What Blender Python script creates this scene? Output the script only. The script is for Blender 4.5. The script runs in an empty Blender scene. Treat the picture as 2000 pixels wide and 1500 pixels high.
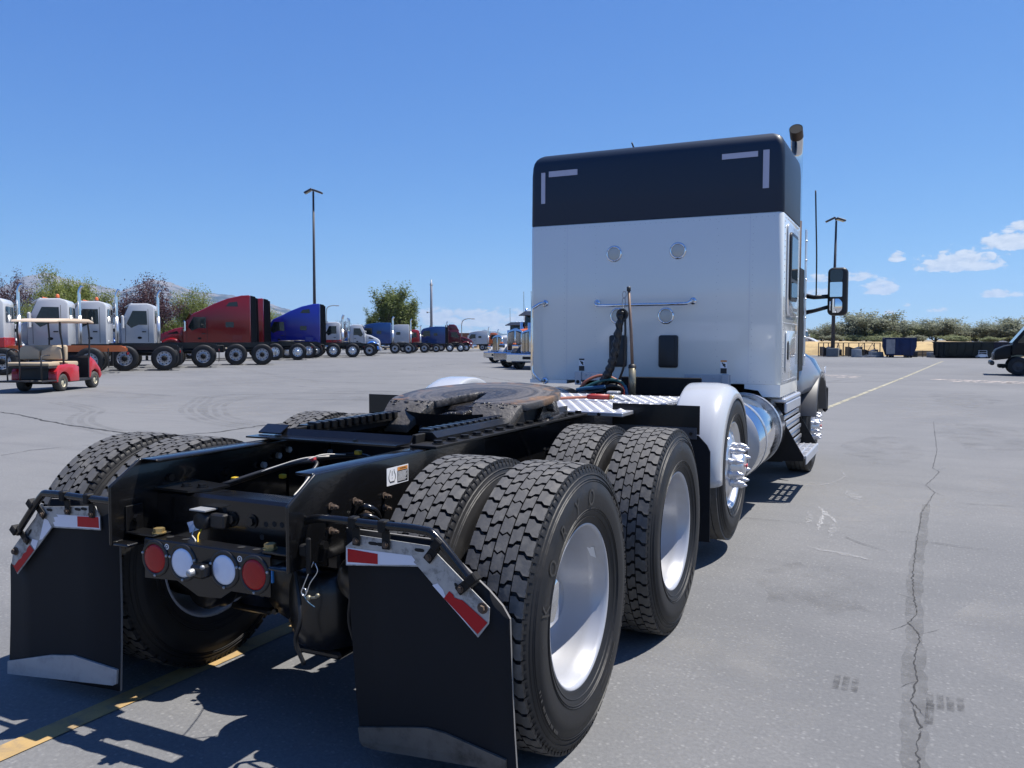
import bpy, bmesh, math, random
from mathutils import Matrix, Vector
random.seed(7)
PI = math.pi
USE_HAZE = True
SC = bpy.context.scene
COL = SC.collection

# ------------------------------------------------------------------ camera
cam = bpy.data.cameras.new('camera')
cam.sensor_width = 36.0
cam.lens = 36.0 * 1627.52 / 2000.0
cam.clip_start = 0.05
cam.clip_end = 60000.0
CAM = bpy.data.objects.new('camera', cam)
COL.objects.link(CAM)
_r = (0.9003718, 0.4351181, 0.0016988)
_u = (-0.0250203, 0.0478748, 0.9985399)
_f = (-0.4344014, 0.8990997, -0.0539919)
CAM.matrix_world = Matrix(((_r[0], _u[0], -_f[0], 2.2686),
                           (_r[1], _u[1], -_f[1], -2.7924),
                           (_r[2], _u[2], -_f[2], 1.4761),
                           (0, 0, 0, 1)))
SC.camera = CAM

# ------------------------------------------------------------------ sun, sky, exposure
SUNV = Vector((0.36, 0.29, 1.0)).normalized()
EL = math.asin(SUNV.z)
AZ = math.atan2(SUNV.x, SUNV.y)
sl = bpy.data.lights.new('sun', 'SUN')
sl.energy = 4.2
sl.angle = math.radians(0.53)
sl.color = (1.0, 0.955, 0.89)
SUN = bpy.data.objects.new('sun', sl)
SUN.rotation_euler = SUNV.to_track_quat('Z', 'Y').to_euler()
COL.objects.link(SUN)

SC.view_settings.view_transform = 'Standard'
SC.view_settings.look = 'None'
SC.view_settings.gamma = 1.0
SC.view_settings.use_curve_mapping = False
SC.view_settings.exposure = 1.0
SC.cycles.max_bounces = 8
SC.cycles.transparent_max_bounces = 16
SC.cycles.volume_bounces = 0

W = bpy.data.worlds.new('World')
SC.world = W
W.use_nodes = True


class NT:
    """small helper to write node trees"""
    def __init__(self, tree):
        self.t = tree

    def n(self, typ, **kw):
        nd = self.t.nodes.new(typ)
        for k, v in kw.items():
            setattr(nd, k, v)
        return nd

    def put(self, sock, v):
        if hasattr(v, 'is_output'):
            self.t.links.new(v, sock)
        elif v is not None:
            if isinstance(v, (tuple, list)) and len(v) == 3 and sock.type == 'RGBA':
                v = (*v, 1.0)
            sock.default_value = v

    def m(self, op, a, b=None, c=None, clamp=False):
        nd = self.n('ShaderNodeMath', operation=op, use_clamp=clamp)
        self.put(nd.inputs[0], a)
        if b is not None:
            self.put(nd.inputs[1], b)
        if c is not None:
            self.put(nd.inputs[2], c)
        return nd.outputs[0]

    def noise(self, vec, scale, detail=3.0, rough=0.55, dist=0.0):
        nd = self.n('ShaderNodeTexNoise')
        self.put(nd.inputs['Vector'], vec)
        nd.inputs['Scale'].default_value = scale
        nd.inputs['Detail'].default_value = detail
        nd.inputs['Roughness'].default_value = rough
        nd.inputs['Distortion'].default_value = dist
        return nd.outputs[0]

    def ramp(self, fac, stops):
        nd = self.n('ShaderNodeValToRGB')
        self.put(nd.inputs[0], fac)
        e = nd.color_ramp.elements
        while len(e) < len(stops):
            e.new(0.5)
        for i, (p, c) in enumerate(stops):
            e[i].position = p
            e[i].color = (c, c, c, 1) if isinstance(c, (int, float)) else (*c, 1)
        return nd.outputs[0]

    def sm(self, v, lo, hi):
        nd = self.n('ShaderNodeMapRange', interpolation_type='SMOOTHSTEP')
        self.put(nd.inputs[0], v)
        nd.inputs[1].default_value = lo
        nd.inputs[2].default_value = hi
        return nd.outputs[0]

    def mix(self, fac, a, b, blend='MIX'):
        nd = self.n('ShaderNodeMix', data_type='RGBA', blend_type=blend)
        self.put(nd.inputs[0], fac)
        self.put(nd.inputs[6], a)
        self.put(nd.inputs[7], b)
        return nd.outputs[2]


def make_world():
    t = W.node_tree
    t.nodes.clear()
    k = NT(t)
    sky = k.n('ShaderNodeTexSky', sky_type='NISHITA')
    sky.sun_disc = False
    sky.sun_elevation = EL
    sky.sun_rotation = AZ
    sky.altitude = 3000.0
    sky.air_density = SKY_AIR
    sky.dust_density = SKY_DUST
    sky.ozone_density = SKY_OZONE
    tc = k.n('ShaderNodeTexCoord')
    sep = k.n('ShaderNodeSeparateXYZ')
    k.put(sep.inputs[0], tc.outputs['Generated'])
    x, y, z = sep.outputs
    az = k.m('MULTIPLY', k.m('ARCTAN2', x, y), 180 / PI)
    el = k.m('MULTIPLY', k.m('ARCSINE', z), 180 / PI)
    comb = k.n('ShaderNodeCombineXYZ')
    k.put(comb.inputs[0], az)
    k.put(comb.inputs[1], k.m('MULTIPLY', el, 1.9))
    v = comb.outputs[0]
    billow = k.noise(v, 1.3, 7.0, 0.60, 0.35)
    # cumulus standing low over the horizon: (azimuth, base elevation, half width, height, thickness)
    CL = [(2.31, 4.32, 2.7, 1.25, 0.95), (5.0, 5.45, 1.9, 1.1, 0.95), (5.4, 6.5, 1.0, 0.5, 0.8), (-2.04, 2.98, 1.2, 1.0, 1.0),
          (-3.34, 3.80, 1.3, 0.62, 0.8), (-1.15, 4.90, 0.55, 0.55, 0.8), (4.31, 2.58, 1.25, 0.5, 0.8),
          (-5.6, 3.75, 1.0, 0.5, 0.7), (-5.4, 2.85, 1.2, 0.5, 0.7), (1.15, 1.75, 0.7, 0.3, 0.45), (-0.2, 2.1, 0.6, 0.3, 0.4), (-1.4, 1.65, 0.6, 0.3, 0.4),
          (-30.4, 1.15, 2.6, 1.15, 0.75), (-27.7, 1.05, 2.2, 1.3, 0.8), (-26.3, 0.5, 2.2, 0.8, 0.6), (-28.6, 0.3, 2.6, 0.6, 0.5),
          (-24.8, 1.3, 1.6, 0.95, 0.7), (-22.4, 1.0, 1.9, 1.0, 0.7), (10.0, 3.0, 3.2, 1.5, 0.9), (14.5, 5.6, 3.0, 1.5, 0.9), (20.0, 3.2, 4.0, 1.7, 0.9),
          (27.0, 5.0, 3.5, 1.8, 0.9), (34.0, 2.4, 4.0, 1.2, 0.8), (-14.0, 1.6, 2.4, 0.9, 0.7), (-78.0, 4.0, 4.0, 1.7, 0.8), (-95.0, 3.0, 5.0, 1.6, 0.8)]
    fld = None
    for a, e, ra, re, th in CL:
        dx = k.m('POWER', k.m('ABSOLUTE', k.m('DIVIDE', k.m('SUBTRACT', az, a), ra)), 2.0)
        up = k.m('DIVIDE', k.m('SUBTRACT', el, e), re)
        dn = k.m('MULTIPLY', up, -4.5)
        dy = k.m('POWER', k.m('MAXIMUM', up, dn), 2.0)
        f = k.m('MULTIPLY', k.m('SUBTRACT', 1.0, k.m('ADD', dx, dy)), th)
        fld = f if fld is None else k.m('MAXIMUM', fld, f)
    fld = k.m('MAXIMUM', fld, -1.0)
    dens = k.m('ADD', k.m('MULTIPLY', fld, 0.62), k.m('MULTIPLY', k.m('SUBTRACT', billow, 0.5), 1.7))
    cov = k.m('MULTIPLY', k.sm(dens, 0.04, 0.34), 0.9)
    # lit from above right: thicker cores a bit greyer
    v2 = k.n('ShaderNodeVectorMath', operation='ADD')
    k.put(v2.inputs[0], v)
    v2.inputs[1].default_value = (0.28, 0.42, 0)
    b2 = k.noise(v2.outputs[0], 1.3, 6.0, 0.6, 0.35)
    relief = k.m('SUBTRACT', billow, b2)
    shade = k.sm(relief, -0.22, 0.2)
    ccol = k.mix(shade, CLOUD_DARK, CLOUD_LIGHT)
    # the camera's colour response to the blue of the sky
    ss = k.n('ShaderNodeSeparateColor')
    k.put(ss.inputs[0], sky.outputs[0])
    cc = k.n('ShaderNodeCombineColor')
    for i, (cf, ex) in enumerate(((0.48, 0.98), (0.51, 0.80), (0.52, 0.43))):
        k.put(cc.inputs[i], k.m('MULTIPLY', k.m('POWER', k.m('MULTIPLY', ss.outputs[i], 0.1), ex), cf * 10))
    final = k.mix(cov, cc.outputs[0], ccol)
    bg = k.n('ShaderNodeBackground')
    k.put(bg.inputs[0], final)
    bg.inputs[1].default_value = SKY_STR
    out = k.n('ShaderNodeOutputWorld')
    t.links.new(bg.outputs[0], out.inputs[0])


SKY_AIR, SKY_DUST, SKY_OZONE, SKY_STR = 1.0, 0.0, 8.0, 0.1
CLOUD_LIGHT, CLOUD_DARK = (4.5, 4.6, 4.75), (3.3, 3.6, 4.05)
make_world()

# ------------------------------------------------------------------ mesh helpers
class MB:
    def __init__(s):
        s.v = []; s.f = []; s.sm = []; s.mi = []
        s.M = None

    def add(s, vs, fs, smooth=False, m=0):
        o = len(s.v)
        if s.M is not None:
            vs = [tuple(s.M @ Vector(p)) for p in vs]
        s.v += [tuple(p) for p in vs]
        for f in fs:
            s.f.append([i + o for i in f]); s.sm.append(smooth); s.mi.append(m)
        return s

    def box(s, x0, x1, y0, y1, z0, z1, ch=0.0, m=0, R=None):
        """box with chamfered edges"""
        cx, cy, cz = (x0 + x1) / 2, (y0 + y1) / 2, (z0 + z1) / 2
        a, b, c = abs(x1 - x0) / 2, abs(y1 - y0) / 2, abs(z1 - z0) / 2
        ch = min(ch, a * .9, b * .9, c * .9)
        if ch <= 0:
            vs = [(i * a, j * b, k * c) for i in (-1, 1) for j in (-1, 1) for k in (-1, 1)]
            fs = [(0, 1, 3, 2), (4, 6, 7, 5), (0, 4, 5, 1), (2, 3, 7, 6), (0, 2, 6, 4), (1, 5, 7, 3)]
        else:
            vs = []; idx = {}
            for i in (-1, 1):
                for j in (-1, 1):
                    for k in (-1, 1):
                        for ax in range(3):
                            p = [i * (a - ch), j * (b - ch), k * (c - ch)]
                            p[ax] = (i, j, k)[ax] * (a, b, c)[ax]
                            idx[(i, j, k, ax)] = len(vs); vs.append(tuple(p))
            fs = []
            for s1 in (-1, 1):
                q = [idx[(s1, -1, -1, 0)], idx[(s1, 1, -1, 0)], idx[(s1, 1, 1, 0)], idx[(s1, -1, 1, 0)]]
                fs.append(q if s1 > 0 else q[::-1])
                q = [idx[(-1, s1, -1, 1)], idx[(-1, s1, 1, 1)], idx[(1, s1, 1, 1)], idx[(1, s1, -1, 1)]]
                fs.append(q if s1 > 0 else q[::-1])
                q = [idx[(-1, -1, s1, 2)], idx[(1, -1, s1, 2)], idx[(1, 1, s1, 2)], idx[(-1, 1, s1, 2)]]
                fs.append(q if s1 > 0 else q[::-1])
            for j in (-1, 1):
                for k in (-1, 1):
                    fs.append([idx[(-1, j, k, 1)], idx[(1, j, k, 1)], idx[(1, j, k, 2)], idx[(-1, j, k, 2)]][::(-1 if j * k > 0 else 1)][::-1])
                    fs.append([idx[(j, -1, k, 2)], idx[(j, 1, k, 2)], idx[(j, 1, k, 0)], idx[(j, -1, k, 0)]][::(1 if j * k < 0 else -1)][::-1])
                    fs.append([idx[(j, k, -1, 0)], idx[(j, k, 1, 0)], idx[(j, k, 1, 1)], idx[(j, k, -1, 1)]][::(1 if j * k < 0 else -1)][::-1])
            for i in (-1, 1):
                for j in (-1, 1):
                    for k in (-1, 1):
                        q = [idx[(i, j, k, 0)], idx[(i, j, k, 1)], idx[(i, j, k, 2)]]
                        fs.append(q if i * j * k > 0 else q[::-1])
        T = Matrix.Translation((cx, cy, cz))
        if R is not None:
            T = T @ R.to_4x4()
        vs = [tuple(T @ Vector(p)) for p in vs]
        return s.add(vs, fs, False, m)

    def prism(s, poly, axis, lo, hi, m=0, smooth=False):
        """extrude a 2-D outline; axis 'x' -> poly is (y,z), 'y' -> (x,z), 'z' -> (x,y)"""
        def P(p, h):
            return {'x': (h, p[0], p[1]), 'y': (p[0], h, p[1]), 'z': (p[0], p[1], h)}[axis]
        n = len(poly)
        vs = [P(p, lo) for p in poly] + [P(p, hi) for p in poly]
        fs = [list(range(n))[::-1], list(range(n, 2 * n))]
        area = sum(poly[i][0] * poly[(i + 1) % n][1] - poly[(i + 1) % n][0] * poly[i][1] for i in range(n))
        flip = (area < 0) != (axis == 'y')
        fs += [[i, (i + 1) % n, n + (i + 1) % n, n + i] for i in range(n)]
        if flip:
            fs = [f[::-1] for f in fs]
        return s.add(vs, fs, smooth, m)

    def tube(s, pts, r, n=8, m=0, caps=True, smooth=True):
        pts = [Vector(p) for p in pts]
        rs = r if isinstance(r, (list, tuple)) else [r] * len(pts)
        vs = []; fs = []
        prev = None
        for i, p in enumerate(pts):
            if i == 0: d = pts[1] - pts[0]
            elif i == len(pts) - 1: d = pts[-1] - pts[-2]
            else: d = (pts[i + 1] - pts[i]).normalized() + (pts[i] - pts[i - 1]).normalized()
            if d.length < 1e-9: d = Vector((0, 0, 1))
            d.normalize()
            if prev is None:
                a = d.orthogonal().normalized()
            else:
                a = (prev - d * prev.dot(d))
                a = a.normalized() if a.length > 1e-6 else d.orthogonal().normalized()
            prev = a
            b = d.cross(a)
            for j in range(n):
                t = 2 * PI * j / n
                vs.append(tuple(p + (a * math.cos(t) + b * math.sin(t)) * rs[i]))
        for i in range(len(pts) - 1):
            for j in range(n):
                fs.append([i * n + j, i * n + (j + 1) % n, (i + 1) * n + (j + 1) % n, (i + 1) * n + j])
        s.add(vs, fs, smooth, m)
        if caps:
            k = len(s.v) - len(vs)
            s.f += [[k + j for j in range(n)][::-1], [k + (len(pts) - 1) * n + j for j in range(n)]]
            s.sm += [False, False]; s.mi += [m, m]
        return s

    def lathe(s, prof, axis='x', c=(0, 0, 0), n=32, m=0, smooth=True, a0=0.0, a1=2 * PI, ms=None):
        """revolve (along, radius) pairs about an axis through c"""
        full = abs(a1 - a0 - 2 * PI) < 1e-6
        cols = n if full else n + 1
        vs = []
        for (h, r) in prof:
            for j in range(cols):
                t = a0 + (a1 - a0) * j / n
                u, w = r * math.cos(t), r * math.sin(t)
                q = {'x': (h, u, w), 'y': (w, h, u), 'z': (u, w, h)}[axis]
                vs.append((q[0] + c[0], q[1] + c[1], q[2] + c[2]))
        k = len(prof)
        o = len(s.v)
        if s.M is not None:
            vs = [tuple(s.M @ Vector(p)) for p in vs]
        s.v += vs
        for i in range(k - 1):
            for j in range(n):
                a = o + i * cols + j; b = o + i * cols + (j + 1) % cols
                s.f.append([a, a + cols, b + cols, b][::-1])
                s.sm.append(smooth); s.mi.append(m if ms is None else ms[i])
        return s

    def disc(s, c, nrm, r, n=20, m=0, thick=0.0):
        nrm = Vector(nrm).normalized(); a = nrm.orthogonal().normalized(); b = nrm.cross(a)
        c = Vector(c)
        top = [tuple(c + nrm * thick + (a * math.cos(2 * PI * j / n) + b * math.sin(2 * PI * j / n)) * r) for j in range(n)]
        if thick == 0:
            return s.add(top, [list(range(n))], False, m)
        bot = [tuple(Vector(p) - nrm * thick) for p in top]
        s.add(top + bot, [list(range(n))] + [[j, n + j, n + (j + 1) % n, (j + 1) % n] for j in range(n)], False, m)
        return s

    def bolt(s, c, nrm, r=0.014, h=0.012, m=0):
        return s.disc(c, nrm, r, 6, m, h)

    def ball(s, c, r, n=10, k=6, m=0, sq=(1, 1, 1)):
        vs = []; fs = []
        for i in range(k + 1):
            p = PI * i / k
            for j in range(n):
                t = 2 * PI * j / n
                vs.append((c[0] + r * sq[0] * math.sin(p) * math.cos(t), c[1] + r * sq[1] * math.sin(p) * math.sin(t), c[2] + r * sq[2] * math.cos(p)))
        for i in range(k):
            for j in range(n):
                fs.append([i * n + j, (i + 1) * n + j, (i + 1) * n + (j + 1) % n, i * n + (j + 1) % n])
        return s.add(vs, fs, True, m)

    def loft(s, rings, m=0, smooth=True, cap=True):
        n = len(rings[0]); vs = [p for r in rings for p in r]; fs = []
        for i in range(len(rings) - 1):
            for j in range(n):
                fs.append([i * n + j, i * n + (j + 1) % n, (i + 1) * n + (j + 1) % n, (i + 1) * n + j])
        s.add(vs, fs, smooth, m)
        if cap:
            o = len(s.v) - len(vs)
            s.f += [[o + j for j in range(n)][::-1], [o + (len(rings) - 1) * n + j for j in range(n)]]
            s.sm += [False, False]; s.mi += [m, m]
        return s

    def mesh(s, name, mats, bevel=0.0, seg=2, fix=True):
        me = bpy.data.meshes.new(name)
        me.from_pydata(s.v, [], s.f)
        me.polygons.foreach_set('use_smooth', s.sm)
        me.polygons.foreach_set('material_index', s.mi)
        for mt in (mats if isinstance(mats, (list, tuple)) else [mats]):
            me.materials.append(mt)
        if bevel > 0 or fix:
            bm = bmesh.new(); bm.from_mesh(me)
            if bevel > 0:
                bmesh.ops.remove_doubles(bm, verts=bm.verts, dist=1e-5)
                bmesh.ops.recalc_face_normals(bm, faces=bm.faces)
                ed = [e for e in bm.edges if len(e.link_faces) == 2 and e.calc_face_angle(0) > 0.5]
                bmesh.ops.bevel(bm, geom=ed, offset=bevel, segments=seg, profile=0.5, affect='EDGES', clamp_overlap=True)
                for f in bm.faces: f.smooth = True
                for e in bm.edges:
                    if len(e.link_faces) == 2 and e.calc_face_angle(0) > 0.7: e.smooth = False
            else:
                bmesh.ops.recalc_face_normals(bm, faces=bm.faces)
            bm.to_mesh(me); bm.free()
        me.update()
        return me

    def build(s, name, mats, parent=None, bevel=0.0, seg=2, fix=True, loc=None):
        o = bpy.data.objects.new(name, s.mesh(name, mats, bevel, seg, fix))
        COL.objects.link(o)
        if parent is not None: o.parent = parent
        if loc is not None: o.location = loc
        return o


def inst(name, me, parent=None, loc=(0, 0, 0), rot=(0, 0, 0), scale=(1, 1, 1)):
    o = bpy.data.objects.new(name, me)
    COL.objects.link(o)
    o.parent = parent
    o.location = loc; o.rotation_euler = rot; o.scale = scale
    return o


def tag(o, label=None, cat=None, group=None, kind=None):
    if label: o['label'] = label
    if cat: o['category'] = cat
    if group: o['group'] = group
    if kind: o['kind'] = kind
    return o


def thing(name, label, cat, loc=(0, 0, 0), rz=0.0, group=None, scale=1.0):
    o = bpy.data.objects.new(name, None)
    COL.objects.link(o)
    o.location = loc; o.rotation_euler = (0, 0, rz); o.scale = (scale,) * 3
    o.empty_display_size = 0.3
    return tag(o, label, cat, group)


def rrect(x0, x1, y0, y1, r, n=5):
    """rounded rectangle outline, counter-clockwise"""
    out = []
    for cx, cy, a in ((x1 - r, y1 - r, 0), (x0 + r, y1 - r, 90), (x0 + r, y0 + r, 180), (x1 - r, y0 + r, 270)):
        for i in range(n + 1):
            t = math.radians(a + 90 * i / n)
            out.append((cx + r * math.cos(t), cy + r * math.sin(t)))
    return out


def smooth_path(pts, n=6):
    """Catmull-Rom through points"""
    P = [Vector(p) for p in pts]
    P = [P[0] * 2 - P[1]] + P + [P[-1] * 2 - P[-2]]
    out = []
    for i in range(1, len(P) - 2):
        for j in range(n):
            t = j / n
            a, b, c, d = P[i - 1], P[i], P[i + 1], P[i + 2]
            out.append(0.5 * ((2 * b) + (c - a) * t + (2 * a - 5 * b + 4 * c - d) * t * t + (3 * b - a - 3 * c + d) * t ** 3))
    out.append(P[-2])
    return out


def text_mesh(body, size, name='lettering'):
    """outline of lettering as flat geometry in the XY plane, centred"""
    cu = bpy.data.curves.new(name, 'FONT')
    cu.body = body; cu.size = size; cu.align_x = 'CENTER'; cu.align_y = 'CENTER'
    ob = bpy.data.objects.new(name, cu)
    COL.objects.link(ob)
    dg = bpy.context.evaluated_depsgraph_get()
    me = bpy.data.meshes.new_from_object(ob.evaluated_get(dg))
    COL.objects.unlink(ob); bpy.data.objects.remove(ob)
    vs = [tuple(v.co) for v in me.vertices]; fs = [list(p.vertices) for p in me.polygons]
    bpy.data.meshes.remove(me)
    return vs, fs


# ------------------------------------------------------------------ materials
def mat(name, col, rough=0.5, metal=0.0, coat=0.0, var=0.0, vscale=6.0, dirt=None, dscale=3.0, damt=0.0, bump=0.0, bscale=60.0, spec=0.5, rvar=0.0, alpha=None, emit=None):
    m = bpy.data.materials.new(name)
    m.use_nodes = True
    t = m.node_tree
    k = NT(t)
    b = t.nodes['Principled BSDF']
    b.inputs['Roughness'].default_value = rough
    b.inputs['Metallic'].default_value = metal
    b.inputs['Specular IOR Level'].default_value = spec
    if coat:
        b.inputs['Coat Weight'].default_value = coat
        b.inputs['Coat Roughness'].default_value = 0.06
    tc = k.n('ShaderNodeTexCoord').outputs['Object']
    c = (*col, 1)
    if var or dirt:
        src = col
        if var:
            nz = k.noise(tc, vscale, 5, 0.6)
            src = k.mix(nz, tuple(max(0, x * (1 - var)) for x in col), tuple(x * (1 + var) for x in col))
        if dirt:
            nd = k.noise(tc, dscale, 8, 0.68)
            f = k.m('MULTIPLY', k.sm(nd, 0.45, 0.72), damt)
            src = k.mix(f, src, dirt)
            k.put(b.inputs['Roughness'], k.m('ADD', k.m('MULTIPLY', f, 0.35), rough, clamp=True))
        k.put(b.inputs['Base Color'], src)
    else:
        b.inputs['Base Color'].default_value = c
    if rvar:
        nr = k.noise(tc, vscale * 2.3, 4, 0.6)
        k.put(b.inputs['Roughness'], k.m('ADD', rough - rvar / 2, k.m('MULTIPLY', nr, rvar), clamp=True))
    if bump:
        bp = k.n('ShaderNodeBump')
        bp.inputs['Strength'].default_value = bump
        bp.inputs['Distance'].default_value = 0.01
        k.put(bp.inputs['Height'], k.noise(tc, bscale, 4, 0.6))
        k.put(b.inputs['Normal'], bp.outputs[0])
    if emit:
        b.inputs['Emission Color'].default_value = (*emit[0], 1)
        b.inputs['Emission Strength'].default_value = emit[1]
    return m


M = {}
M['white'] = mat('white_paint', (0.42, 0.435, 0.455), 0.22, coat=0.7, var=0.03, vscale=2, dirt=(0.30, 0.29, 0.27), dscale=2.2, damt=0.14)
M['white_panel'] = mat('white_panel_paint', (0.67, 0.695, 0.67), 0.2, coat=0.8, var=0.03, vscale=1.2, bump=0.035, bscale=2.6, rvar=0.06)
M['slate'] = mat('slate_grey_paint', (0.0095, 0.0215, 0.044), 0.5, spec=0.35, coat=0.05, var=0.05, vscale=2)
M['black'] = mat('black_chassis_paint', (0.005, 0.005, 0.0055), 0.32, spec=0.4, coat=0.2, var=0.3, vscale=9, dirt=(0.028, 0.025, 0.021), dscale=5, damt=0.15, bump=0.05, bscale=45)
M['rail'] = mat('black_frame_paint', (0.0055, 0.0055, 0.006), 0.2, spec=0.35, coat=0.3, var=0.2, vscale=9, dirt=(0.03, 0.028, 0.026), dscale=7, damt=0.10, bump=0.03, bscale=70)
M['blackmatt'] = mat('dull_black_metal', (0.0055, 0.0055, 0.006), 0.6, spec=0.25, var=0.25, vscale=9, dirt=(0.03, 0.027, 0.022), dscale=6, damt=0.2)
M['plastic'] = mat('black_plastic', (0.011, 0.011, 0.012), 0.45, var=0.15, bump=0.05, bscale=200)
M['flap'] = mat('black_flap_rubber', (0.0075, 0.0085, 0.011), 0.7, spec=0.25, var=0.12, vscale=3, dirt=(0.02, 0.019, 0.018), dscale=3, damt=0.12)
M['edge'] = mat('worn_flap_edge', (0.16, 0.155, 0.15), 0.8, var=0.3, vscale=40)
M['tyre'] = mat('tyre_rubber', (0.010, 0.010, 0.011), 0.55, spec=0.35, var=0.2, vscale=6, dirt=(0.035, 0.032, 0.028), dscale=7, damt=0.3, bump=0.05, bscale=90)
M['tread'] = mat('dusty_tread_rubber', (0.080, 0.077, 0.072), 0.62, var=0.30, vscale=14, dirt=(0.155, 0.147, 0.132), dscale=16, damt=0.7, bump=0.12, bscale=70)
M['letter'] = mat('raised_sidewall_lettering', (0.024, 0.023, 0.022), 0.42)
M['rimwhite'] = mat('white_rim_paint', (0.40, 0.41, 0.44), 0.33, metal=0.25, coat=0.2, var=0.05, vscale=8, dirt=(0.33, 0.31, 0.28), dscale=5, damt=0.3)
M['alu'] = mat('brushed_aluminium', (0.62, 0.63, 0.65), 0.30, metal=0.85, var=0.06, vscale=20, rvar=0.1)
M['chrome'] = mat('chrome', (0.72, 0.73, 0.75), 0.06, metal=1.0, rvar=0.05)
M['polish'] = mat('polished_tank_aluminium', (0.68, 0.69, 0.71), 0.13, metal=1.0, var=0.03, vscale=3, rvar=0.08)
M['nut'] = mat('silver_nut_cover', (0.55, 0.56, 0.60), 0.32, metal=0.5)
M['steel'] = mat('galvanised_steel', (0.36, 0.37, 0.38), 0.48, metal=0.45, var=0.25, vscale=30, dirt=(0.10, 0.09, 0.075), dscale=26, damt=0.75)
M['weight'] = mat('stained_steel_weight', (0.13, 0.115, 0.098), 0.6, metal=0.2, var=0.3, vscale=14, dirt=(0.050, 0.040, 0.030), dscale=9, damt=0.9)
M['weightclean'] = mat('dull_aluminium_weight', (0.36, 0.36, 0.365), 0.5, metal=0.3, var=0.1, vscale=10, dirt=(0.16, 0.15, 0.14), dscale=11, damt=0.4)
M['grease'] = mat('greasy_rusty_steel', (0.085, 0.078, 0.070), 0.5, metal=0.1, var=0.45, vscale=9, dirt=(0.04, 0.034, 0.030), dscale=5.5, damt=0.6, bump=0.8, bscale=34)
M['greasedark'] = mat('black_grease', (0.018, 0.016, 0.015), 0.24, var=0.4, vscale=20, bump=0.9, bscale=42)
M['rust'] = mat('rusty_bolt', (0.075, 0.050, 0.034), 0.7, var=0.4, vscale=60)
M['gold'] = mat('plated_bolt', (0.46, 0.34, 0.15), 0.38, metal=0.7, var=0.2, vscale=60)
M['red'] = mat('red_reflective_tape', (0.40, 0.010, 0.014), 0.5, spec=0.25, var=0.08, vscale=30)
M['tapewhite'] = mat('white_reflective_tape', (0.66, 0.68, 0.76), 0.35, var=0.04, vscale=30)
M['tapegrey'] = mat('grey_reflective_tape', (0.44, 0.44, 0.53), 0.4, var=0.05, vscale=30)
M['redlens'] = mat('red_lamp_lens', (0.33, 0.005, 0.008), 0.30, spec=0.3, coat=0.15, var=0.25, vscale=120)
M['whitelens'] = mat('white_lamp_lens', (0.62, 0.68, 0.80), 0.16, coat=0.6, var=0.06, vscale=60)
M['frostlens'] = mat('frosted_lamp_lens', (0.44, 0.45, 0.42), 0.28, coat=0.4, var=0.1, vscale=90)
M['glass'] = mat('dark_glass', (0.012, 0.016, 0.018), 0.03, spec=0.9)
M['mirror'] = mat('mirror_glass', (0.80, 0.83, 0.86), 0.015, metal=1.0)
M['silver'] = mat('silver_metallic_paint', (0.34, 0.345, 0.36), 0.28, metal=0.55, coat=0.6, var=0.04, vscale=4)
M['greyplast'] = mat('grey_plastic', (0.055, 0.056, 0.06), 0.5, var=0.1)
M['tankend'] = mat('grey_tank_end', (0.33, 0.335, 0.345), 0.42, metal=0.35, var=0.06, vscale=5)
M['brass'] = mat('weathered_galvanised_tube', (0.23, 0.21, 0.15), 0.42, metal=0.55, var=0.35, vscale=14, dirt=(0.10, 0.075, 0.045), dscale=12, damt=0.7)
M['rustpipe'] = mat('rusty_steel_rod', (0.17, 0.115, 0.085), 0.55, metal=0.25, var=0.4, vscale=30)
M['stackdark'] = mat('heat_stained_steel', (0.10, 0.068, 0.048), 0.5, metal=0.5, var=0.4, vscale=12)
M['soot'] = mat('sooty_pipe_inside', (0.008, 0.008, 0.008), 0.8)
M['hosered'] = mat('red_hose_rubber', (0.33, 0.03, 0.022), 0.45, var=0.15, vscale=30)
M['hoseblue'] = mat('blue_hose_rubber', (0.015, 0.07, 0.14), 0.45, var=0.15, vscale=30)
M['hosegreen'] = mat('green_cable', (0.012, 0.07, 0.07), 0.5)
M['hoseorange'] = mat('faded_red_hose', (0.26, 0.085, 0.05), 0.55)
M['wireyellow'] = mat('yellow_connector', (0.55, 0.36, 0.02), 0.5)
M['wirewhite'] = mat('white_wire', (0.55, 0.52, 0.45), 0.5)
M['label'] = mat('white_label', (0.72, 0.73, 0.74), 0.4)
M['ink'] = mat('black_print', (0.012, 0.012, 0.013), 0.5)
M['orange_print'] = mat('orange_print', (0.62, 0.26, 0.06), 0.5)
M['bluetape'] = mat('blue_tape', (0.02, 0.16, 0.42), 0.4)
M['redcap'] = mat('red_cap', (0.45, 0.05, 0.06), 0.4)


def mat_deckplate():
    m = mat('diamond_tread_aluminium', (0.55, 0.56, 0.60), 0.28, metal=0.75)
    k = NT(m.node_tree); b = m.node_tree.nodes['Principled BSDF']
    tc = k.n('ShaderNodeTexCoord').outputs['Object']
    sp = k.n('ShaderNodeSeparateXYZ'); k.put(sp.inputs[0], tc)
    b.inputs['Roughness'].default_value = 0.38
    nz = k.noise(tc, 20, 4, 0.6)
    k.put(b.inputs['Base Color'], k.mix(nz, (0.42, 0.44, 0.48), (0.68, 0.69, 0.73)))
    return m


M['deck'] = mat_deckplate()


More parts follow.
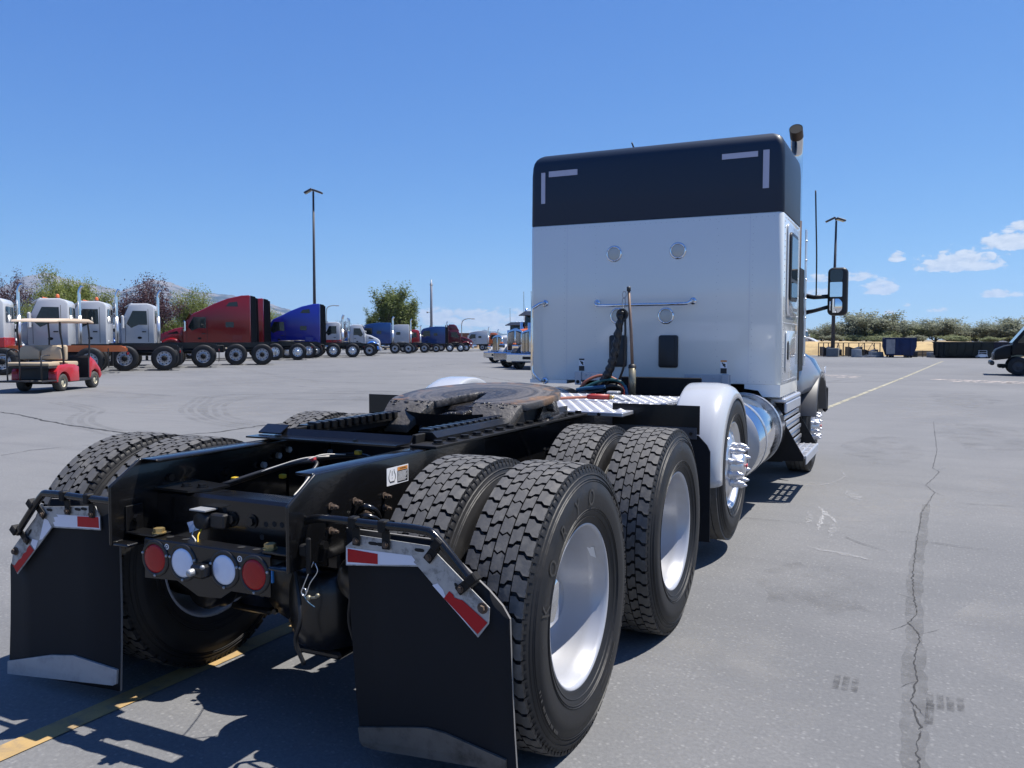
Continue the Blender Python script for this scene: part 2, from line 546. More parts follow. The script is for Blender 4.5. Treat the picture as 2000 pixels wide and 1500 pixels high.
def mat_fifth():
    m = bpy.data.materials.new('greased_fifth_wheel_steel'); m.use_nodes = True
    t = m.node_tree; k = NT(t); b = t.nodes['Principled BSDF']
    tc = k.n('ShaderNodeTexCoord').outputs['Object']
    sp = k.n('ShaderNodeSeparateXYZ'); k.put(sp.inputs[0], tc)
    r = k.m('SQRT', k.m('ADD', k.m('MULTIPLY', sp.outputs[0], sp.outputs[0]), k.m('MULTIPLY', sp.outputs[1], sp.outputs[1])))
    nz = k.noise(tc, 7, 6, 0.65, 0.5); nf = k.noise(tc, 55, 4, 0.65)
    cb = k.n('ShaderNodeCombineXYZ'); k.put(cb.inputs[0], k.m('MULTIPLY', k.m('ADD', r, k.m('MULTIPLY', nz, 0.03)), 1.0)); k.put(cb.inputs[1], k.m('MULTIPLY', nz, 0.08))
    ring = k.noise(cb.outputs[0], 34, 4, 0.6)
    base = k.mix(k.sm(ring, 0.35, 0.65), (0.030, 0.028, 0.027), (0.115, 0.105, 0.098))
    rim = k.m('MULTIPLY', k.sm(k.m('ADD', r, k.m('MULTIPLY', k.m('SUBTRACT', nz, 0.5), 0.30)), 0.36, 0.46), k.sm(nz, 0.47, 0.62))
    base = k.mix(k.m('MULTIPLY', rim, 0.75), base, (0.21, 0.115, 0.052))
    core = k.m('MULTIPLY', k.sm(r, 0.36, 0.16), k.sm(nf, 0.40, 0.56))
    base = k.mix(k.m('MULTIPLY', core, 0.8), base, (0.016, 0.015, 0.016))
    k.put(b.inputs['Base Color'], base)
    k.put(b.inputs['Roughness'], k.m('ADD', 0.30, k.m('MULTIPLY', ring, 0.35)))
    b.inputs['Metallic'].default_value = 0.15
    bp = k.n('ShaderNodeBump'); bp.inputs['Strength'].default_value = 0.9; bp.inputs['Distance'].default_value = 0.004
    k.put(bp.inputs['Height'], k.m('ADD', k.m('MULTIPLY', ring, 0.8), k.m('MULTIPLY', nf, 0.9)))
    k.put(b.inputs['Normal'], bp.outputs[0])
    return m


M['fifth'] = mat_fifth()

# ================================================================== GROUND AND SETTING
def mat_asphalt():
    m = bpy.data.materials.new('worn_asphalt'); m.use_nodes = True
    t = m.node_tree; k = NT(t); b = t.nodes['Principled BSDF']
    geo = k.n('ShaderNodeTexCoord').outputs['Object']
    big = k.noise(geo, 0.11, 5, 0.6, 0.4)
    mid = k.noise(geo, 0.9, 6, 0.62, 0.3)
    sw = k.n('ShaderNodeMapping'); k.put(sw.inputs[0], geo); sw.inputs['Scale'].default_value = (0.25, 2.2, 1); sw.inputs['Rotation'].default_value = (0, 0, math.radians(62))
    streak = k.noise(sw.outputs[0], 1.6, 5, 0.6, 0.8)
    fine = k.noise(geo, 52.0, 5, 0.72)
    vor = k.n('ShaderNodeTexVoronoi'); k.put(vor.inputs['Vector'], geo); vor.inputs['Scale'].default_value = 44.0
    stone = k.sm(vor.outputs['Distance'], 0.50, 0.08)
    pick = k.n('ShaderNodeSeparateColor'); k.put(pick.inputs[0], vor.outputs['Color'])
    stone = k.m('MULTIPLY', stone, k.sm(pick.outputs[0], 0.35, 0.95))
    c = k.mix(k.sm(big, 0.3, 0.7), (0.142, 0.145, 0.149), (0.209, 0.210, 0.209))
    c = k.mix(k.m('MULTIPLY', k.sm(mid, 0.42, 0.68), 0.5), c, (0.223, 0.221, 0.218))
    c = k.mix(k.m('MULTIPLY', k.sm(streak, 0.46, 0.74), 0.42), c, (0.134, 0.135, 0.140))
    c = k.mix(k.m('MULTIPLY', k.sm(fine, 0.38, 0.62), 0.40), k.mix(0.5, c, (0.073, 0.074, 0.078)), c)
    c = k.mix(k.m('MULTIPLY', stone, 0.26), c, (0.34, 0.335, 0.325))
    k.put(b.inputs['Base Color'], c)
    b.inputs['Roughness'].default_value = 0.86
    b.inputs['Specular IOR Level'].default_value = 0.35
    bp = k.n('ShaderNodeBump'); bp.inputs['Strength'].default_value = 0.55; bp.inputs['Distance'].default_value = 0.006
    k.put(bp.inputs['Height'], k.m('ADD', fine, k.m('MULTIPLY', stone, 0.5)))
    k.put(b.inputs['Normal'], bp.outputs[0])
    return m


def mat_fade(name, col, amt, scale=8.0, lo=0.35, hi=0.65, rough=0.85, stretch=None, rot=0.0):
    """thin worn mark: patchy, lets the asphalt show through"""
    m = bpy.data.materials.new(name); m.use_nodes = True
    t = m.node_tree; k = NT(t); b = t.nodes['Principled BSDF']
    tc = k.n('ShaderNodeTexCoord').outputs['Object']
    if stretch:
        mp = k.n('ShaderNodeMapping'); k.put(mp.inputs[0], tc); mp.inputs['Scale'].default_value = stretch; mp.inputs['Rotation'].default_value = (0, 0, rot); tc = mp.outputs[0]
    nz = k.noise(tc, scale, 7, 0.68)
    b.inputs['Base Color'].default_value = (*col, 1); b.inputs['Roughness'].default_value = rough
    k.put(b.inputs['Alpha'], k.m('MULTIPLY', k.sm(nz, lo, hi), amt))
    return m


ASPH = mat_asphalt()
b = MB()
b.add([(-9000, -9000, -0.05), (9000, -9000, -0.05), (9000, 12000, -0.05), (-9000, 12000, -0.05)], [[0, 1, 2, 3]])
DRY = mat('dry_grass_ground', (0.24, 0.18, 0.095), 0.95, var=0.3, vscale=0.3, dirt=(0.14, 0.12, 0.065), dscale=0.05, damt=0.7)
tag(b.build('ground', DRY), kind='structure')
b = MB()
b.prism([(-46, -40), (60, -40), (60, 79), (-14, 84), (-60, 110), (-75, 84), (-60, 40)], 'z', -0.3, 0.0)
tag(b.build('asphalt_lot', ASPH), kind='structure')


def strip(pts, w, z, jit=0.0, rnd=None, taper=False):
    """flat ribbon along a ground polyline"""
    rnd = rnd or random
    P = [Vector((p[0], p[1], 0)) for p in pts]
    L = []; R = []
    for i, p in enumerate(P):
        d = (P[min(i + 1, len(P) - 1)] - P[max(i - 1, 0)]).normalized()
        n_ = Vector((-d.y, d.x, 0))
        ww = w * (1 if not taper else max(0.15, math.sin(PI * (i + .5) / len(P))))
        a = ww / 2 * (1 + rnd.uniform(-jit, jit)); c = ww / 2 * (1 + rnd.uniform(-jit, jit))
        L.append((p.x + n_.x * a, p.y + n_.y * a, z)); R.append((p.x - n_.x * c, p.y - n_.y * c, z))
    vs = L + R; n = len(P)
    return vs, [[i, n + i, n + i + 1, i + 1] for i in range(n - 1)]


def rough_line(pts, step=0.06, amp=0.02, seed=1):
    r = random.Random(seed); out = []
    for a, c in zip(pts[:-1], pts[1:]):
        a = Vector((a[0], a[1])); c = Vector((c[0], c[1])); n = max(1, int((c - a).length / step))
        for i in range(n):
            p = a.lerp(c, i / n)
            out.append((p.x + r.uniform(-amp, amp), p.y + r.uniform(-amp, amp) * .6))
    out.append(tuple(pts[-1]))
    return out


def mark(name, lines, mt, z):
    b = MB()
    for vs, fs in lines: b.add(vs, fs)
    return tag(b.build(name, mt), kind='structure')


CRACK = mat_fade('dark_crack', (0.03, 0.03, 0.03), 0.85, 5, .22, .5)  # dark colour of the wider pavement cracks, broken up by noise
CRACK2 = mat_fade('hairline_crack', (0.05, 0.05, 0.05), 0.6, 2, .35, .62)
crackR = [(2.60, 14.0), (2.566, 9.618), (2.487, 7.86), (2.549, 7.603), (2.474, 7.071), (2.401, 6.585), (2.477, 6.181), (2.355, 5.109), (2.314, 3.887), (2.29, 2.863), (2.299, 2.415), (2.316, 2.128), (2.275, 1.955), (2.327, 1.788), (2.3, 1.404), (2.31, 1.153), (2.291, 0.917), (2.324, 0.682), (2.31, 0.498), (2.321, 0.342), (2.30, -0.4), (2.33, -1.5)]
sealL = [(2.357, 5.481), (2.314, 4.062), (2.255, 2.853), (2.265, 2.114), (2.255, 1.324), (2.258, 0.752), (2.262, 0.326), (2.26, -1.2)]
sealR = [(2.419, 5.512), (2.39, 4.099), (2.341, 2.888), (2.344, 2.142), (2.348, 1.361), (2.346, 0.789), (2.344, 0.354), (2.35, -1.2)]
b = MB()
sl_, sr_ = [], []
r_ = random.Random(5)
for i in range(len(sealL) - 1):
    for j in range(8):
        t = j / 8
        sl_.append((sealL[i][0] + (sealL[i + 1][0] - sealL[i][0]) * t + r_.uniform(-.010, .010), sealL[i][1] + (sealL[i + 1][1] - sealL[i][1]) * t, 0.0012))
        sr_.append((sealR[i][0] + (sealR[i + 1][0] - sealR[i][0]) * t + r_.uniform(-.010, .010), sealR[i][1] + (sealR[i + 1][1] - sealR[i][1]) * t, 0.0012))
n = len(sl_)
b.add(sl_ + sr_, [[i, n + i, n + i + 1, i + 1] for i in range(n - 1)])
SEAL = mat_fade('crack_sealer', (0.10, 0.10, 0.10), 0.34, 5.5, .25, .70)
tag(b.build('crack_seal', SEAL), kind='structure')
mark('pavement_crack', [strip(rough_line(crackR, .022, .0055, 2), 0.0052, 0.0030, .9)] + [strip(rough_line([(x, y), (x + dx, y + dy)], .02, .006, 90 + i), .003, .0026, .9, taper=True) for i, (x, y, dx, dy) in enumerate([(2.30, 2.4, -.10, .10), (2.275, 1.95, -.08, -.16), (2.327, 1.79, .09, .12), (2.31, 1.15, -.07, -.12), (2.46, 6.2, .12, -.25), (2.40, 6.58, -.16, .2), (2.50, 7.7, .15, .3), (2.29, .92, .05, -.14)])], CRACK, 0)
mark('pavement_crack', [strip(rough_line(q, .08, .012, 3 + i), w, 0.0075, .6) for i, (q, w) in enumerate([
    ([(1.019, 4.177), (1.462, 4.182), (1.806, 4.189), (2.065, 4.161), (2.30, 4.206)], .011), ([(2.442, 5.655), (2.771, 5.686), (3.169, 5.73), (4.5, 5.9)], .016),
    ([(2.397, 3.928), (2.608, 3.866), (2.766, 3.864)], .011), ([(1.832, 3.825), (2.017, 3.608), (2.153, 3.484), (2.25, 3.517)], .009)])], CRACK2, 0)
crL = [(-30, 9.2), (-20.0, 8.6), (-14.138, 7.685), (-13.284, 7.487), (-11.939, 7.025), (-10.713, 6.636), (-9.477, 6.364), (-8.553, 6.181), (-7.929, 6.117), (-7.589, 6.901), (-7.668, 7.89), (-7.613, 8.587), (-7.3, 11), (-7.4, 16)]
mark('pavement_crack', [strip(rough_line(crL, .12, .03, 12), 0.045, 0.006, .6)], CRACK, 0)
mark('pavement_crack', [strip(rough_line(q, .2, .03, 20 + i), w, 0.0065, .6) for i, (q, w) in enumerate([
    ([(-8.053, 3.782), (-8.166, 4.263), (-8.079, 4.714), (-7.822, 5.149)], .03), ([(-7.4, 16), (-9, 22), (-14, 27), (-20, 31)], .05), ([(-24, 14), (-15, 17.5), (-7.4, 16)], .04),
    ([(-9, 22), (-6, 30), (-9, 40), (-14, 52)], .06), ([(-20, 31), (-22, 40), (-19, 55)], .07), ([(-28, 20), (-20, 20.5), (-14, 27)], .05), ([(-6, 30), (-2, 33)], .05)])], CRACK2, 0)
# painted lines
YEL = mat('worn_yellow_paint', (0.36, 0.24, 0.095), 0.8, var=0.2, vscale=10, dirt=(0.15, 0.13, 0.11), dscale=9, damt=0.75)
YEL2 = mat_fade('faded_yellow_paint', (0.40, 0.37, 0.26), 0.85, 3, .28, .6)
mark('parking_line', [strip([(-0.742 + .0715 * 0 , -3.2), (-0.62, -1.0), (-0.57, 0.6), (0.05, 9.0), (0.40, 13.0)], 0.115, 0.004, .03)], YEL, 0)
mark('parking_line', [strip([(0.40, 13.05), (0.61, 16.6), (1.9, 33.0), (3.52, 55.2), (4.0, 61)], 0.115, 0.004, .05)], YEL2, 0)
FADED = mat_fade('faded_white_paint', (0.44, 0.38, 0.34), 0.9, 3, .40, .52)
mark('stall_number', [strip([(-1.3 + i * .42, 33.9 - i * .18), (-1.0 + i * .42, 33.75 - i * .18)], .55, .0042) for i in range(4)] + [strip([(-0.8, 32.3), (0.3, 31.8)], .25, .0042)], FADED, 0)
mark('stall_number', [strip([(2.9 + i * .45, 32.0 - i * .16), (3.25 + i * .45, 31.85 - i * .16)], .6, .0042) for i in range(7)] + [strip([(3.4 + i * .5, 30.6 - i * .12), (3.75 + i * .5, 30.45 - i * .12)], .5, .0042) for i in range(4)] + [strip([(5.1, 30.2), (6.6, 29.7)], .28, .0042)], FADED, 0)
# scuffs and tyre marks
SCUFF = mat_fade('white_scuff', (0.60, 0.60, 0.60), 0.6, 55, .40, .70)
SCUFF2 = mat_fade('faint_scuff', (0.36, 0.36, 0.36), 0.45, 26, .36, .7)
mark('scuff_mark', [strip(rough_line(q, .05, .006, 40 + i), w, .0062, .6, taper=True) for i, (q, w) in enumerate([([(1.534, 4.948), (1.618, 4.676), (1.681, 4.504), (1.732, 4.315)], .040), ([(1.596, 4.735), (1.617, 4.343), (1.629, 3.984)], .035)])], SCUFF, 0)
mark('scuff_mark', [strip(rough_line(q, .05, .01, 50 + i), w, .0058, .5, taper=True) for i, (q, w) in enumerate([([(1.729, 4.355), (1.731, 3.959), (1.725, 3.736)], .05), ([(1.486, 4.681), (1.545, 4.061)], .04), ([(0.872, 6.461), (1.05, 6.15), (1.243, 6.011), (1.42, 6.08), (1.514, 6.246), (1.60, 6.5), (1.619, 6.831), (1.526, 7.383)], .03), ([(1.7, 5.9), (1.85, 5.4)], .10), ([(1.6, 3.4), (2.05, 3.2)], .06)])], SCUFF2, 0)
SKID = mat_fade('rubber_mark', (0.045, 0.045, 0.046), 0.17, 1.2, .30, .75, stretch=(1, 1, 1))
STAIN = mat_fade('oil_stain', (0.045, 0.044, 0.043), 0.20, 2.6, .40, .80)
PALE = mat_fade('pale_dusty_patch', (0.30, 0.295, 0.285), 0.38, 1.4, .44, .78)


def blot(cx, cy, rx, ry, seed):
    r = random.Random(seed)
    n = 22
    return [(cx + rx * math.cos(2 * PI * i / n) * r.uniform(.7, 1.15), cy + ry * math.sin(2 * PI * i / n) * r.uniform(.7, 1.15), .0016) for i in range(n)], [list(range(n))]


mark('oil_stain', [blot(*q) for q in ((1.75, 2.4, .35, .6, 1), (3.3, 3.2, .4, .9, 2), (-3.2, 4.5, .9, .7, 3), (-6, 9, 1.2, 1.1, 4), (3.2, 12, .6, 2.2, 5), (1.9, 9.5, .5, 1.6, 6), (-9, 14.5, 1.6, 1.2, 7), (-16, 12, 1.8, 1.0, 8), (3.4, 21, .9, 3.0, 9), (-20, 27, 2.4, 1.8, 10), (-26, 24, 2.0, 1.2, 11), (2.95, .9, .25, .5, 12))], STAIN, 0)
mark('dusty_patch', [blot(*q) for q in ((2.0, 5.6, .7, 1.2, 21), (3.6, 6.5, .8, 1.6, 22), (-4.5, 7.5, 1.6, 1.4, 23), (-11, 10.5, 2.4, 1.6, 24), (2.6, 17, 1.2, 4, 25), (-18, 19, 3, 2, 26), (1.55, .8, .4, .9, 27), (2.85, 2.0, .4, .8, 28))], PALE, 0)
SKID2 = mat_fade('fresh_rubber_print', (0.045, 0.044, 0.043), 0.42, 30, .34, .66)


def smooth2(pts): return [(p.x, p.y) for p in smooth_path([(x, y, 0) for x, y in pts], 8)]


arc = smooth2([(-9, 17), (-13.2, 14.236), (-13.862, 13.0), (-12.693, 11.464), (-11.244, 9.832), (-9.772, 8.674), (-8.439, 7.974), (-6.2, 7.5)])
arc2 = smooth2([(-8, 18.4), (-12.4, 15.6), (-13.0, 13.685), (-11.927, 11.336), (-10.515, 9.789), (-9.123, 8.664), (-7.4, 8.1)])
arc3 = smooth2([(-15.5, 9.9), (-13.046, 8.917), (-11.723, 7.687), (-10.443, 6.772), (-8.5, 6.0)])
arc4 = smooth2([(-30, 30), (-22, 24), (-15, 20), (-6, 22), (2, 30)])
arc5 = smooth2([(-26, 17), (-18, 13), (-10, 13.5), (-3, 18), (0, 30)])
lines = []
for q, gap in ((arc, .0), (arc2, .0), (arc3, .0), (arc4, 0), (arc5, 0)):
    for o in (-.13, .0, .13):
        lines.append(strip([(x + o, y + o) for x, y in q], .11, .0052 + abs(o) * .004))
mark('tyre_mark', lines, SKID, 0)
lines = []
for cx, cy, w in ((2.045, 0.985, .11), (2.405, 0.955, .15)):
    for i in range(4 if w > .12 else 3):
        x = cx + (i - 1.2) * 0.037
        lines.append(strip([(x, cy - .075), (x, cy + .075)], .026, .0062))
lines.append(strip([(2.362, 0.92), (2.352, 0.72)], .03, .0058))
mark('tyre_print', lines, SKID2, 0)

# ------------------------------------------------------------------ dry grass bank behind the lot
b = MB()
NX, NY = 90, 14
r_ = random.Random(4)
from mathutils import noise as mn
vs = []
for j in range(NY):
    for i in range(NX):
        x = -30 + i * 1.45; t = j / (NY - 1)
        y = 79.3 + t * 9.0 + (max(0, -14 - x)) * 0.55
        h = 1.25 * (1 - (1 - min(1, t * 2.1)) ** 2) + 0.16 * mn.noise((x * .35, y * .4, 0)) * min(1, t * 4) + 0.07 * mn.noise((x * 1.3, y * 1.5, 3))
        vs.append((x, y, h - 0.03 if j else -0.06))
b.add(vs, [[j * NX + i, j * NX + i + 1, (j + 1) * NX + i + 1, (j + 1) * NX + i] for j in range(NY - 1) for i in range(NX - 1)], True)
BANK = mat('straw_bank', (0.40, 0.29, 0.135), 0.95, var=0.35, vscale=1.2, dirt=(0.22, 0.155, 0.085), dscale=0.7, damt=0.8, bump=0.9, bscale=12)
tag(b.build('grass_bank', BANK), kind='structure')
b = MB()
b.add([(-30, 88, 1.18), (100, 88, 1.18), (100, 140, 1.0), (-30, 140, 1.0)], [[0, 1, 2, 3]])
tag(b.build('field', BANK), kind='structure')

# ------------------------------------------------------------------ mountains
RIDGE = [(-75, 3.4), (-70, 2.9), (-64, 2.2), (-60.9, 2.43), (-58.75, 2.7), (-57.24, 2.99), (-56.06, 3.63), (-55.0, 3.95), (-54.34, 3.78), (-53.25, 3.49), (-51.86, 3.2), (-50.87, 2.95), (-50.29, 3.2), (-49.55, 3.5), (-48.96, 3.78), (-48.37, 3.64), (-47.77, 3.49), (-46.57, 3.05), (-45.33, 2.9), (-44.39, 2.85), (-43.45, 2.7), (-42.17, 2.39), (-40.88, 1.97), (-39.56, 1.58), (-37.9, 1.01), (-36.2, 0.35), (-34.2, -0.3)]


def ridge_at(a, R):
    if a <= R[0][0]: return R[0][1]
    for (a0, e0), (a1, e1) in zip(R[:-1], R[1:]):
        if a <= a1: return e0 + (e1 - e0) * (a - a0) / (a1 - a0)
    return R[-1][1]


def mountains(name, R, d0, d1, mt, na, nd):
    b = MB(); vs = []
    a0, a1 = R[0][0], R[-1][0]
    for j in range(nd):
        t = j / (nd - 1)
        for i in range(na):
            a = a0 + (a1 - a0) * i / (na - 1)
            d = d0 + (d1 - d0) * t
            x, y = d * math.sin(math.radians(a)), d * math.cos(math.radians(a))
            top = (math.tan(math.radians(max(ridge_at(a, R), -.3))) * d1)
            p = Vector((x / 900, y / 900, 0))
            rdg = 1 - abs(mn.fractal(p * 1.0, 0.9, 2.0, 7)) * 1.25
            rdg2 = 1 - abs(mn.noise(p * 5.5)) * 2
            s = t ** 1.25
            h = top * s * (0.72 + 0.28 * t) + top * (rdg * .42 + rdg2 * .10 - .22) * (1 - t) * min(1, t * 3.5) 
            h += d1 * 0.0024 * (1 - 2 * abs(mn.noise(p * 7))) * min(1, t * 2) * (1 if t < .97 else .4) + d1 * .0011 * mn.noise(p * 19) * t
            vs.append((x, y, h - 8 if j else -40))
    b.add(vs, [[j * na + i, j * na + i + 1, (j + 1) * na + i + 1, (j + 1) * na + i] for j in range(nd - 1) for i in range(na - 1)], True)
    return tag(b.build(name, mt, fix=False), kind='structure')


def mat_mountain():
    m = bpy.data.materials.new('mountain_rock'); m.use_nodes = True
    t = m.node_tree; k = NT(t); b = t.nodes['Principled BSDF']
    tc = k.n('ShaderNodeTexCoord').outputs['Object']
    a = k.noise(tc, 0.0022, 8, 0.65, 0.6); c2 = k.noise(tc, 0.009, 6, 0.65)
    z = k.n('ShaderNodeSeparateXYZ'); k.put(z.inputs[0], tc)
    hz = k.m('DIVIDE', z.outputs[2], 620.0)
    f = k.sm(k.m('ADD', k.m('MULTIPLY', hz, 0.40), k.m('ADD', k.m('MULTIPLY', a, 1.0), k.m('MULTIPLY', c2, 0.7))), 0.98, 1.20)
    c = k.mix(f, (0.016, 0.024, 0.026), (0.19, 0.17, 0.155))
    k.put(b.inputs['Base Color'], c); b.inputs['Roughness'].default_value = 1.0
    b.inputs['Specular IOR Level'].default_value = 0.0
    return m


MTN = mat_mountain()
mountains('mountain_range', RIDGE, 5600, 8800, MTN, 420, 60)
mountains('far_hills', [(-33, -.2), (-31, 0.1), (-29.3, 0.14), (-28.25, 0.40), (-27.73, 0.66), (-27.2, 0.52), (-26.6, 0.42), (-26.32, 0.36), (-25.44, 0.12), (-24, -.1)], 9000, 10500, MTN, 60, 14)

HAZE = bpy.data.materials.new('haze_air'); HAZE.use_nodes = True
t_ = HAZE.node_tree; t_.nodes.clear(); k_ = NT(t_)
pv = k_.n('ShaderNodeVolumePrincipled'); pv.inputs['Color'].default_value = (0.50, 0.72, 1.0, 1); pv.inputs['Density'].default_value = 0.00007; pv.inputs['Anisotropy'].default_value = 0.2
ou = k_.n('ShaderNodeOutputMaterial'); t_.links.new(pv.outputs[0], ou.inputs['Volume'])
b = MB(); b.box(-9600, 9500, -9500, 12500, -60, 720)
if USE_HAZE:
    tag(b.build('haze', HAZE), kind='stuff')


# ------------------------------------------------------------------ trees
def leaf_mat(name, a, c, tr=0.25):
    m = bpy.data.materials.new(name); m.use_nodes = True
    t = m.node_tree; k = NT(t); t.nodes.clear()
    tc = k.n('ShaderNodeTexCoord').outputs['Object']
    nz = k.noise(tc, 0.9, 4, 0.6); n2 = k.noise(tc, 7.0, 2, 0.6)
    col = k.mix(k.sm(k.m('ADD', k.m('MULTIPLY', nz, .6), k.m('MULTIPLY', n2, .4)), .36, .64), a, c)
    d = k.n('ShaderNodeBsdfPrincipled'); k.put(d.inputs['Base Color'], col); d.inputs['Roughness'].default_value = 0.5; d.inputs['Specular IOR Level'].default_value = .35
    tl = k.n('ShaderNodeBsdfTranslucent'); k.put(tl.inputs[0], k.mix(0.5, col, c))
    mx = k.n('ShaderNodeMixShader'); mx.inputs[0].default_value = tr
    t.links.new(d.outputs[0], mx.inputs[1]); t.links.new(tl.outputs[0], mx.inputs[2])
    o = k.n('ShaderNodeOutputMaterial'); t.links.new(mx.outputs[0], o.inputs[0])
    return m


L_PEAR = leaf_mat('pear_leaves', (0.110, 0.150, 0.030), (0.255, 0.285, 0.080), .45)
L_PLUM = leaf_mat('plum_leaves', (0.042, 0.018, 0.026), (0.105, 0.053, 0.064), .3)
L_POP = leaf_mat('poplar_leaves', (0.080, 0.120, 0.028), (0.190, 0.225, 0.065), .4)
L_OLIVE = leaf_mat('olive_leaves', (0.150, 0.172, 0.112), (0.290, 0.310, 0.230), .5)
L_OLIVE2 = leaf_mat('willow_leaves', (0.140, 0.178, 0.085), (0.275, 0.305, 0.165), .5)
BARK = mat('tree_bark', (0.075, 0.058, 0.045), 0.9, var=0.3, vscale=5)


def tree_meshes(name, H, W, kind, leafmat, seed, nleaf, leaf=0.16, base=0.18):
    r = random.Random(seed)
    tb = MB(); cb = MB()
    tips = []
    tr = 0.028 * H ** 0.9 * 0.35 + 0.05

    def limb(p, d, L, rad, lev):
        pts = [p]; q = p.copy(); dd = d.copy()
        for i in range(4):
            dd = (dd + Vector((r.uniform(-.16, .16), r.uniform(-.16, .16), r.uniform(-.02, .14)))).normalized()
            q = q + dd * L / 4; pts.append(q.copy())
        tb.tube(pts, [rad, rad * .85, rad * .7, rad * .55, rad * .4], 6)
        if lev >= 2:
            tips.append((q.copy(), dd)); tips.append((pts[3].copy(), dd)); tips.append((pts[2].copy(), dd))
            return
        nb = {'round': 6, 'poplar': 5, 'open': 6, 'cone': 6}[kind]
        for i in range(nb):
            t = r.uniform(.35, 1.0)
            s = pts[min(4, int(t * 4))]
            a = r.uniform(0, 2 * PI)
            spread = {'round': .75, 'poplar': .32, 'open': .8, 'cone': .55}[kind]
            nd = (dd + Vector((math.cos(a) * spread, math.sin(a) * spread, r.uniform(-.05, .35)))).normalized()
            limb(s, nd, L * r.uniform(.5, .78), rad * .5, lev + 1)
    up = Vector((0, 0, 1))
    th = H * base
    tb.tube([(0, 0, -.1), (r.uniform(-.05, .05), 0, th * .5), (r.uniform(-.1, .1), r.uniform(-.1, .1), th)], [tr * 1.25, tr, tr * .9], 8)
    nm = {'round': 6, 'poplar': 6, 'open': 5, 'cone': 5}[kind]
    for i in range(nm):
        a = 2 * PI * i / nm + r.uniform(-.4, .4)
        sp = {'round': .62, 'poplar': .22, 'open': .75, 'cone': .42}[kind] * r.uniform(.5, 1.25)
        d = Vector((math.cos(a) * sp, math.sin(a) * sp, 1)).normalized()
        limb(Vector((0, 0, th * r.uniform(.7, 1.0))), d, H * r.uniform(.34, .50), tr * .6, 0)
    limb(Vector((0, 0, th)), up, H * .52, tr * .75, 0)
    # normalise the crown to the wanted height and width
    zx = max(p.z for p, d in tips); wx = sorted(math.hypot(p.x, p.y) for p, d in tips)[int(len(tips) * .93)]
    fz = H * 0.97 / zx; fx = (W / 2) / max(wx, .1)
    for i, v in enumerate(tb.v):
        tb.v[i] = (v[0] * (fx if v[2] > th else 1), v[1] * (fx if v[2] > th else 1), v[2] * fz)
    per = max(1, nleaf // len(tips))
    cl = {'round': .30, 'poplar': .20, 'open': .30, 'cone': .36}[kind] * (H / 6) ** .6
    for p, d in tips:
        c = Vector((p.x * fx, p.y * fx, p.z * fz))
        k = r.uniform(.5, 1.35)
        for i in range(int(per * k)):
            g = Vector((r.gauss(0, cl), r.gauss(0, cl), r.gauss(0, cl * (.8 if kind != 'poplar' else 1.5))))
            o = c + g
            if o.z < th * .55: continue
            s = leaf * r.uniform(.6, 1.3)
            n = (g.normalized() * .7 + Vector((r.uniform(-1, 1), r.uniform(-1, 1), r.uniform(-.1, 1.7)))).normalized()
            a = n.orthogonal().normalized(); q = n.cross(a); t = r.uniform(0, 2 * PI)
            u = a * math.cos(t) + q * math.sin(t); w = n.cross(u)
            cb.add([o - u * s, o - w * s * .45 + n * s * .15, o + u * s, o + w * s * .45 + n * s * .15], [[0, 1, 2, 3]])
    return tb.mesh(name + '_trunk', BARK, fix=False), cb.mesh(name + '_crown', leafmat, fix=False)


def plant(name, label, meshes, x, y, z=0, rz=0, sc=(1, 1, 1), group=None, cat='tree'):
    t = thing(name, label, cat, (x, y, z), rz, group)
    t.scale = sc
    inst('trunk', meshes[0], t); inst('crown', meshes[1], t)
    return t


T_PLUM = tree_meshes('plum', 6.0, 6.0, 'open', L_PLUM, 21, 15000, 0.085, .2)
T_PLUM2 = tree_meshes('plum', 6.0, 5.2, 'open', L_PLUM, 33, 14000, 0.085, .2)
T_PEAR = tree_meshes('pear', 7.0, 6.2, 'cone', L_PEAR, 8, 30000, 0.10, .14)
T_PEAR2 = tree_meshes('pear', 7.0, 4.0, 'cone', L_PEAR, 15, 20000, 0.10, .14)
T_POP = tree_meshes('poplar', 9.0, 3.6, 'poplar', L_POP, 5, 11000, 0.14, .12)
T_POP2 = tree_meshes('poplar', 9.0, 2.6, 'poplar', L_POP, 9, 8000, 0.14, .12)
T_OL = [tree_meshes('olive', 4.2, 4.8, 'round', L_OLIVE, 41, 10000, 0.15, .06), tree_meshes('olive', 4.2, 5.4, 'round', L_OLIVE, 52, 9000, 0.15, .06), tree_meshes('olive', 3.4, 5.2, 'round', L_OLIVE2, 63, 9000, 0.14, .03), tree_meshes('olive', 4.6, 3.8, 'cone', L_OLIVE, 77, 7000, 0.14, .06)]


def pol(px, depth):
    """ground point seen at photo column px and the given depth along the view, worked out once per tree"""
    X = (px - 1000) / 1627.52
    d = Vector((_r[0] * X + _f[0], _r[1] * X + _f[1]))
    return 2.2686 + d.x * depth, -2.7924 + d.y * depth


def tree_at(name, label, meshes, H0, px, top, depth, wf=1.0, rz=0, group=None, z=0.0):
    x, y = pol(px, depth)
    h = 1.476 + (662 - top) * depth / 1627.52 - z
    s = h / H0
    return plant(name, label, meshes, x, y, z, rz, (s * wf, s * wf, s), group)


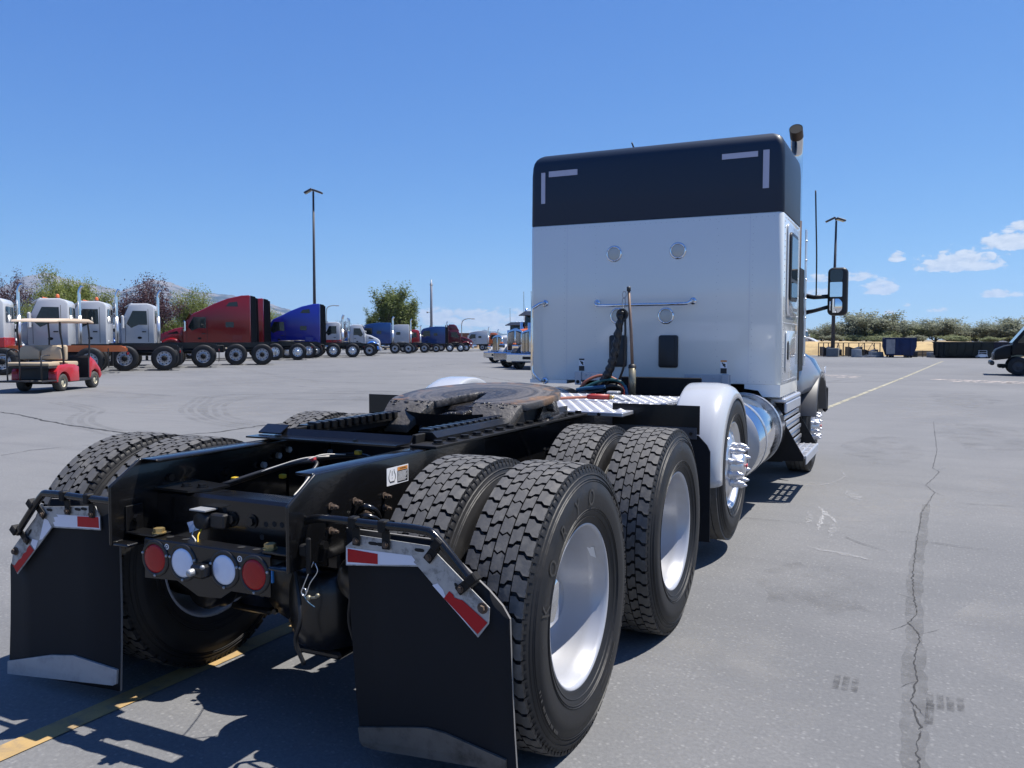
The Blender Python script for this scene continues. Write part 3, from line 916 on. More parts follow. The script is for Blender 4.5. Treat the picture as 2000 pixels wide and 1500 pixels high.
tree_at('plum_tree', 'dark purple leaved plum tree at far left behind the white and red truck cab', T_PLUM, 6.0, 4, 526, 58, .6, 0.4)
tree_at('plum_tree', 'wide dark purple plum tree behind the white cab with blue fender', T_PLUM2, 6.0, 288, 538, 56, .78, 1.7)
tree_at('pear_tree', 'big rounded yellow green tree behind the two white day cabs at left', T_PEAR, 7.0, 130, 520, 58, .70, 0.2)
tree_at('pear_tree', 'low green bushy tree at the left foot of the big rounded yellow green tree', T_PEAR2, 7.0, 76, 590, 55, .9, 1.1)
tree_at('pear_tree', 'narrow pointed green tree rising behind the red sleeper roof', T_PEAR2, 7.0, 388, 558, 66, .85, 2.1)
tree_at('pear_tree', 'small pointed green tree between the red and the blue sleeper trucks', T_PEAR2, 7.0, 541, 602, 80, 1.0, 0.9)
tree_at('shrub', 'dull green shrub behind the gap left of the red truck hood', T_PEAR2, 7.0, 348, 612, 72, 1.3, 2.9)
tree_at('poplar_tree', 'tallest of the green poplars behind the dark blue sleeper truck', T_POP, 9.0, 753, 556, 110, 1.35, 0.3)
tree_at('poplar_tree', 'middle slender green poplar right of the tallest poplar', T_POP2, 9.0, 781, 576, 112, 1.35, 1.3)
tree_at('poplar_tree', 'rightmost slender green poplar next to the tall grey pole', T_POP2, 9.0, 800, 575, 114, 1.15, 2.3)
tree_at('poplar_tree', 'shortest green poplar at the left edge of the poplar clump', T_POP2, 9.0, 728, 601, 108, 1.0, 3.1)
tree_at('plum_tree', 'small sparse reddish tree peeking over the white cab with two stacks', T_PLUM2, 6.0, 664, 626, 105, 0.7, 0.1)
tree_at('plum_tree', 'small sparse reddish tree just left of the shortest poplar', T_PLUM, 6.0, 702, 632, 104, 0.6, 2.2)
tree_at('pear_tree', 'tiny distant green tree right of the far hills above the white truck hood', T_PEAR2, 7.0, 995, 652, 170, 1.6, 2.2)

OL = [(1580, 648, 100, 2), (1603, 640, 101, 0), (1640, 628, 98, 1), (1690, 607, 97, 0), (1724, 640, 95, 2), (1748, 621, 99, 1), (1775, 636, 98, 2), (1800, 623, 101, 3), (1824, 618, 97, 1), (1848, 630, 99, 0), (1880, 636, 97, 0), (1905, 640, 101, 2), (1921, 624, 97, 3), (1945, 644, 99, 0), (1968, 648, 103, 2), (1998, 616, 96, 1), (2040, 612, 97, 0), (1665, 650, 94, 2), (1555, 644, 103, 1), (2085, 622, 99, 1), (2130, 614, 98, 3), (1712, 652, 92, 2), (1865, 651, 92, 2), (1788, 653, 92, 0), (1930, 655, 92, 2), (1625, 652, 94, 0)]
OLAB = ['olive bush behind the white truck at the foot of the grey hood', 'olive tree just left of the right light pole', 'spreading olive tree directly right of the right light pole', 'tallest olive tree left of the blue dumpster', 'greener low bush in front of the tallest olive tree', 'dark branched olive tree behind the blue dumpster', 'low olive bush right behind the right edge of the blue dumpster', 'slim upright olive tree between the two dumpsters', 'forked taller olive tree above the gap between the dumpsters', 'round olive tree above the left end of the dark green dumpster', 'broad olive tree above the middle of the dark green dumpster', 'low bush above the right end of the dark green dumpster', 'pointed dark olive tree between the dark green dumpster and the black van', 'round olive bush above the purple dumpster', 'pale low bush left of the black van windscreen', 'tall olive tree over the black van at the right edge']
for i, (px, top, dep, kk) in enumerate(OL):
    H0 = (4.2, 4.2, 3.4, 4.6)[kk]
    if i < len(OLAB): lab = OLAB[i]; g = 'olive trees on the bank'
    elif px > 2020: continue
    else: lab = {1665: 'low bush under the tallest olive tree left of the blue dumpster', 1555: 'bush hidden low behind the truck hood and side mirror', 1712: 'low bush in front of the greener bush just left of the blue dumpster', 1865: 'small bush over the left half of the dark green dumpster', 1788: 'small bush over the right edge of the blue dumpster', 1930: 'small bush above the left end of the purple dumpster', 1625: 'low bush at the foot of the right light pole'}[px]; g = 'low bushes along the bank'
    tree_at('olive_tree' if i < len(OLAB) or px > 2020 else 'bush', lab, T_OL[kk], H0, px, top, dep, 1.45 if i < 17 else 1.9, i * 1.37, g, z=1.1)

# ------------------------------------------------------------------ light poles
PAINT = mat('dark_bronze_pole', (0.035, 0.033, 0.040), 0.5)
GALV = mat('grey_galvanised_pole', (0.26, 0.26, 0.28), 0.5, metal=0.4)
CONC = mat('concrete', (0.27, 0.285, 0.29), 0.9, var=0.12, vscale=3, dirt=(0.14, 0.14, 0.135), dscale=2, damt=0.5)
CONCD = mat('dark_stained_concrete', (0.13, 0.14, 0.145), 0.9, var=0.12, vscale=3, dirt=(0.06, 0.06, 0.06), dscale=2, damt=0.5)


def floodlight(t, z, a, tilt):
    b = MB()
    b.M = Matrix.Translation((0, 0, z)) @ Matrix.Rotation(a, 4, 'Z') @ Matrix.Translation((0.42, 0, 0.12)) @ Matrix.Rotation(tilt, 4, 'Y')
    b.box(-0.38, 0.38, -0.28, 0.28, -0.06, 0.10, 0.03)
    b.box(-0.32, 0.32, -0.22, 0.22, -0.075, -0.061, 0.005, 1)
    b.box(-0.46, -0.36, -0.06, 0.06, -0.16, 0.02, 0.01)
    b.build('floodlight', [PAINT, M['frostlens']], t)


x, y = pol(616, 74)
t = thing('light_pole', 'tall dark light pole with two floodlights rising behind the blue sleeper truck', 'light pole', (x, y, 0), 0)
b = MB(); b.tube([(0, 0, 0), (0, 0, 7), (-0.0, 0, 14.3)], [0.16, 0.12, 0.085], 10); b.build('pole', PAINT, t)
b = MB(); b.lathe([(0, .3), (.7, .3), (.72, .0)], 'z', n=16); b.build('pole_base', CONC, t)
floodlight(t, 14.25, math.radians(205), 0.5); floodlight(t, 14.2, math.radians(20), 0.35)
x, y = pol(1625, 71.5)
t = thing('light_pole', 'dark light pole with floodlights standing on a concrete block at the right lot edge', 'light pole', (x, y, 0), 0)
b = MB(); b.tube([(0, 0, 0.6), (0, 0, 6), (0.05, 0, 11.55)], [0.17, 0.13, 0.08], 10); b.build('pole', PAINT, t)
b = MB(); b.box(-0.48, 0.48, -0.48, 0.48, 0, 0.75, 0.03); b.build('pole_base', CONCD, t)
floodlight(t, 11.5, math.radians(200), 0.45); floodlight(t, 11.5, math.radians(25), 0.3)
x, y = pol(843, 112)
t = thing('flag_pole', 'plain tall grey pole right of the poplars', 'pole', (x, y, 0), 0)
b = MB(); b.tube([(0, 0, 0), (0, 0, 8.9), (0, 0, 8.95), (0, 0, 9.35)], [0.2, 0.15, 0.08, 0.08], 10); b.lathe([(8.6, .16), (8.6, .20), (8.75, .2), (8.75, .1)], 'z', n=12); b.build('pole', GALV, t)
b = MB(); b.add([(-0.02, 0, 1.9), (-0.02, 0, 3.6), (-0.5, .1, 2.9), (-1.1, .05, 2.2), (-1.35, .1, 1.75), (-0.6, 0, 1.9)], [[0, 1, 2, 3, 4, 5]]); b.build('drooping_flag', mat('grey_red_flag', (0.28, 0.22, 0.30), .8), t)
b = MB(); b.tube([(0, 0, 5.0), (-0.55, 0, 5.02)], 0.03, 6); b.ball((-0.62, 0, 5.02), .13, 8, 6); b.build('sensor_arm', GALV, t)
for px, dp, top, ln, sg, lab in ((639, 135, 598, 1.1, 1, 'thin cobra head street light behind the blue sleeper truck'), (902, 135, 623, 1.15, 1, 'thin cobra head street light behind the dark red truck')):
    x, y = pol(px, dp); hgt = 1.476 + (662 - top) * dp / 1627.5
    t = thing('street_light', lab, 'street light', (x, y, 0), math.radians(25.8), 'cobra head street lights along the road')
    b = MB(); b.tube(smooth_path([(0, 0, 0), (0, 0, hgt * .5), (0, 0, hgt - .9), (0.25, 0, hgt - .25), (0.9, 0, hgt), (1.5 * ln, 0, hgt + .02)], 4), 0.065, 7); b.build('pole', GALV, t)
    b = MB(); b.box(1.35 * ln, 1.35 * ln + .55, -.12, .12, hgt - .08, hgt + .06, .03); b.build('lamp_head', GALV, t)

# ------------------------------------------------------------------ dumpsters, blocks and racks at the lot edge
def dumpster(name, label, px0, px1, dep, hgt, paint, rot, dirt=None, L=6.0, Wd=2.45):
    """roll-off container, near corner at px0, turned by rot"""
    xm, ym = pol((px0 + px1) / 2, dep)
    t = thing(name, label, 'dumpster', (xm, ym, 0), rot)
    b = MB()
    w, l = Wd / 2, L / 2
    b.prism([(-w, .95), (-w, hgt), (w, hgt), (w, .95), (w - .22, .18), (-w + .22, .18)], 'y', -l, l)
    b.build('body', paint, t, bevel=0.02)
    b = MB()
    b.box(-w - .05, -w + .04, -l - .02, l + .02, hgt - .005, hgt + .09, .01); b.box(w - .04, w + .05, -l - .02, l + .02, hgt - .005, hgt + .09, .01)
    b.box(-w, w, -l - .06, -l + .05, hgt - .004, hgt + .088, .01); b.box(-w, w, l - .05, l + .06, hgt - .004, hgt + .088, .01)
    b.build('top_rail', paint, t)
    for s in (-1, 1):
        for i in range(int(L / .62)):
            y = -l + .35 + i * .62
            b = MB(); b.prism([(s * w, .95), (s * w, hgt - .01), (s * (w + .075), hgt - .01), (s * (w + .075), .9), (s * (w - .17), .17), (s * (w - .235), .17)], 'y', y - .05, y + .05); b.build('rib', paint, t)
    for i in range(3):
        x = -w + .35 + i * (Wd - .7) / 2
        b = MB(); b.box(x - .05, x + .05, -l - .07, -l - .004, .22, hgt - .01, .005); b.build('rib', paint, t)
    for x in (-.55, .55):
        b = MB(); b.box(x - .08, x + .08, -l, l, 0.0, .175, .01); b.build('skid', M['blackmatt'], t)
    for x in (-.8, .8):
        for y in (-l + .15, l - .15):
            b = MB(); b.tube([(x - .07, y, .1), (x + .07, y, .1)], .1, 12); b.build('roller', M['blackmatt'], t)
    return t


BLUE = mat('dark_blue_container_paint', (0.006, 0.018, 0.075), 0.5, spec=0.3, var=0.2, vscale=1.5, dirt=(0.012, 0.014, 0.025), dscale=1.5, damt=0.5)
DGREEN = mat('dark_green_container_paint', (0.009, 0.013, 0.012), 0.6, spec=0.25, var=0.3, vscale=1.5, dirt=(0.03, 0.03, 0.027), dscale=1.5, damt=0.5)
PURP = mat('dark_purple_container_paint', (0.012, 0.012, 0.028), 0.6, spec=0.25, var=0.3, vscale=1.5, dirt=(0.06, 0.054, 0.06), dscale=1.5, damt=0.55)
d1 = dumpster('dumpster', 'tall dark blue roll off dumpster with a bare grey end panel', 1723, 1785, 69.5, 1.55, BLUE, math.radians(6), L=2.6, Wd=2.3)
b = MB(); b.box(-1.08, -0.42, -1.39, -1.375, 0.3, 1.5, .0); b.build('grey_end_panel', mat('scuffed_primer', (0.27, 0.26, 0.26), .7, var=.2, dirt=(0.05, 0.05, 0.08), dscale=2, damt=.6), d1)
d2 = dumpster('dumpster', 'long dark green roll off dumpster between the blue one and the black van', 1836, 1920, 67.5, 1.22, DGREEN, math.radians(-68), L=3.7, Wd=2.3)
d3 = dumpster('dumpster', 'dark purple dumpster half hidden behind the nose of the black van', 1925, 2010, 72.0, 1.2, PURP, math.radians(-68), L=4.2, Wd=2.3)
BLK = [(1672, 694, 70.0, 0.62, 0.95, CONC, 'sloped grey concrete block right of the pole base'), (1710, 700, 70.5, 1.0, .62, CONC, 'pale grey concrete block left of the blue dumpster'), (1824, 700, 70.0, 1.0, .60, CONC, 'pale grey concrete block left of the dark green dumpster')]
for px, yb_, dp, wd, hh, mt, lab in BLK:
    x, y = pol(px, dp)
    b = MB(); b.prism([(-wd * .5, 0), (-wd * .5, hh * .72), (wd * .4, hh * .72), (wd * .5, 0)], 'y', -.4, .4)
    o = b.build('concrete_block', mt, bevel=.02); o.location = (x, y, 0); o.rotation_euler = (0, 0, math.radians(24)); tag(o, lab, 'concrete block')
x, y = pol(1797, 71)
t = thing('wooden_crate', 'low brown timber crate between the two dumpsters', 'crate', (x, y, 0), math.radians(24))
WOOD = mat('weathered_wood', (0.15, 0.115, 0.085), .85, var=.3, vscale=4)
for i in range(4):
    b = MB(); b.box(-.95, .95, -.3, -.26, .04 + i * .13, .15 + i * .13, .005); b.build('plank', WOOD, t)
    b = MB(); b.box(-.95, .95, .26, .3, .04 + i * .13, .15 + i * .13, .005); b.build('plank', WOOD, t)
for xx in (-.97, 0, .97):
    b = MB(); b.box(xx - .04, xx + .04, -.34, -.301, 0, .56, .005); b.build('post', WOOD, t)
x, y = pol(1782, 71)
b = MB(); b.box(-.35, .35, -.3, .3, 0, .5, .04); o = b.build('storage_bin', M['plastic']); o.location = (x, y, 0); tag(o, 'low black plastic bin right of the blue dumpster', 'bin')
RACKM = mat('rusty_rack_steel', (0.085, 0.062, 0.055), .7, metal=.2, var=.3, vscale=5)
for px, wd, lab in ((1681, 2.7, 'steel frame rack holding black bins left of the blue dumpster'), (1621, 1.7, 'cluttered steel rack behind the right light pole base')):
    x, y = pol(px, 73)
    t = thing('steel_rack', lab, 'rack', (x, y, 0), math.radians(25))
    for zz in (0.06, 1.18):
        for yy in (-.6, .6):
            b = MB(); b.box(-wd / 2, wd / 2, yy - .03, yy + .03, zz - .03, zz + .03); b.build('beam', RACKM, t)
    for xx in (-wd / 2, 0, wd / 2):
        for yy in (-.6, .6):
            b = MB(); b.box(xx - .03, xx + .03, yy - .032, yy + .032, 0, 1.2); b.build('upright', RACKM, t)
    for xa, xb_ in ((-wd * .35, -.08), (.08, wd * .25), (wd * .45, wd * .25)):
        b = MB(); b.tube([(xa, -.6, .1), (xb_, -.6, 1.15)], .022, 6); b.build('brace', RACKM, t)
    for i, (xc, ww, hh) in enumerate(((-wd * .25, wd * .42, .85), (wd * .25, wd * .42, .62))):
        b = MB()
        b.prism([(xc - ww / 2, .1), (xc - ww / 2, hh), (xc - ww / 4, hh - .1), (xc, hh - .16), (xc + ww / 4, hh - .1), (xc + ww / 2, hh), (xc + ww / 2, .1)], 'y', -.5, .5)
        o = b.build('black_bin', M['plastic']); o.location = (x, y, 0); o.rotation_euler = (0, 0, math.radians(25))
        tag(o, ('left' if i == 0 else 'right') + ' black bin inside the ' + ('steel frame rack by the blue dumpster' if wd > 2 else 'cluttered rack behind the light pole'), 'bin')
x, y = pol(1690, 69.3)
b = MB()
for i in range(5):
    b.M = Matrix.Translation((random.uniform(-.5, .5), random.uniform(-.3, .3), .03 + i * .03)) @ Matrix.Rotation(random.uniform(-.5, .5), 4, 'Z') @ Matrix.Rotation(.06, 4, 'Y')
    b.box(-.55, .55, -.15, .15, -.012, .012)
b.M = None
o = b.build('scrap_sheet', M['white']); o.location = (x, y, 0.02); o['kind'] = 'stuff'; tag(o, 'scattered white scrap sheets on the asphalt', 'scrap', kind='stuff')
x, y = pol(1915, 66.5)
t = thing('wire_cart', 'small pale wire cart at the right end of the green dumpster', 'cart', (x, y, 0), .4)
b = MB()
for xx in (-.3, .3):
    for yy in (-.22, .22): b.tube([(xx * 1.1, yy, .1), (xx, yy, .62)], .018, 6)
for zz in (.3, .45, .62):
    b.tube([(-.3, -.22, zz), (.3, -.22, zz), (.3, .22, zz), (-.3, .22, zz), (-.3, -.22, zz)], .015, 6)
b.build('frame', M['label'], t)
b = MB(); b.prism([(-.38, .08), (-.38, .22), (-.1, .36), (.36, .30), (.42, .1)], 'y', -.2, .2); b.build('tray', M['label'], t)
for xx in (-.3, .3):
    b = MB(); b.tube([(xx, -.25, .07), (xx, -.21, .07)], .07, 10); b.build('wheel', M['tyre'], t)
x, y = pol(1978, 240)
t = thing('warehouse', 'pale flat roofed building far behind the bank at right', 'building', (x, y, 0), math.radians(20))
b = MB(); b.box(-9, 9, -6, 6, 0, 4.3); b.build('wall', M['label'], t)
b = MB(); b.box(3.4, 6.6, -3, 3, 4.31, 5.7); b.build('roof_unit', CONCD, t)
b = MB()
for zz in (4.6, 5.5, 6.4):
    b.tube([(-6, 0, zz), (-4.6, 0, zz)], .06, 6)
for xx in (-6, -5.3, -4.6): b.tube([(xx, 0, 4.3), (xx, 0, 6.5)], .06, 6)
b.build('roof_frame', GALV, t)
x, y = pol(835, 150)
b = MB(); b.box(-9, 9, -4, 4, 0, 2.5); o = b.build('brick_building', mat('brown_brick', (0.16, 0.085, 0.06), .9, var=.2)); o.location = (x, y, 0); o.rotation_euler = (0, 0, .45); tag(o, 'low brown building behind the blue sleeper truck and tall pole', 'building')

# ================================================================== THE SEMI TRUCK (x right, y forward, rear axle at y = 0)
def tyre_mesh(kind='drive'):
    b = MB()
    half = [(0.108, 0.288), (0.117, 0.297), (0.1215, 0.305), (0.124, 0.318), (0.128, 0.322), (0.1345, 0.348), (0.1395, 0.375), (0.1405, 0.400), (0.1395, 0.428),
            (0.1365, 0.431), (0.134, 0.448), (0.132, 0.450), (0.1285, 0.466), (0.1265, 0.468), (0.1225, 0.484), (0.118, 0.4955), (0.112, 0.500)]
    prof = half + [(0.06, 0.5035), (0.0, 0.5045), (-0.06, 0.5035)] + [(-a, r) for a, r in half[::-1]]
    b.lathe(prof, 'x', n=72, m=0)
    for rr, aa in ((0.3245, .1285), (0.345, .1345), (0.353, .1362), (0.452, .1325), (0.4605, .1305), (0.476, .1255)):
        for sx in (-1, 1):
            b.lathe([(sx * (aa - .002), rr - .0022), (sx * (aa + .0022), rr), (sx * (aa - .002), rr + .0022)], 'x', n=72, m=0, smooth=False)
    if kind == 'drive':
        N = 50; p = 2 * PI / N
        cols = [(-0.0905, 0.049, 1), (-0.0435, 0.038, -1), (0.0, 0.040, 1), (0.0435, 0.038, -1), (0.0905, 0.049, 1)]
        for ci, (xc, w, sg) in enumerate(cols):
            mid = ci == 2
            fill = 0.89 if mid else 0.79
            sk = 0.20
            hw = w / 2
            off = 0.0 if ci in (0, 2, 4) else 0.5
            out = [(-1, 0), (-0.25, 0), (0.25, sk), (1, sk), (1, sk + fill), (0.25, sk + fill), (-0.25, fill), (-1, fill)]
            if mid:
                out = [(-1, 0), (-0.33, 0.14), (0.33, -0.02), (1, 0.12), (1, 0.12 + fill), (0.33, fill - 0.02), (-0.33, fill + 0.14), (-1, fill)]
            for i in range(N):
                vs = []
                for lvl in (0, 1):
                    for (u, q) in out:
                        g = 0.0 if lvl else 0.0
                        x = xc + sg * u * hw * (1.0 if lvl else 1.04)
                        R = (0.5172 - 0.0022 * (abs(x) / 0.11) ** 2) if lvl else 0.500
                        if abs(x) > 0.108 and lvl: R -= 0.002
                        t = (i + off + q) * p + (0.0 if lvl else (-0.0025 if q < 0.5 else 0.0025))
                        vs.append((x, R * math.cos(t), R * math.sin(t)))
                top = list(range(8, 16))
                fs = [top] + [[j, (j + 1) % 8, 8 + (j + 1) % 8, 8 + j] for j in range(8)]
                b.add(vs, [fs[0]], False, 1)
                o = len(b.v) - 16
                for f in fs[1:]:
                    b.f.append([o + q for q in f]); b.sm.append(False); b.mi.append(0)
        # little shoulder lugs
        for i in range(N * 2):
            t = (i + 0.3) * p / 2
            for sx in (-1, 1):
                vs = []
                for (x, r, d) in ((0.1135, 0.5135, -.012), (0.1135, 0.5135, .012), (0.1245, 0.487, .008), (0.1245, 0.487, -.008)):
                    vs.append((sx * x, r * math.cos(t + d), r * math.sin(t + d)))
                b.add(vs, [[0, 1, 2, 3]], False, 0)
    else:
        # steer ribs
        for xc, w in ((-0.092, .042), (-0.046, .038), (0, .038), (0.046, .038), (0.092, .042)):
            R = 0.513 if abs(xc) < .09 else 0.511
            b.lathe([(xc - w / 2, 0.498), (xc - w / 2, R), (xc + w / 2, R), (xc + w / 2, 0.498)], 'x', n=72, m=1, smooth=False)
    return b.mesh('tyre', [M['tyre'], M['tread']])


TYRE_DRIVE = tyre_mesh('drive')
TYRE_RIB = tyre_mesh('rib')

b = MB()   # deep dished outer rim of the duals
b.lathe([(0.109, 0.290), (0.112, 0.298), (0.117, 0.2985), (0.1185, 0.294), (0.113, 0.287), (0.100, 0.281), (0.078, 0.278), (0.066, 0.272), (0.040, 0.270), (0.0, 0.2655), (-0.040, 0.259), (-0.072, 0.250), (-0.098, 0.234), (-0.117, 0.208), (-0.129, 0.17), (-0.134, 0.13), (-0.136, 0.0)], 'x', n=72)
b.lathe([(-0.109, 0.290), (-0.115, 0.298), (-0.113, 0.285), (-0.09, 0.275), (-0.105, 0.24)], 'x', n=48)
RIM_DISH = b.mesh('wheel', M['rimwhite'])
b = MB()   # chrome hub cover in the middle of the dish
b.lathe([(-0.134, 0.128), (-0.122, 0.126), (-0.118, 0.113), (-0.02, 0.108), (0.004, 0.098), (0.020, 0.070), (0.024, 0.0)], 'x', n=40)
HUB_DOME = b.mesh('hub_cover', M['chrome'])
b = MB()   # inner dual rim seen from behind: barrel, brake drum
b.lathe([(-0.104, 0.288), (-0.112, 0.2965), (-0.117, 0.296), (-0.116, 0.285), (-0.10, 0.277), (-0.06, 0.27), (0.0, 0.262), (0.06, 0.258), (0.10, 0.22), (0.11, 0.12)], 'x', n=48)
RIM_INNER = b.mesh('wheel', M['rimwhite'])
b = MB()
b.lathe([(0.09, 0.0), (0.09, 0.20), (0.02, 0.212), (-0.08, 0.212), (-0.082, 0.195), (-0.06, 0.19), (-0.06, 0.0)], 'x', n=40)
DRUM = b.mesh('brake_drum', M['blackmatt'])

b = MB()   # aluminium disc wheel with ten hand holes
b.lathe([(-0.09, 0.29), (-0.10, 0.2965), (-0.09, 0.27), (0.0, 0.262), (0.045, 0.262), (0.062, 0.268), (0.09, 0.279), (0.104, 0.284), (0.109, 0.290), (0.112, 0.297), (0.117, 0.2985), (0.1185, 0.294), (0.113, 0.287), (0.098, 0.279), (0.082, 0.274), (0.078, 0.268), (0.082, 0.262)], 'x', n=72)


def cone_a(r):      # face height of the disc at radius r
    return 0.082 + (0.262 - r) / (0.262 - 0.165) * 0.034


for sct in range(10):
    a0 = 2 * PI * sct / 10; da = 2 * PI / 10
    hc, hr = 0.220, 0.0265
    bd = [(-.5, .262), (-.25, .262), (0, .262), (.25, .262), (.5, .262), (.5, .2135), (.5, .165), (.25, .165), (0, .165), (-.25, .165), (-.5, .165), (-.5, .2135)]
    ring = []; hole = []; deep = []
    for u, r in bd:
        t = a0 + u * da
        ring.append((cone_a(r), r * math.cos(t), r * math.sin(t)))
        ang = math.atan2(r - hc, u * da * 0.22)
        rr = hc + hr * math.sin(ang); tt = a0 + hr * 1.05 * math.cos(ang) / hc
        hole.append((cone_a(rr), rr * math.cos(tt), rr * math.sin(tt)))
        deep.append((cone_a(rr) - 0.022, rr * math.cos(tt), rr * math.sin(tt)))
    n = len(bd)
    b.add(ring + hole + deep, [[j, (j + 1) % n, n + (j + 1) % n, n + j] for j in range(n)] + [[n + j, n + (j + 1) % n, 2 * n + (j + 1) % n, 2 * n + j] for j in range(n)], True)
b.lathe([(0.116, 0.165), (0.120, 0.15), (0.120, 0.105), (0.112, 0.10)], 'x', n=60)
b.lathe([(0.03, 0.262), (0.03, 0.05)], 'x', n=40, m=1)
RIM_ALU = b.mesh('wheel', [M['alu'], M['blackmatt']])
b = MB()
b.lathe([(0.0, 0.0), (0.0, 0.024), (0.012, 0.024), (0.014, 0.0195), (0.038, 0.0185), (0.050, 0.0225), (0.062, 0.020), (0.085, 0.0105), (0.096, 0.0065), (0.099, 0.0)], 'x', n=14)
SPIKE = b.mesh('lug_nut_cover', M['nut'])
b = MB()
b.lathe([(0.10, 0.108), (0.125, 0.105), (0.13, 0.088), (0.185, 0.083), (0.198, 0.07), (0.2, 0.0)], 'x', n=32)
b.lathe([(0.198, 0.0), (0.215, 0.02), (0.215, 0.0)], 'x', n=16, m=1)
HUB_ALU = b.mesh('hub', [M['alu'], M['redcap']])

TRUCK = thing('semi_truck', 'white and slate grey sleeper tractor unit seen from behind with bare frame and fifth wheel', 'truck')


def wheel(x, y, z, kind, side, phase=0.0):
    """side +1 outer face to the right"""
    me = {'dish': RIM_DISH, 'inner': RIM_INNER, 'alu': RIM_ALU}[kind]
    w = inst('wheel', me, TRUCK, (x, y, z), (0 if side > 0 else 0, 0, 0 if side > 0 else PI))
    ty = inst('tyre', TYRE_RIB if kind == 'alu' else TYRE_DRIVE, w, rot=(phase, 0, 0))
    if kind == 'dish':
        inst('hub_cover', HUB_DOME, w)
    if kind == 'inner':
        inst('brake_drum', DRUM, w)
    if kind == 'alu':
        inst('hub', HUB_ALU, w)
        for i in range(10):
            t = 2 * PI * (i + .5) / 10
            inst('lug_nut_cover', SPIKE, w, (0.118, 0.1345 * math.cos(t), 0.1345 * math.sin(t)))
    return w


ZW = 0.510
for side in (1, -1):
    for j, y in enumerate((0.0, 1.32)):
        dx_ = 0.0 if side > 0 else 0.06
        wo = wheel(side * 1.085 + dx_, y, ZW, 'dish', side, 0.11 * j + (0.05 if side > 0 else 0))
        wheel(side * 0.752 + dx_, y, ZW, 'inner', side, 0.07 + 0.2 * j)
        if side > 0 and j == 0: REAR_RIGHT = wo
        if side > 0 and j == 1: SECOND_RIGHT = wo
PY, PZ = 2.98, 0.615
for side in (1, -1):
    wheel(side * 1.045, PY, PZ, 'alu', side, 0.2)
SY = 7.05
for side in (1, -1):
    wheel(side * 1.135, SY, 0.512, 'alu', side, 0.4)

# raised brand lettering on the rear right sidewall
b = MB()
for ch, deg in zip('KORYO', (166, 146, 126, 106, 86)):
    vs, fs = text_mesh(ch, 0.082)
    out = []
    for (x, y, z) in vs:
        r = 0.392 + y * 1.05; t = math.radians(deg) - x * 0.85 / 0.392
        out.append((0.1432, r * math.cos(t), r * math.sin(t)))
    b.add(out, fs)
    side_v = []
for deg, w_, r0, r1 in ((182, .012, .35, .41), (-62, .10, .372, .402)):
    for (ra, rb) in ((r0, r0 + .003), (r1 - .003, r1)):
        q = []
        for t in (-w_, -w_ / 3, w_ / 3, w_):
            q.append((0.1425, ra * math.cos(math.radians(deg) + t), ra * math.sin(math.radians(deg) + t)))
        for t in (w_, w_ / 3, -w_ / 3, -w_):
            q.append((0.1425, rb * math.cos(math.radians(deg) + t), rb * math.sin(math.radians(deg) + t)))
        b.add(q, [list(range(8))])
r_ = random.Random(6)
for d0, d1, rad in ((-28, 52, 0.440), (-52, -36, 0.375), (200, 232, 0.44)):
    d = d0
    while d < d1:
        wd_ = r_.uniform(.5, 1.3)
        if r_.random() < .72:
            q = [(0.1372 if rad > .42 else .1428, rr * math.cos(math.radians(dd)), rr * math.sin(math.radians(dd))) for dd, rr in ((d, rad), (d + wd_, rad), (d + wd_, rad + .011), (d, rad + .011))]
            b.add(q, [[0, 1, 2, 3]])
        d += wd_ + .35
tag(b.build('sidewall_lettering', M['letter'], REAR_RIGHT, fix=False), 'raised tyre lettering reading KORYO')

b = MB()
q = []
for t, aa in ((24, .080), (36, .080), (36, .052), (26, .060)):
    rr = .2755 - (0.0012 if aa > .07 else 0.0045)
    q.append((aa, rr * math.cos(math.radians(t)), rr * math.sin(math.radians(t))))
b.add(q, [[0, 1, 2, 3]])
b.build('sticker', M['label'], REAR_RIGHT, fix=False)
b = MB()
for d in (-70, -62, -54, -46):
    q = [(0.1432, rr * math.cos(math.radians(dd)), rr * math.sin(math.radians(dd))) for dd, rr in ((d, .375), (d + 4.5, .375), (d + 4.5, .412), (d, .412))]
    b.add(q, [[0, 1, 2, 3]])
b.build('sidewall_lettering', M['letter'], SECOND_RIGHT, fix=False)

# ---------------------------------------------------------------- frame rails
for s in (-1, 1):
    b = MB()
    web = [(-0.675, 0.70), (-0.675, 0.925), (-0.535, 1.012), (0.72, 1.012), (0.72, 0.70)]
    b.prism(web, 'x', s * 0.416, s * 0.430)
    b.prism([(-0.52, 0.998), (-0.535, 1.0125), (0.72, 1.0125), (0.72, 0.998)], 'x', s * 0.335, s * 0.417)
    b.prism([(-0.67, 0.70), (0.72, 0.70), (0.72, 0.713), (-0.67, 0.713)], 'x', s * 0.335, s * 0.417)
    b.build('frame_rail_extension', M['rail'], TRUCK, bevel=0.009, seg=3)
    b = MB()
    b.box(s * 0.408, s * 0.4155, 0.3, 8.3, 0.72, 0.997)
    b.box(s * 0.335, s * 0.421, 0.725, 8.3, 0.985, 0.998, 0.003)
    b.box(s * 0.335, s * 0.421, 0.725, 8.3, 0.715, 0.727, 0.003)
    b.build('frame_rail', M['rail'], TRUCK)
BOLT = MB().bolt((0, 0, 0), (1, 0, 0), 0.017, 0.016).mesh('bolt', M['rust'])
BOLTK = MB().bolt((0, 0, 0), (1, 0, 0), 0.016, 0.016).mesh('bolt', M['black'])
b = MB(); b.tube([(0, 0, 0), (0.040, 0, 0)], 0.0075, 8); b.bolt((0.012, 0, 0), (1, 0, 0), 0.0145, 0.013); b.disc((0.001, 0, 0), (1, 0, 0), 0.019, 12, 0, 0.004)
STUD = b.mesh('bolt', M['rust'])
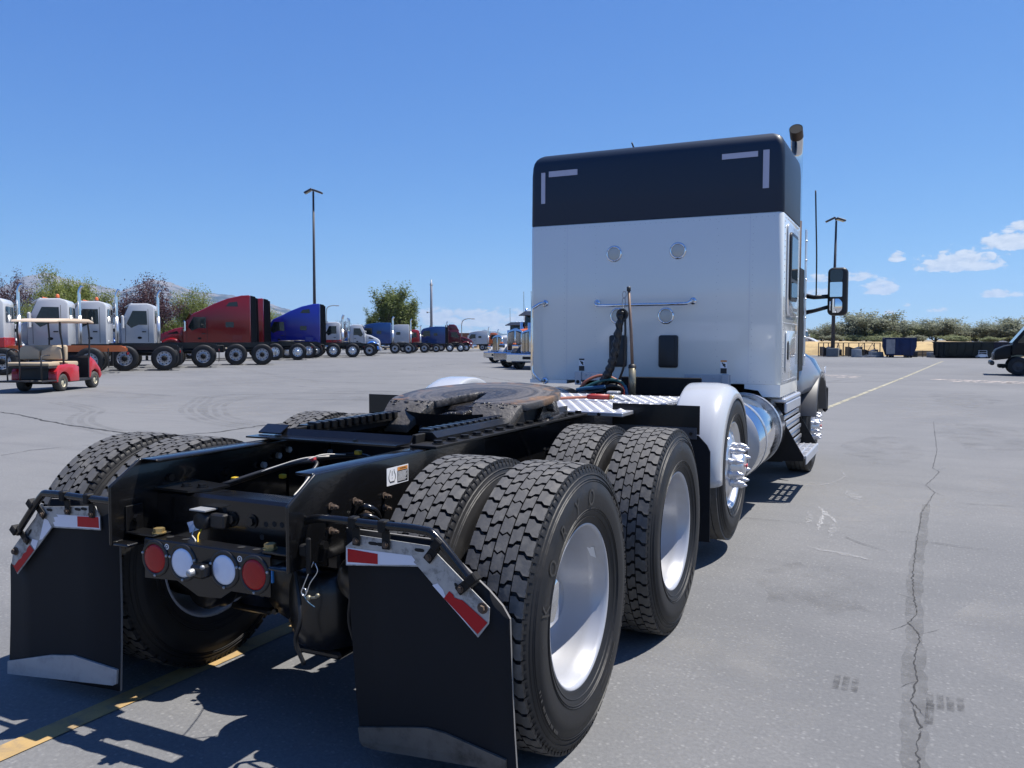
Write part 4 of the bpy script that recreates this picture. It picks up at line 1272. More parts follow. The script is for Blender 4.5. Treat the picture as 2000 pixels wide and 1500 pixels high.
for (y, z) in ((-0.455, 0.887), (-0.315, 0.881), (-0.125, 0.869), (-0.455, 0.800), (-0.243, 0.822), (-0.126, 0.822)):
    inst('bolt', STUD, TRUCK, (0.43, y, z), scale=(.85, .72, .72))
for (y, z) in ((-0.50, 0.76), (0.2, 0.86), (0.32, 0.80), (0.55, 0.86), (0.9, 0.83), (1.05, 0.80), (1.5, 0.85), (1.62, 0.82), (1.9, 0.87)):
    inst('bolt', BOLTK, TRUCK, (0.43 if y < .72 else 0.4155, y, z))
for (y, z) in ((-0.40, 0.92), (-0.1, 0.9), (0.35, 0.9), (0.6, 0.86), (0.95, 0.84)):
    inst('bolt', BOLTK, TRUCK, (-0.4155 if y < .72 else -0.4075, y, z))

# rear crossmember with gussets
b = MB()
b.prism([(-0.46, 0.67), (-0.46, 0.868), (-0.448, 0.880), (-0.345, 0.880), (-0.345, 0.868), (-0.445, 0.866), (-0.447, 0.67)], 'x', -0.415, 0.415)
b.build('rear_crossmember', M['rail'], TRUCK)
b = MB()
b.prism([(-0.415, -0.47), (-0.24, -0.47), (-0.19, -0.40), (-0.19, -0.30), (-0.415, -0.26)], 'z', 0.8815, 0.890)
for x, y in ((-0.32, -0.40), (-0.25, -0.385)):
    b.bolt((x, y, 0.890), (0, 0, 1), 0.017, 0.013); b.disc((x, y, 0.890), (0, 0, 1), 0.023, 14, 0, 0.004)
b.build('gusset_plate', M['black'], TRUCK); b = MB()
b.prism([(0.415, -0.47), (0.31, -0.47), (0.27, -0.40), (0.27, -0.30), (0.415, -0.26)], 'z', 0.8815, 0.890)
b.bolt((0.34, -0.40, 0.890), (0, 0, 1), 0.017, 0.013); b.bolt((0.33, -0.33, 0.890), (0, 0, 1), 0.017, 0.013)
b.build('gusset_plate', M['black'], TRUCK)
for x, z, r in ((-0.02, 0.80, .017), (0.075, 0.80, .017)):
    b = MB()
    b.disc((x, -0.4605, z), (0, -1, 0), r * 1.5, 14, 0, 0.005); b.bolt((x, -0.466, z), (0, -1, 0), r, 0.012)
    b.build('bolt', M['black'], TRUCK)
b = MB()
for x, z in ((0.14, 0.795), (0.18, 0.80), (0.215, 0.80), (0.12, 0.745), (-0.06, 0.83)):
    b.disc((x, -0.4602, z), (0, -1, 0), 0.0105, 12, 1, 0.0005)
b.build('bolt_holes', [M['black'], M['soot']], TRUCK)['kind'] = 'stuff'

# backup alarm hanging under the crossmember
b = MB()
b.lathe([(-0.515, 0.0), (-0.515, 0.030), (-0.505, 0.036), (-0.47, 0.038), (-0.462, 0.03), (-0.462, 0)], 'y', (-0.135, 0, 0.79), 20)
b.box(-0.10, -0.03, -0.50, -0.462, 0.765, 0.82, 0.006)
b.box(-0.175, -0.095, -0.525, -0.462, 0.830, 0.835, 0, 1)
for i in range(4):
    b.lathe([(-0.5165, 0.006 + i * .007), (-0.5165, 0.009 + i * .007)], 'y', (-0.135, 0, 0.79), 16, 0, False)
b.build('backup_alarm', [M['plastic'], M['steel']], TRUCK)
b = MB()
b.add([(-0.215, -0.50, 0.775), (-0.165, -0.505, 0.79), (-0.150, -0.50, 0.755), (-0.19, -0.51, 0.74), (-0.205, -0.50, 0.755)], [[0, 1, 2, 3, 4]])
b.build('tape_flag', M['whitelens'], TRUCK, fix=False)

# ---------------------------------------------------------------- tail lamp panel
b = MB()
Y0 = -0.62
panel = [(-0.305, 0.728), (0.302, 0.728), (0.302, 0.590), (0.122, 0.588), (0.072, 0.555), (-0.035, 0.548), (-0.14, 0.592), (-0.305, 0.582)]
b.prism(panel, 'y', Y0, Y0 + 0.005)
b.prism([(Y0, 0.716), (Y0 + .001, 0.726), (Y0 + 0.006, 0.733), (Y0 + 0.070, 0.735), (Y0 + 0.070, 0.730), (Y0 + .008, 0.727), (Y0 + 0.005, 0.716)], 'x', -0.305, 0.302)
for x in (-0.22, -0.14, 0.13, 0.2):
    b.disc((x, Y0 + 0.045, 0.7352), (0, 0, 1), 0.014, 14, 1, 0.0005)
PANEL = b.build('lamp_panel', [M['black'], M['soot']], TRUCK)


def tail_lamp(x, z, lens, lname):
    b = MB()
    b.lathe([(Y0, 0.069), (Y0 - 0.003, 0.0685), (Y0 - 0.0055, 0.064), (Y0 - 0.0055, 0.0545), (Y0 - 0.002, 0.0535)], 'y', (x, 0, z), 36)
    b.build('lamp_ring', M['plastic'], PANEL)
    b = MB()
    b.lathe([(Y0 - 0.002, 0.0535), (Y0 - 0.0055, 0.0525), (Y0 - 0.0075, 0.044), (Y0 - 0.0088, 0.025), (Y0 - 0.0093, 0.0)], 'y', (x, 0, z), 36)
    b.build(lname, lens, PANEL)
    b = MB()
    for a in (15, 165, 270):
        t = math.radians(a)
        b.ball((x + 0.063 * math.cos(t), Y0 - 0.0055, z + 0.063 * math.sin(t)), 0.0055, 8, 5)
    b.build('lamp_screws', M['steel'], PANEL)


for x, z, l, nme in ((-0.247, 0.662, 'redlens', 'red_lens'), (-0.107, 0.662, 'whitelens', 'white_lens'), (0.094, 0.661, 'whitelens', 'white_lens'), (0.232, 0.661, 'redlens', 'red_lens')):
    tail_lamp(x, z, M[l], nme)
b = MB()   # trailer connector stub with its metal cap
b.box(-0.028, 0.036, Y0 - 0.048, Y0, 0.628, 0.676, 0.008)
b.lathe([(Y0 - 0.072, 0.0), (Y0 - 0.071, 0.010), (Y0 - 0.066, 0.0125), (Y0 - 0.055, 0.0135), (Y0 - 0.04, 0.0135)], 'y', (-0.008, 0, 0.652), 18, 1)
b.ball((0.034, Y0 - 0.045, 0.672), 0.009, 8, 5, 1)
b.build('trailer_connector', [M['black'], M['steel']], PANEL)
b = MB()
for x, z in ((-0.188, 0.712), (0.165, 0.708)):
    b.lathe([(Y0 - 0.0006, 0.0), (Y0 - 0.0006, 0.011)], 'y', (x, 0, z), 14, 0, False)
    b.lathe([(Y0 - 0.0012, 0.0035), (Y0 - 0.0012, 0.007)], 'y', (x, 0, z), 12, 1, False)
b.build('sticker', [M['label'], M['ink']], PANEL, fix=False)
for s in (-1, 1):   # angle brackets that carry the panel between the rails
    b = MB()
    b.box(s * 0.26, s * 0.414, Y0 + 0.006, Y0 + 0.085, 0.7375, 0.744, 0.001)
    b.box(s * 0.407, s * 0.4145, Y0 + 0.008, Y0 + 0.085, 0.7445, 0.84, 0.001)
    b.bolt((s * 0.4, Y0 + .045, 0.79), (-s, 0, 0), 0.016, 0.016)
    b.build('panel_bracket', M['black'], TRUCK)
for x in (-0.278, 0.262):
    b = MB()
    b.disc((x, Y0 + .045, 0.744), (0, 0, 1), 0.026, 14, 0, 0.004)
    b.bolt((x, Y0 + .045, 0.748), (0, 0, 1), 0.021, 0.015)
    b.build('bolt', M['gold'], TRUCK)

# ---------------------------------------------------------------- mud flaps
def flap(side):
    s = side
    YF = -0.553
    off = 0.0 if s > 0 else -0.012
    b = MB()     # bent square hanger tube
    zt = 0.876 if s > 0 else 0.845
    xe, ze = (1.078, 0.722) if s > 0 else (1.100, 0.660)
    path = smooth_path([(s * 0.43, YF - 0.03, zt - (.014 if s > 0 else 0)), (s * 0.50, YF - 0.032, zt), (s * 0.70, YF - 0.032, zt), (s * 0.885, YF - 0.032, zt), (s * 0.945, YF - 0.032, zt - 0.022), (s * xe, YF - 0.032, ze)], 5)
    b.tube(path, 0.0145, 10, smooth=True)
    b.build('flap_hanger', M['rail'], TRUCK)
    # flap
    n = 14
    if s > 0:
        outline = [(0.572, 0.845), (0.925, 0.842), (1.105, 0.705), (1.152, 0.660), (1.176, 0.622), (1.180, 0.12), (0.588, 0.075)]
    else:
        outline = [(0.528, 0.850), (0.925, 0.815), (1.115, 0.600), (1.180, 0.548), (1.212, 0.500), (1.226, 0.03), (0.528, 0.082)]
    b = MB()
    m_ = len(outline)
    # subdivide vertically for a soft curve
    zs = [0.0, 0.12, 0.25, 0.4, 0.55, 0.7, 0.86]

    def curve(x, z):
        u = max(0.0, (0.80 - z)) / 0.72
        return YF + 0.012 * math.sin(u * 2.6) + (0.045 * u ** 3 if s > 0 else -0.016 * u) + 0.010 * math.sin(3.1 * (x - 0.5)) * u

    me = bpy.data.meshes.new('mud_flap')
    bm = bmesh.new()
    vv = [bm.verts.new((s * x, 0, z)) for x, z in outline]
    bm.faces.new(vv)
    for z in zs[1:-1]:
        bmesh.ops.bisect_plane(bm, geom=bm.verts[:] + bm.edges[:] + bm.faces[:], plane_co=(0, 0, z), plane_no=(0, 0, 1))
    for x in (0.75, 0.92, 1.08):
        bmesh.ops.bisect_plane(bm, geom=bm.verts[:] + bm.edges[:] + bm.faces[:], plane_co=(s * x, 0, 0), plane_no=(1, 0, 0))
    for v in bm.verts:
        v.co.y = curve(abs(v.co.x), v.co.z)
    ex = bmesh.ops.extrude_face_region(bm, geom=bm.faces[:])
    for v in [g for g in ex['geom'] if isinstance(g, bmesh.types.BMVert)]:
        v.co.y += 0.009
    bmesh.ops.recalc_face_normals(bm, faces=bm.faces)
    for f in bm.faces:
        f.smooth = abs(f.normal.y) > 0.7
        f.material_index = 0 if abs(f.normal.y) > 0.7 else 1
    bm.to_mesh(me); bm.free()
    me.materials.append(M['flap']); me.materials.append(M['edge'])
    fl = inst('mud_flap', me, TRUCK)
    # galvanised backing plate
    yp = YF - 0.0135
    if s > 0:
        plate = [(0.580, 0.786), (0.636, 0.829), (0.905, 0.823), (1.118, 0.655), (1.115, 0.605), (1.078, 0.557), (0.862, 0.752), (0.580, 0.722)]
    else:
        plate = [(0.614, 0.775), (0.640, 0.812), (0.955, 0.782), (1.155, 0.590), (1.170, 0.520), (1.134, 0.477), (0.902, 0.700), (0.612, 0.718)]
    b = MB()
    b.prism([(s * x, z) for x, z in plate], 'y', yp, yp + 0.004)
    b.build('flap_plate', M['steel'], fl)
    # tapes (flat, 1 mm proud)

    def tape(name, pts, mt, d=0.0012):
        b = MB()
        b.add([(s * x, yp - d, z) for x, z in pts], [list(range(len(pts)))])
        b.build(name, mt, fl, fix=True)
    if s > 0:
        tape('reflective_tape', [(0.583, 0.783), (0.839, 0.785), (0.852, 0.772), (0.846, 0.765), (0.858, 0.757), (0.583, 0.726)], M['tapewhite'], .0010)
        tape('red_tape', [(0.588, 0.780), (0.709, 0.776), (0.709, 0.742), (0.588, 0.735)], M['red'], .0018)
        tape('reflective_tape', [(0.915, 0.700), (0.935, 0.708), (0.955, 0.690), (0.965, 0.665), (1.078, 0.562), (1.072, 0.566)], M['tapewhite'], .0010)
        tape('red_tape', [(0.958, 0.664), (0.977, 0.689), (0.990, 0.681), (0.996, 0.671), (1.010, 0.668), (1.024, 0.667), (1.112, 0.609), (1.078, 0.568)], M['red'], .0018)
    else:
        tape('reflective_tape', [(0.614, 0.772), (0.875, 0.757), (0.862, 0.750), (0.890, 0.744), (0.882, 0.727), (0.895, 0.722), (0.885, 0.707), (0.614, 0.723)], M['tapewhite'], .0010)
        tape('red_tape', [(0.620, 0.770), (0.745, 0.762), (0.745, 0.720), (0.618, 0.727)], M['red'], .0018)
        tape('reflective_tape', [(0.905, 0.702), (0.925, 0.728), (0.948, 0.735), (0.962, 0.700), (0.972, 0.672), (0.985, 0.640), (0.965, 0.645)], M['tapewhite'], .0010)
        tape('red_tape', [(1.020, 0.592), (1.045, 0.612), (1.062, 0.598), (1.070, 0.580), (1.090, 0.570), (1.105, 0.548), (1.122, 0.540), (1.150, 0.512), (1.164, 0.516), (1.134, 0.483)], M['red'], .0018)
        tape('reflective_tape', [(1.012, 0.594), (1.040, 0.618), (1.028, 0.640), (0.992, 0.636)], M['tapewhite'], .0012)
    # slots, clamps, bolts
    slots = [(0.690, 0.808), (0.722, 0.808), (0.868, 0.806), (1.008, 0.703)] if s > 0 else [(0.705, 0.795), (0.742, 0.790), (0.915, 0.772), (1.045, 0.665)]
    for i, (x, z) in enumerate(slots):
        a = 0 if i < 3 else -math.radians(50)
        ou = [(x + s * 0 + (0.013 * math.cos(t) * (1) + (0.006 if math.cos(t) > 0 else -0.006)), z + 0.006 * math.sin(t)) for t in [PI * 2 * q / 12 for q in range(12)]]
        ou = [((px - x) * math.cos(a) - (pz - z) * math.sin(a) + x, (px - x) * math.sin(a) + (pz - z) * math.cos(a) + z) for px, pz in ou]
        b = MB(); b.add([(s * px, yp - 0.0008, pz) for px, pz in ou], [list(range(12))])
        b.build('slot', M['soot'], fl)
    clamps = [(0.628, zt - .028, 0), (0.745, zt - .028, 0), (0.930, zt - .058, 38), (1.050, ze + .005, 50)] if s > 0 else [(0.652, zt - .028, 0), (0.795, zt - .028, 0), (0.975, zt - .07, 48), (1.085, ze - .004, 50)]
    for x, z, a in clamps:
        b = MB()
        R = Matrix.Rotation(s * math.radians(a), 3, 'Y')
        b.M = Matrix.Translation((s * x, YF - 0.036, z)) @ R.to_4x4()
        b.box(-0.015, 0.015, -0.014, 0.020, 0.008, 0.047, 0.004)
        b.box(-0.015, 0.015, 0.012, 0.019, -0.052, 0.009, 0.002)
        b.bolt((0, 0.012, -0.036), (0, -1, 0), 0.008, 0.008, 1); b.disc((0, 0.012, -0.036), (0, -1, 0), 0.0115, 12, 1, 0.003)
        b.build('flap_clamp', [M['blackmatt'], M['rust']], fl)
    b = MB()
    x, z = (1.095, 0.652) if s > 0 else (1.140, 0.575)
    b.disc((s * x, yp, z), (0, -1, 0), 0.018, 14, 0, 0.003); b.bolt((s * x, yp - .003, z), (0, -1, 0), 0.011, 0.012)
    b.build('bolt', M['rust'], fl)
    # bottom weight
    if s > 0:
        wt = [(0.588, 0.150), (0.805, 0.195), (0.860, 0.205), (0.926, 0.203), (1.148, 0.160), (1.146, 0.118), (0.640, 0.080), (0.600, 0.083), (0.589, 0.100)]
    else:
        wt = [(0.538, 0.168), (0.805, 0.178), (0.950, 0.155), (1.222, 0.085), (1.222, 0.030), (0.56, 0.102), (0.540, 0.112)]
    b = MB()
    n = len(wt)
    fr = [(s * x, curve(x, z) - 0.010, z) for x, z in wt]; bk = [(s * x, curve(x, z) - 0.001, z) for x, z in wt]
    b.add(fr + bk, [list(range(n))] + [[i, n + i, n + (i + 1) % n, (i + 1) % n] for i in range(n)], False)
    b.build('flap_weight', M['weight'] if s > 0 else M['weightclean'], fl)


flap(1)
flap(-1)

# ---------------------------------------------------------------- axles, suspension, drive line under the frame
for y in (0.0, 1.32):
    b = MB()
    b.tube([(-0.72, y, ZW), (-0.35, y, ZW), (-0.2, y, ZW), (0.2, y, ZW), (0.35, y, ZW), (0.72, y, ZW)], [0.075, 0.085, 0.12, 0.12, 0.085, 0.075], 16)
    b.ball((0.02, y + 0.02, ZW), 0.235, 20, 12, sq=(0.9, 0.85, 1.0))
    b.lathe([(y - 0.24, 0.0), (y - 0.235, 0.09), (y - 0.20, 0.13), (y - 0.16, 0.19), (y - 0.14, 0.20), (y - .12, .2)], 'y', (0.02, 0, ZW), 24)
    for i in range(12):
        t = 2 * PI * i / 12
        b.bolt((0.02 + .175 * math.cos(t), y - 0.18, ZW + .175 * math.sin(t)), (0, -1, 0), .012, .014)
    b.build('drive_axle', M['black'], TRUCK)
    for s in (-1, 1):
        b = MB()     # air spring with pedestal
        yb_ = y + (-0.27 if s > 0 else 0.42)
        b.lathe([(0.32, 0.0), (0.32, 0.10), (0.34, 0.135), (0.40, 0.155), (0.48, 0.16), (0.55, 0.158), (0.60, 0.145), (0.625, 0.12), (0.63, 0.0)], 'z', (s * 0.29, yb_, 0), 28)
        b.box(s * 0.18, s * 0.40, min(yb_, y) - 0.10, max(yb_, y) + .1, 0.295, 0.325, 0.01)
        b.box(s * 0.22, s * 0.40, yb_ - 0.10, yb_ + .1, 0.63, 0.70, 0.01)
        b.build('air_spring', M['black'], TRUCK)
        b = MB()     # brake chamber
        b.lathe([(0.0, 0.0), (0.0, 0.07), (0.02, 0.085), (0.09, 0.088), (0.10, 0.098), (0.115, 0.098), (0.125, 0.088), (0.19, 0.084), (0.215, 0.06), (0.22, 0.0)], 'y', (s * (0.50 if s > 0 else 0.36), y - (0.42 if s > 0 else 0.30), 0.62 if s > 0 else 0.44), 24)
        b.build('brake_chamber', M['black'], TRUCK)
        b = MB()
        b.tube([(s * 0.40, y - 0.2, 0.80), (s * 0.44, y - 0.1, 0.52)], 0.028, 10)
        b.build('shock_absorber', M['blackmatt'], TRUCK)
b = MB()
b.tube([(0.02, 0.25, 0.53), (0.02, 1.1, 0.55)], 0.045, 14)
b.tube([(0.02, 1.55, 0.56), (0.02, 4.6, 0.66)], 0.055, 14)
b.build('drive_shaft', M['blackmatt'], TRUCK)
b = MB()
for y in (0.66, 2.0, 3.6, 4.6, 6.0):
    b.box(-0.407, 0.407, y - 0.05, y + 0.05, 0.74, 0.96, 0.01)
b.build('crossmember', M['blackmatt'], TRUCK)
b = MB()     # round air tank slung under the right rail end
b.lathe([(-0.34, 0.0), (-0.33, 0.05), (-0.30, 0.10), (-0.26, 0.12), (0.10, 0.12), (0.14, 0.10), (0.17, 0.05), (0.18, 0)], 'x', (-0.08, 0.55, 0.60), 24)
b.build('air_tank', M['blackmatt'], TRUCK)

# hoses and wires
def hose(name, pts, r, mt, parent=None, n=7, cr=6):
    b = MB(); b.tube(smooth_path(pts, cr), r, n)
    return b.build(name, mt, parent or TRUCK)


hose('air_hose', [(0.30, -0.50, 0.70), (0.38, -0.56, 0.52), (0.34, -0.54, 0.42), (0.36, -0.52, 0.33)], 0.008, M['plastic'])
hose('air_hose', [(0.50, -0.42, 0.78), (0.53, -0.47, 0.62), (0.50, -0.44, 0.46), (0.55, -0.40, 0.32), (0.60, -0.3, 0.28)], 0.007, M['ink'])
hose('air_hose', [(0.52, -0.40, 0.72), (0.56, -0.46, 0.55), (0.53, -0.44, 0.40), (0.57, -0.40, 0.27), (0.62, -0.3, 0.22)], 0.007, M['ink'])
hose('air_hose', [(0.415, -0.28, 0.80), (0.46, -0.30, 0.86), (0.50, -0.27, 0.83), (0.50, -0.24, 0.74)], 0.013, M['rail'])
hose('air_hose', [(0.415, -0.30, 0.79), (0.47, -0.315, 0.83), (0.515, -0.28, 0.80), (0.515, -0.25, 0.70)], 0.013, M['rail'])
b = MB()    # spring clip hanging from the right rail
b.tube(smooth_path([(0.488, -0.620, 0.735), (0.473, -0.625, 0.70), (0.446, -0.625, 0.645), (0.440, -0.625, 0.628), (0.450, -0.625, 0.617), (0.462, -0.625, 0.628), (0.478, -0.625, 0.665), (0.504, -0.620, 0.705), (0.494, -0.620, 0.732)], 5), 0.0018, 6)
b.tube(smooth_path([(0.440, -0.625, 0.63), (0.446, -0.625, 0.642), (0.458, -0.625, 0.640), (0.460, -0.625, 0.626), (0.450, -0.625, 0.618)], 5), 0.0018, 6)
b.build('spring_clip', M['alu'], TRUCK)
b = MB()
b.box(0.445, 0.478, -0.645, -0.615, 0.755, 0.795, 0.006)
b.box(0.475, 0.492, -0.645, -0.632, 0.70, 0.82, 0.004)
b.build('tow_pin_bracket', M['blackmatt'], TRUCK)
b = MB()
b.ball((0.475, -0.63, 0.615), 0.010, 8, 6); b.tube([(0.475, -0.63, 0.615), (0.510, -0.63, 0.622)], 0.005, 6); b.ball((0.512, -0.63, 0.628), 0.008, 8, 6)
b.build('air_fitting', M['brass'], TRUCK)
hose('zip_tie', [(0.425, -0.60, 0.615), (0.445, -0.60, 0.59), (0.475, -0.60, 0.575)], 0.002, M['hoseblue'])
b = MB(); b.box(0.303, 0.309, Y0 + .002, Y0 + .01, 0.64, 0.69); b.build('blue_tape', M['bluetape'], TRUCK)
hose('wire', [(-0.155, -0.515, 0.765), (-0.14, -0.545, 0.745), (-0.10, -0.57, 0.738), (-0.085, -0.58, 0.73)], 0.0028, M['wirewhite'])
hose('wire', [(-0.125, -0.515, 0.76), (-0.115, -0.54, 0.745), (-0.085, -0.57, 0.738), (-0.070, -0.585, 0.73)], 0.0028, M['wireyellow'])
hose('wire_harness', [(-0.28, -0.25, 0.87), (-0.15, -0.05, 0.93), (-0.02, 0.02, 0.965), (0.10, 0.18, 0.965), (0.27, 0.10, 0.93), (0.36, 0.0, 0.88)], 0.012, M['plastic'])
hose('wire_harness', [(-0.28, -0.27, 0.875), (-0.12, -0.08, 0.94), (0.0, 0.0, 0.955), (0.02, -0.08, 0.90), (0.03, -0.12, 0.84)], 0.009, M['plastic'])
hose('wire', [(-0.24, -0.22, 0.89), (-0.12, -0.09, 0.945), (-0.04, -0.02, 0.972), (0.03, 0.05, 0.975)], 0.0028, M['wirewhite'])
hose('wire', [(-0.02, -0.03, 0.968), (0.02, 0.02, 0.985), (0.07, 0.11, 0.978)], 0.0028, M['wirewhite'])
hose('wire', [(0.06, -0.10, 0.93), (0.11, -0.18, 0.925), (0.15, -0.28, 0.90), (0.17, -0.34, 0.885)], 0.0026, M['wirewhite'])
hose('wire', [(0.20, -0.36, 0.885), (0.25, -0.32, 0.92), (0.33, -0.25, 0.93)], 0.0026, M['wirewhite'])
for p, mt in (((-0.25, -0.21, 0.895), 'wireyellow'), ((0.10, 0.16, 0.982), 'wireyellow'), ((0.25, 0.08, 0.955), 'wireyellow'), ((-0.02, 0.0, 0.965), 'redcap'), ((-0.27, 0.1, 0.86), 'wireyellow')):
    b = MB(); b.box(p[0] - .014, p[0] + .014, p[1] - .012, p[1] + .012, p[2] - .009, p[2] + .009, .003)
    b.build('wire_connector', M[mt], TRUCK)
for (x, y, z) in ((-0.33, 0.02, 0.90), (-0.33, 0.12, 0.93), (-0.33, 0.19, 0.95), (-0.25, 0.5, 0.9)):
    b = MB(); b.bolt((-0.405, y + .1, z), (1, 0, 0), 0.015, 0.016)
    b.build('bolt', M['steel'], TRUCK)
b = MB()
b.lathe([(-0.02, 0.030), (0.02, 0.030), (0.02, 0.024), (-0.02, 0.024), (-0.02, 0.030)], 'y', (0.345, -0.40, 0.955), 16)
b.build('hose_clamp', M['wirewhite'], TRUCK)

# warning label on the right rail
def flat(name, pts, mt, parent):
    b = MB(); b.add(pts, [list(range(len(pts)))]); return b.build(name, mt, parent)


LX = 0.4312
b = MB()
b.box(0.4302, LX, -0.107, 0.045, 0.9015, 0.971)
LAB = b.build('warning_label', M['label'], TRUCK)
def ql(y0, y1, z0, z1, d): return [(LX + d, y0, z0), (LX + d, y1, z0), (LX + d, y1, z1), (LX + d, y0, z1)]
flat('label_panel', ql(-0.034, 0.040, 0.906, 0.952, .0006), M['ink'], LAB)
flat('label_header', ql(-0.034, 0.040, 0.953, 0.967, .0006), M['orange_print'], LAB)
b = MB()
for i in range(9):
    z = 0.948 - i * 0.0044
    b.add(ql(-0.031, 0.036 - (0.012 if i in (6, 8) else 0.004 * (i % 3)), z - .0013, z + .0007, .0011), [[0, 1, 2, 3]])
vs, fs = text_mesh('WARNING', 0.010)
b.add([(LX + .0011, 0.006 + x, 0.960 + y) for x, y, z in vs], fs, m=1)
b.build('label_text', [M['label'], M['ink']], LAB, fix=False)
b = MB()    # tyre pressure pictogram
for sg in (-1, 1):
    P_ = smooth_path([(sg * 0.013, 0.026), (sg * 0.015, 0.016), (sg * 0.022, 0.004), (sg * 0.022, -0.010), (sg * 0.014, -0.023)], 4)
    q = []
    for p in P_: q.append((LX + .0008, -0.071 + p.x - .0016, 0.937 + p.y))
    for p in P_[::-1]: q.append((LX + .0008, -0.071 + p.x + .0016, 0.937 + p.y))
    b.add(q, [list(range(len(q)))])
b.add(ql(-0.0725, -0.0695, 0.938, 0.958, .0008), [[0, 1, 2, 3]])
b.add(ql(-0.0725, -0.0695, 0.928, 0.932, .0008), [[0, 1, 2, 3]])
b.add(ql(-0.085, -0.057, 0.914, 0.917, .0008), [[0, 1, 2, 3]])
for i in range(5):
    y = -0.085 + i * .0065
    b.add([(LX + .0008, y, 0.914), (LX + .0008, y + .004, 0.914), (LX + .0008, y + .002, 0.909)], [[0, 1, 2]])
b.build('pressure_symbol', M['ink'], LAB, fix=False)

# ---------------------------------------------------------------- fifth wheel slide rails and cross plate
for s in (-1, 1):
    b = MB()
    b.box(s * 0.345, s * 0.475, 0.19, 2.05, 1.0135, 1.026, 0.002)                # flange
    b.box(s * 0.318, s * 0.338, 0.25, 2.0, 1.0, 1.062, 0.003)
    b.build('slide_flange', M['blackmatt'], TRUCK)
    b = MB()
    b.prism([(s * 0.300, 1.030), (s * 0.300, 1.066), (s * 0.372, 1.066), (s * 0.396, 1.044), (s * 0.396, 1.030)], 'y', 0.33, 1.85)
    for i in range(24):
        y = 0.36 + i * 0.060
        b.box(s * 0.286, s * 0.345, y, y + 0.034, 1.040, 1.0775, 0.004)
    b.build('slide_rail', M['black'], TRUCK)
    b = MB(); b.bolt((0, 0, 0), (0, 0, 1), 0.021, 0.016); b.disc((0, 0, 0), (0, 0, 1), 0.027, 14, 0, 0.004)
    me = b.mesh('bolt', M['blackmatt'])
    for i in range(15):
        inst('bolt', me, TRUCK, (s * 0.438, 0.27 + i * 0.118, 1.026))
b = MB()
b.prism([(0.08, 1.0265), (0.08, 1.034), (0.19, 1.034), (0.215, 1.062), (0.222, 1.058), (0.196, 1.0265)], 'x', -0.36, 0.345)
b.box(-0.46, -0.345, 0.075, 0.30, 1.0265, 1.034)
b.M = Matrix.Translation((-0.40, 0.17, 1.037)) @ Matrix.Rotation(math.radians(28), 4, 'X')
b.box(-0.07, 0.06, 0.0, 0.07, 0.0, 0.007)
b.M = None
b.bolt((0.10, 0.14, 1.034), (0, 0, 1), .012, .008)
b.bolt((-0.30, 0.11, 1.034), (0, 0, 1), .016, .01)
b.build('cross_plate', M['rail'], TRUCK)
for x, y in ((-0.12, 0.62), (-0.04, 0.60), (0.05, 0.57)):
    b = MB()
    b.bolt((x, y, 0.965), (0, 0, 1), .028, .02)
    b.build('bolt', M['gold'], TRUCK)

# ---------------------------------------------------------------- fifth wheel plate
FW = inst('fifth_wheel', None, TRUCK, (0, 1.47, 1.160), (math.radians(5.2), 0, 0))
b = MB()
Rr = 0.47
out = []
for i in range(33):                                # round front
    t = math.radians(-8 + 196 * i / 32)
    out.append((Rr * math.cos(t), Rr * math.sin(t)))
out += [(-0.455, -0.20), (-0.43, -0.27), (-0.40, -0.30)]      # left side to start of ramp
out += [(-0.115, -0.30), (-0.052, -0.05), (-0.030, 0.03), (0.0, 0.048), (0.030, 0.03), (0.052, -0.05), (0.115, -0.30)]
out += [(0.40, -0.30), (0.43, -0.27), (0.455, -0.20)]
me_b = MB()
me_b.prism(out, 'z', -0.042, 0.0)
plate = me_b.build('fifth_wheel_plate', M['fifth'], FW, bevel=0.008, seg=2)
for s in (-1, 1):                                   # pick up ramps sloping down to the rear
    b = MB()
    xa, xb = s * 0.125, s * 0.415
    xa2, xb2 = s * 0.185, s * 0.395
    top = [(xa, -0.302, -0.001), (xb, -0.302, -0.001), (s * .408, -0.345, -0.020), (xb2, -0.445, -0.085), (s * .355, -0.475, -0.110), (xa2 + s * .02, -0.475, -0.110), (xa2, -0.445, -0.085), (s * .135, -0.345, -0.020)]
    bot = [(x, y + .01, z - 0.045) for x, y, z in top]
    n = len(top)
    b.add(top + bot, [[0, 1, 2, 7], [7, 2, 3, 6], [6, 3, 4, 5], [n, n + 7, n + 2, n + 1], [n + 7, n + 6, n + 3, n + 2], [n + 6, n + 5, n + 4, n + 3]] + [[i, (i + 1) % n, n + (i + 1) % n, n + i] for i in range(n)], False)
    b.build('pickup_ramp', M['grease'], FW, bevel=0.006, seg=2)
b = MB()                                            # side skirts under the plate
for s in (-1, 1):
    b.prism([(-0.465, -0.16), (-0.45, -0.13), (-0.305, -0.045), (0.0, -0.045), (0.05, -0.10), (-0.30, -0.145)], 'x', s * 0.400, s * 0.415)
    b.prism([(-0.305, -0.044), (-0.45, -0.125), (-0.45, -0.155), (-0.05, -0.12), (0.02, -0.044)], 'x', s * 0.125, s * 0.140)
b.lathe([(-0.12, Rr - 0.02), (-0.043, Rr - 0.003)], 'z', (0, 0, 0), 48, a0=math.radians(60), a1=math.radians(300))
b.build('fifth_wheel_skirt', M['blackmatt'], FW)
b = MB()
b.box(-0.20, 0.20, -0.20, 0.22, -0.13, -0.046, 0.02)
b.box(-0.09, 0.02, -0.36, -0.22, -0.12, -0.085, 0.01)
b.box(-0.02, 0.06, -0.30, -0.2, -0.09, -0.06, 0.01)
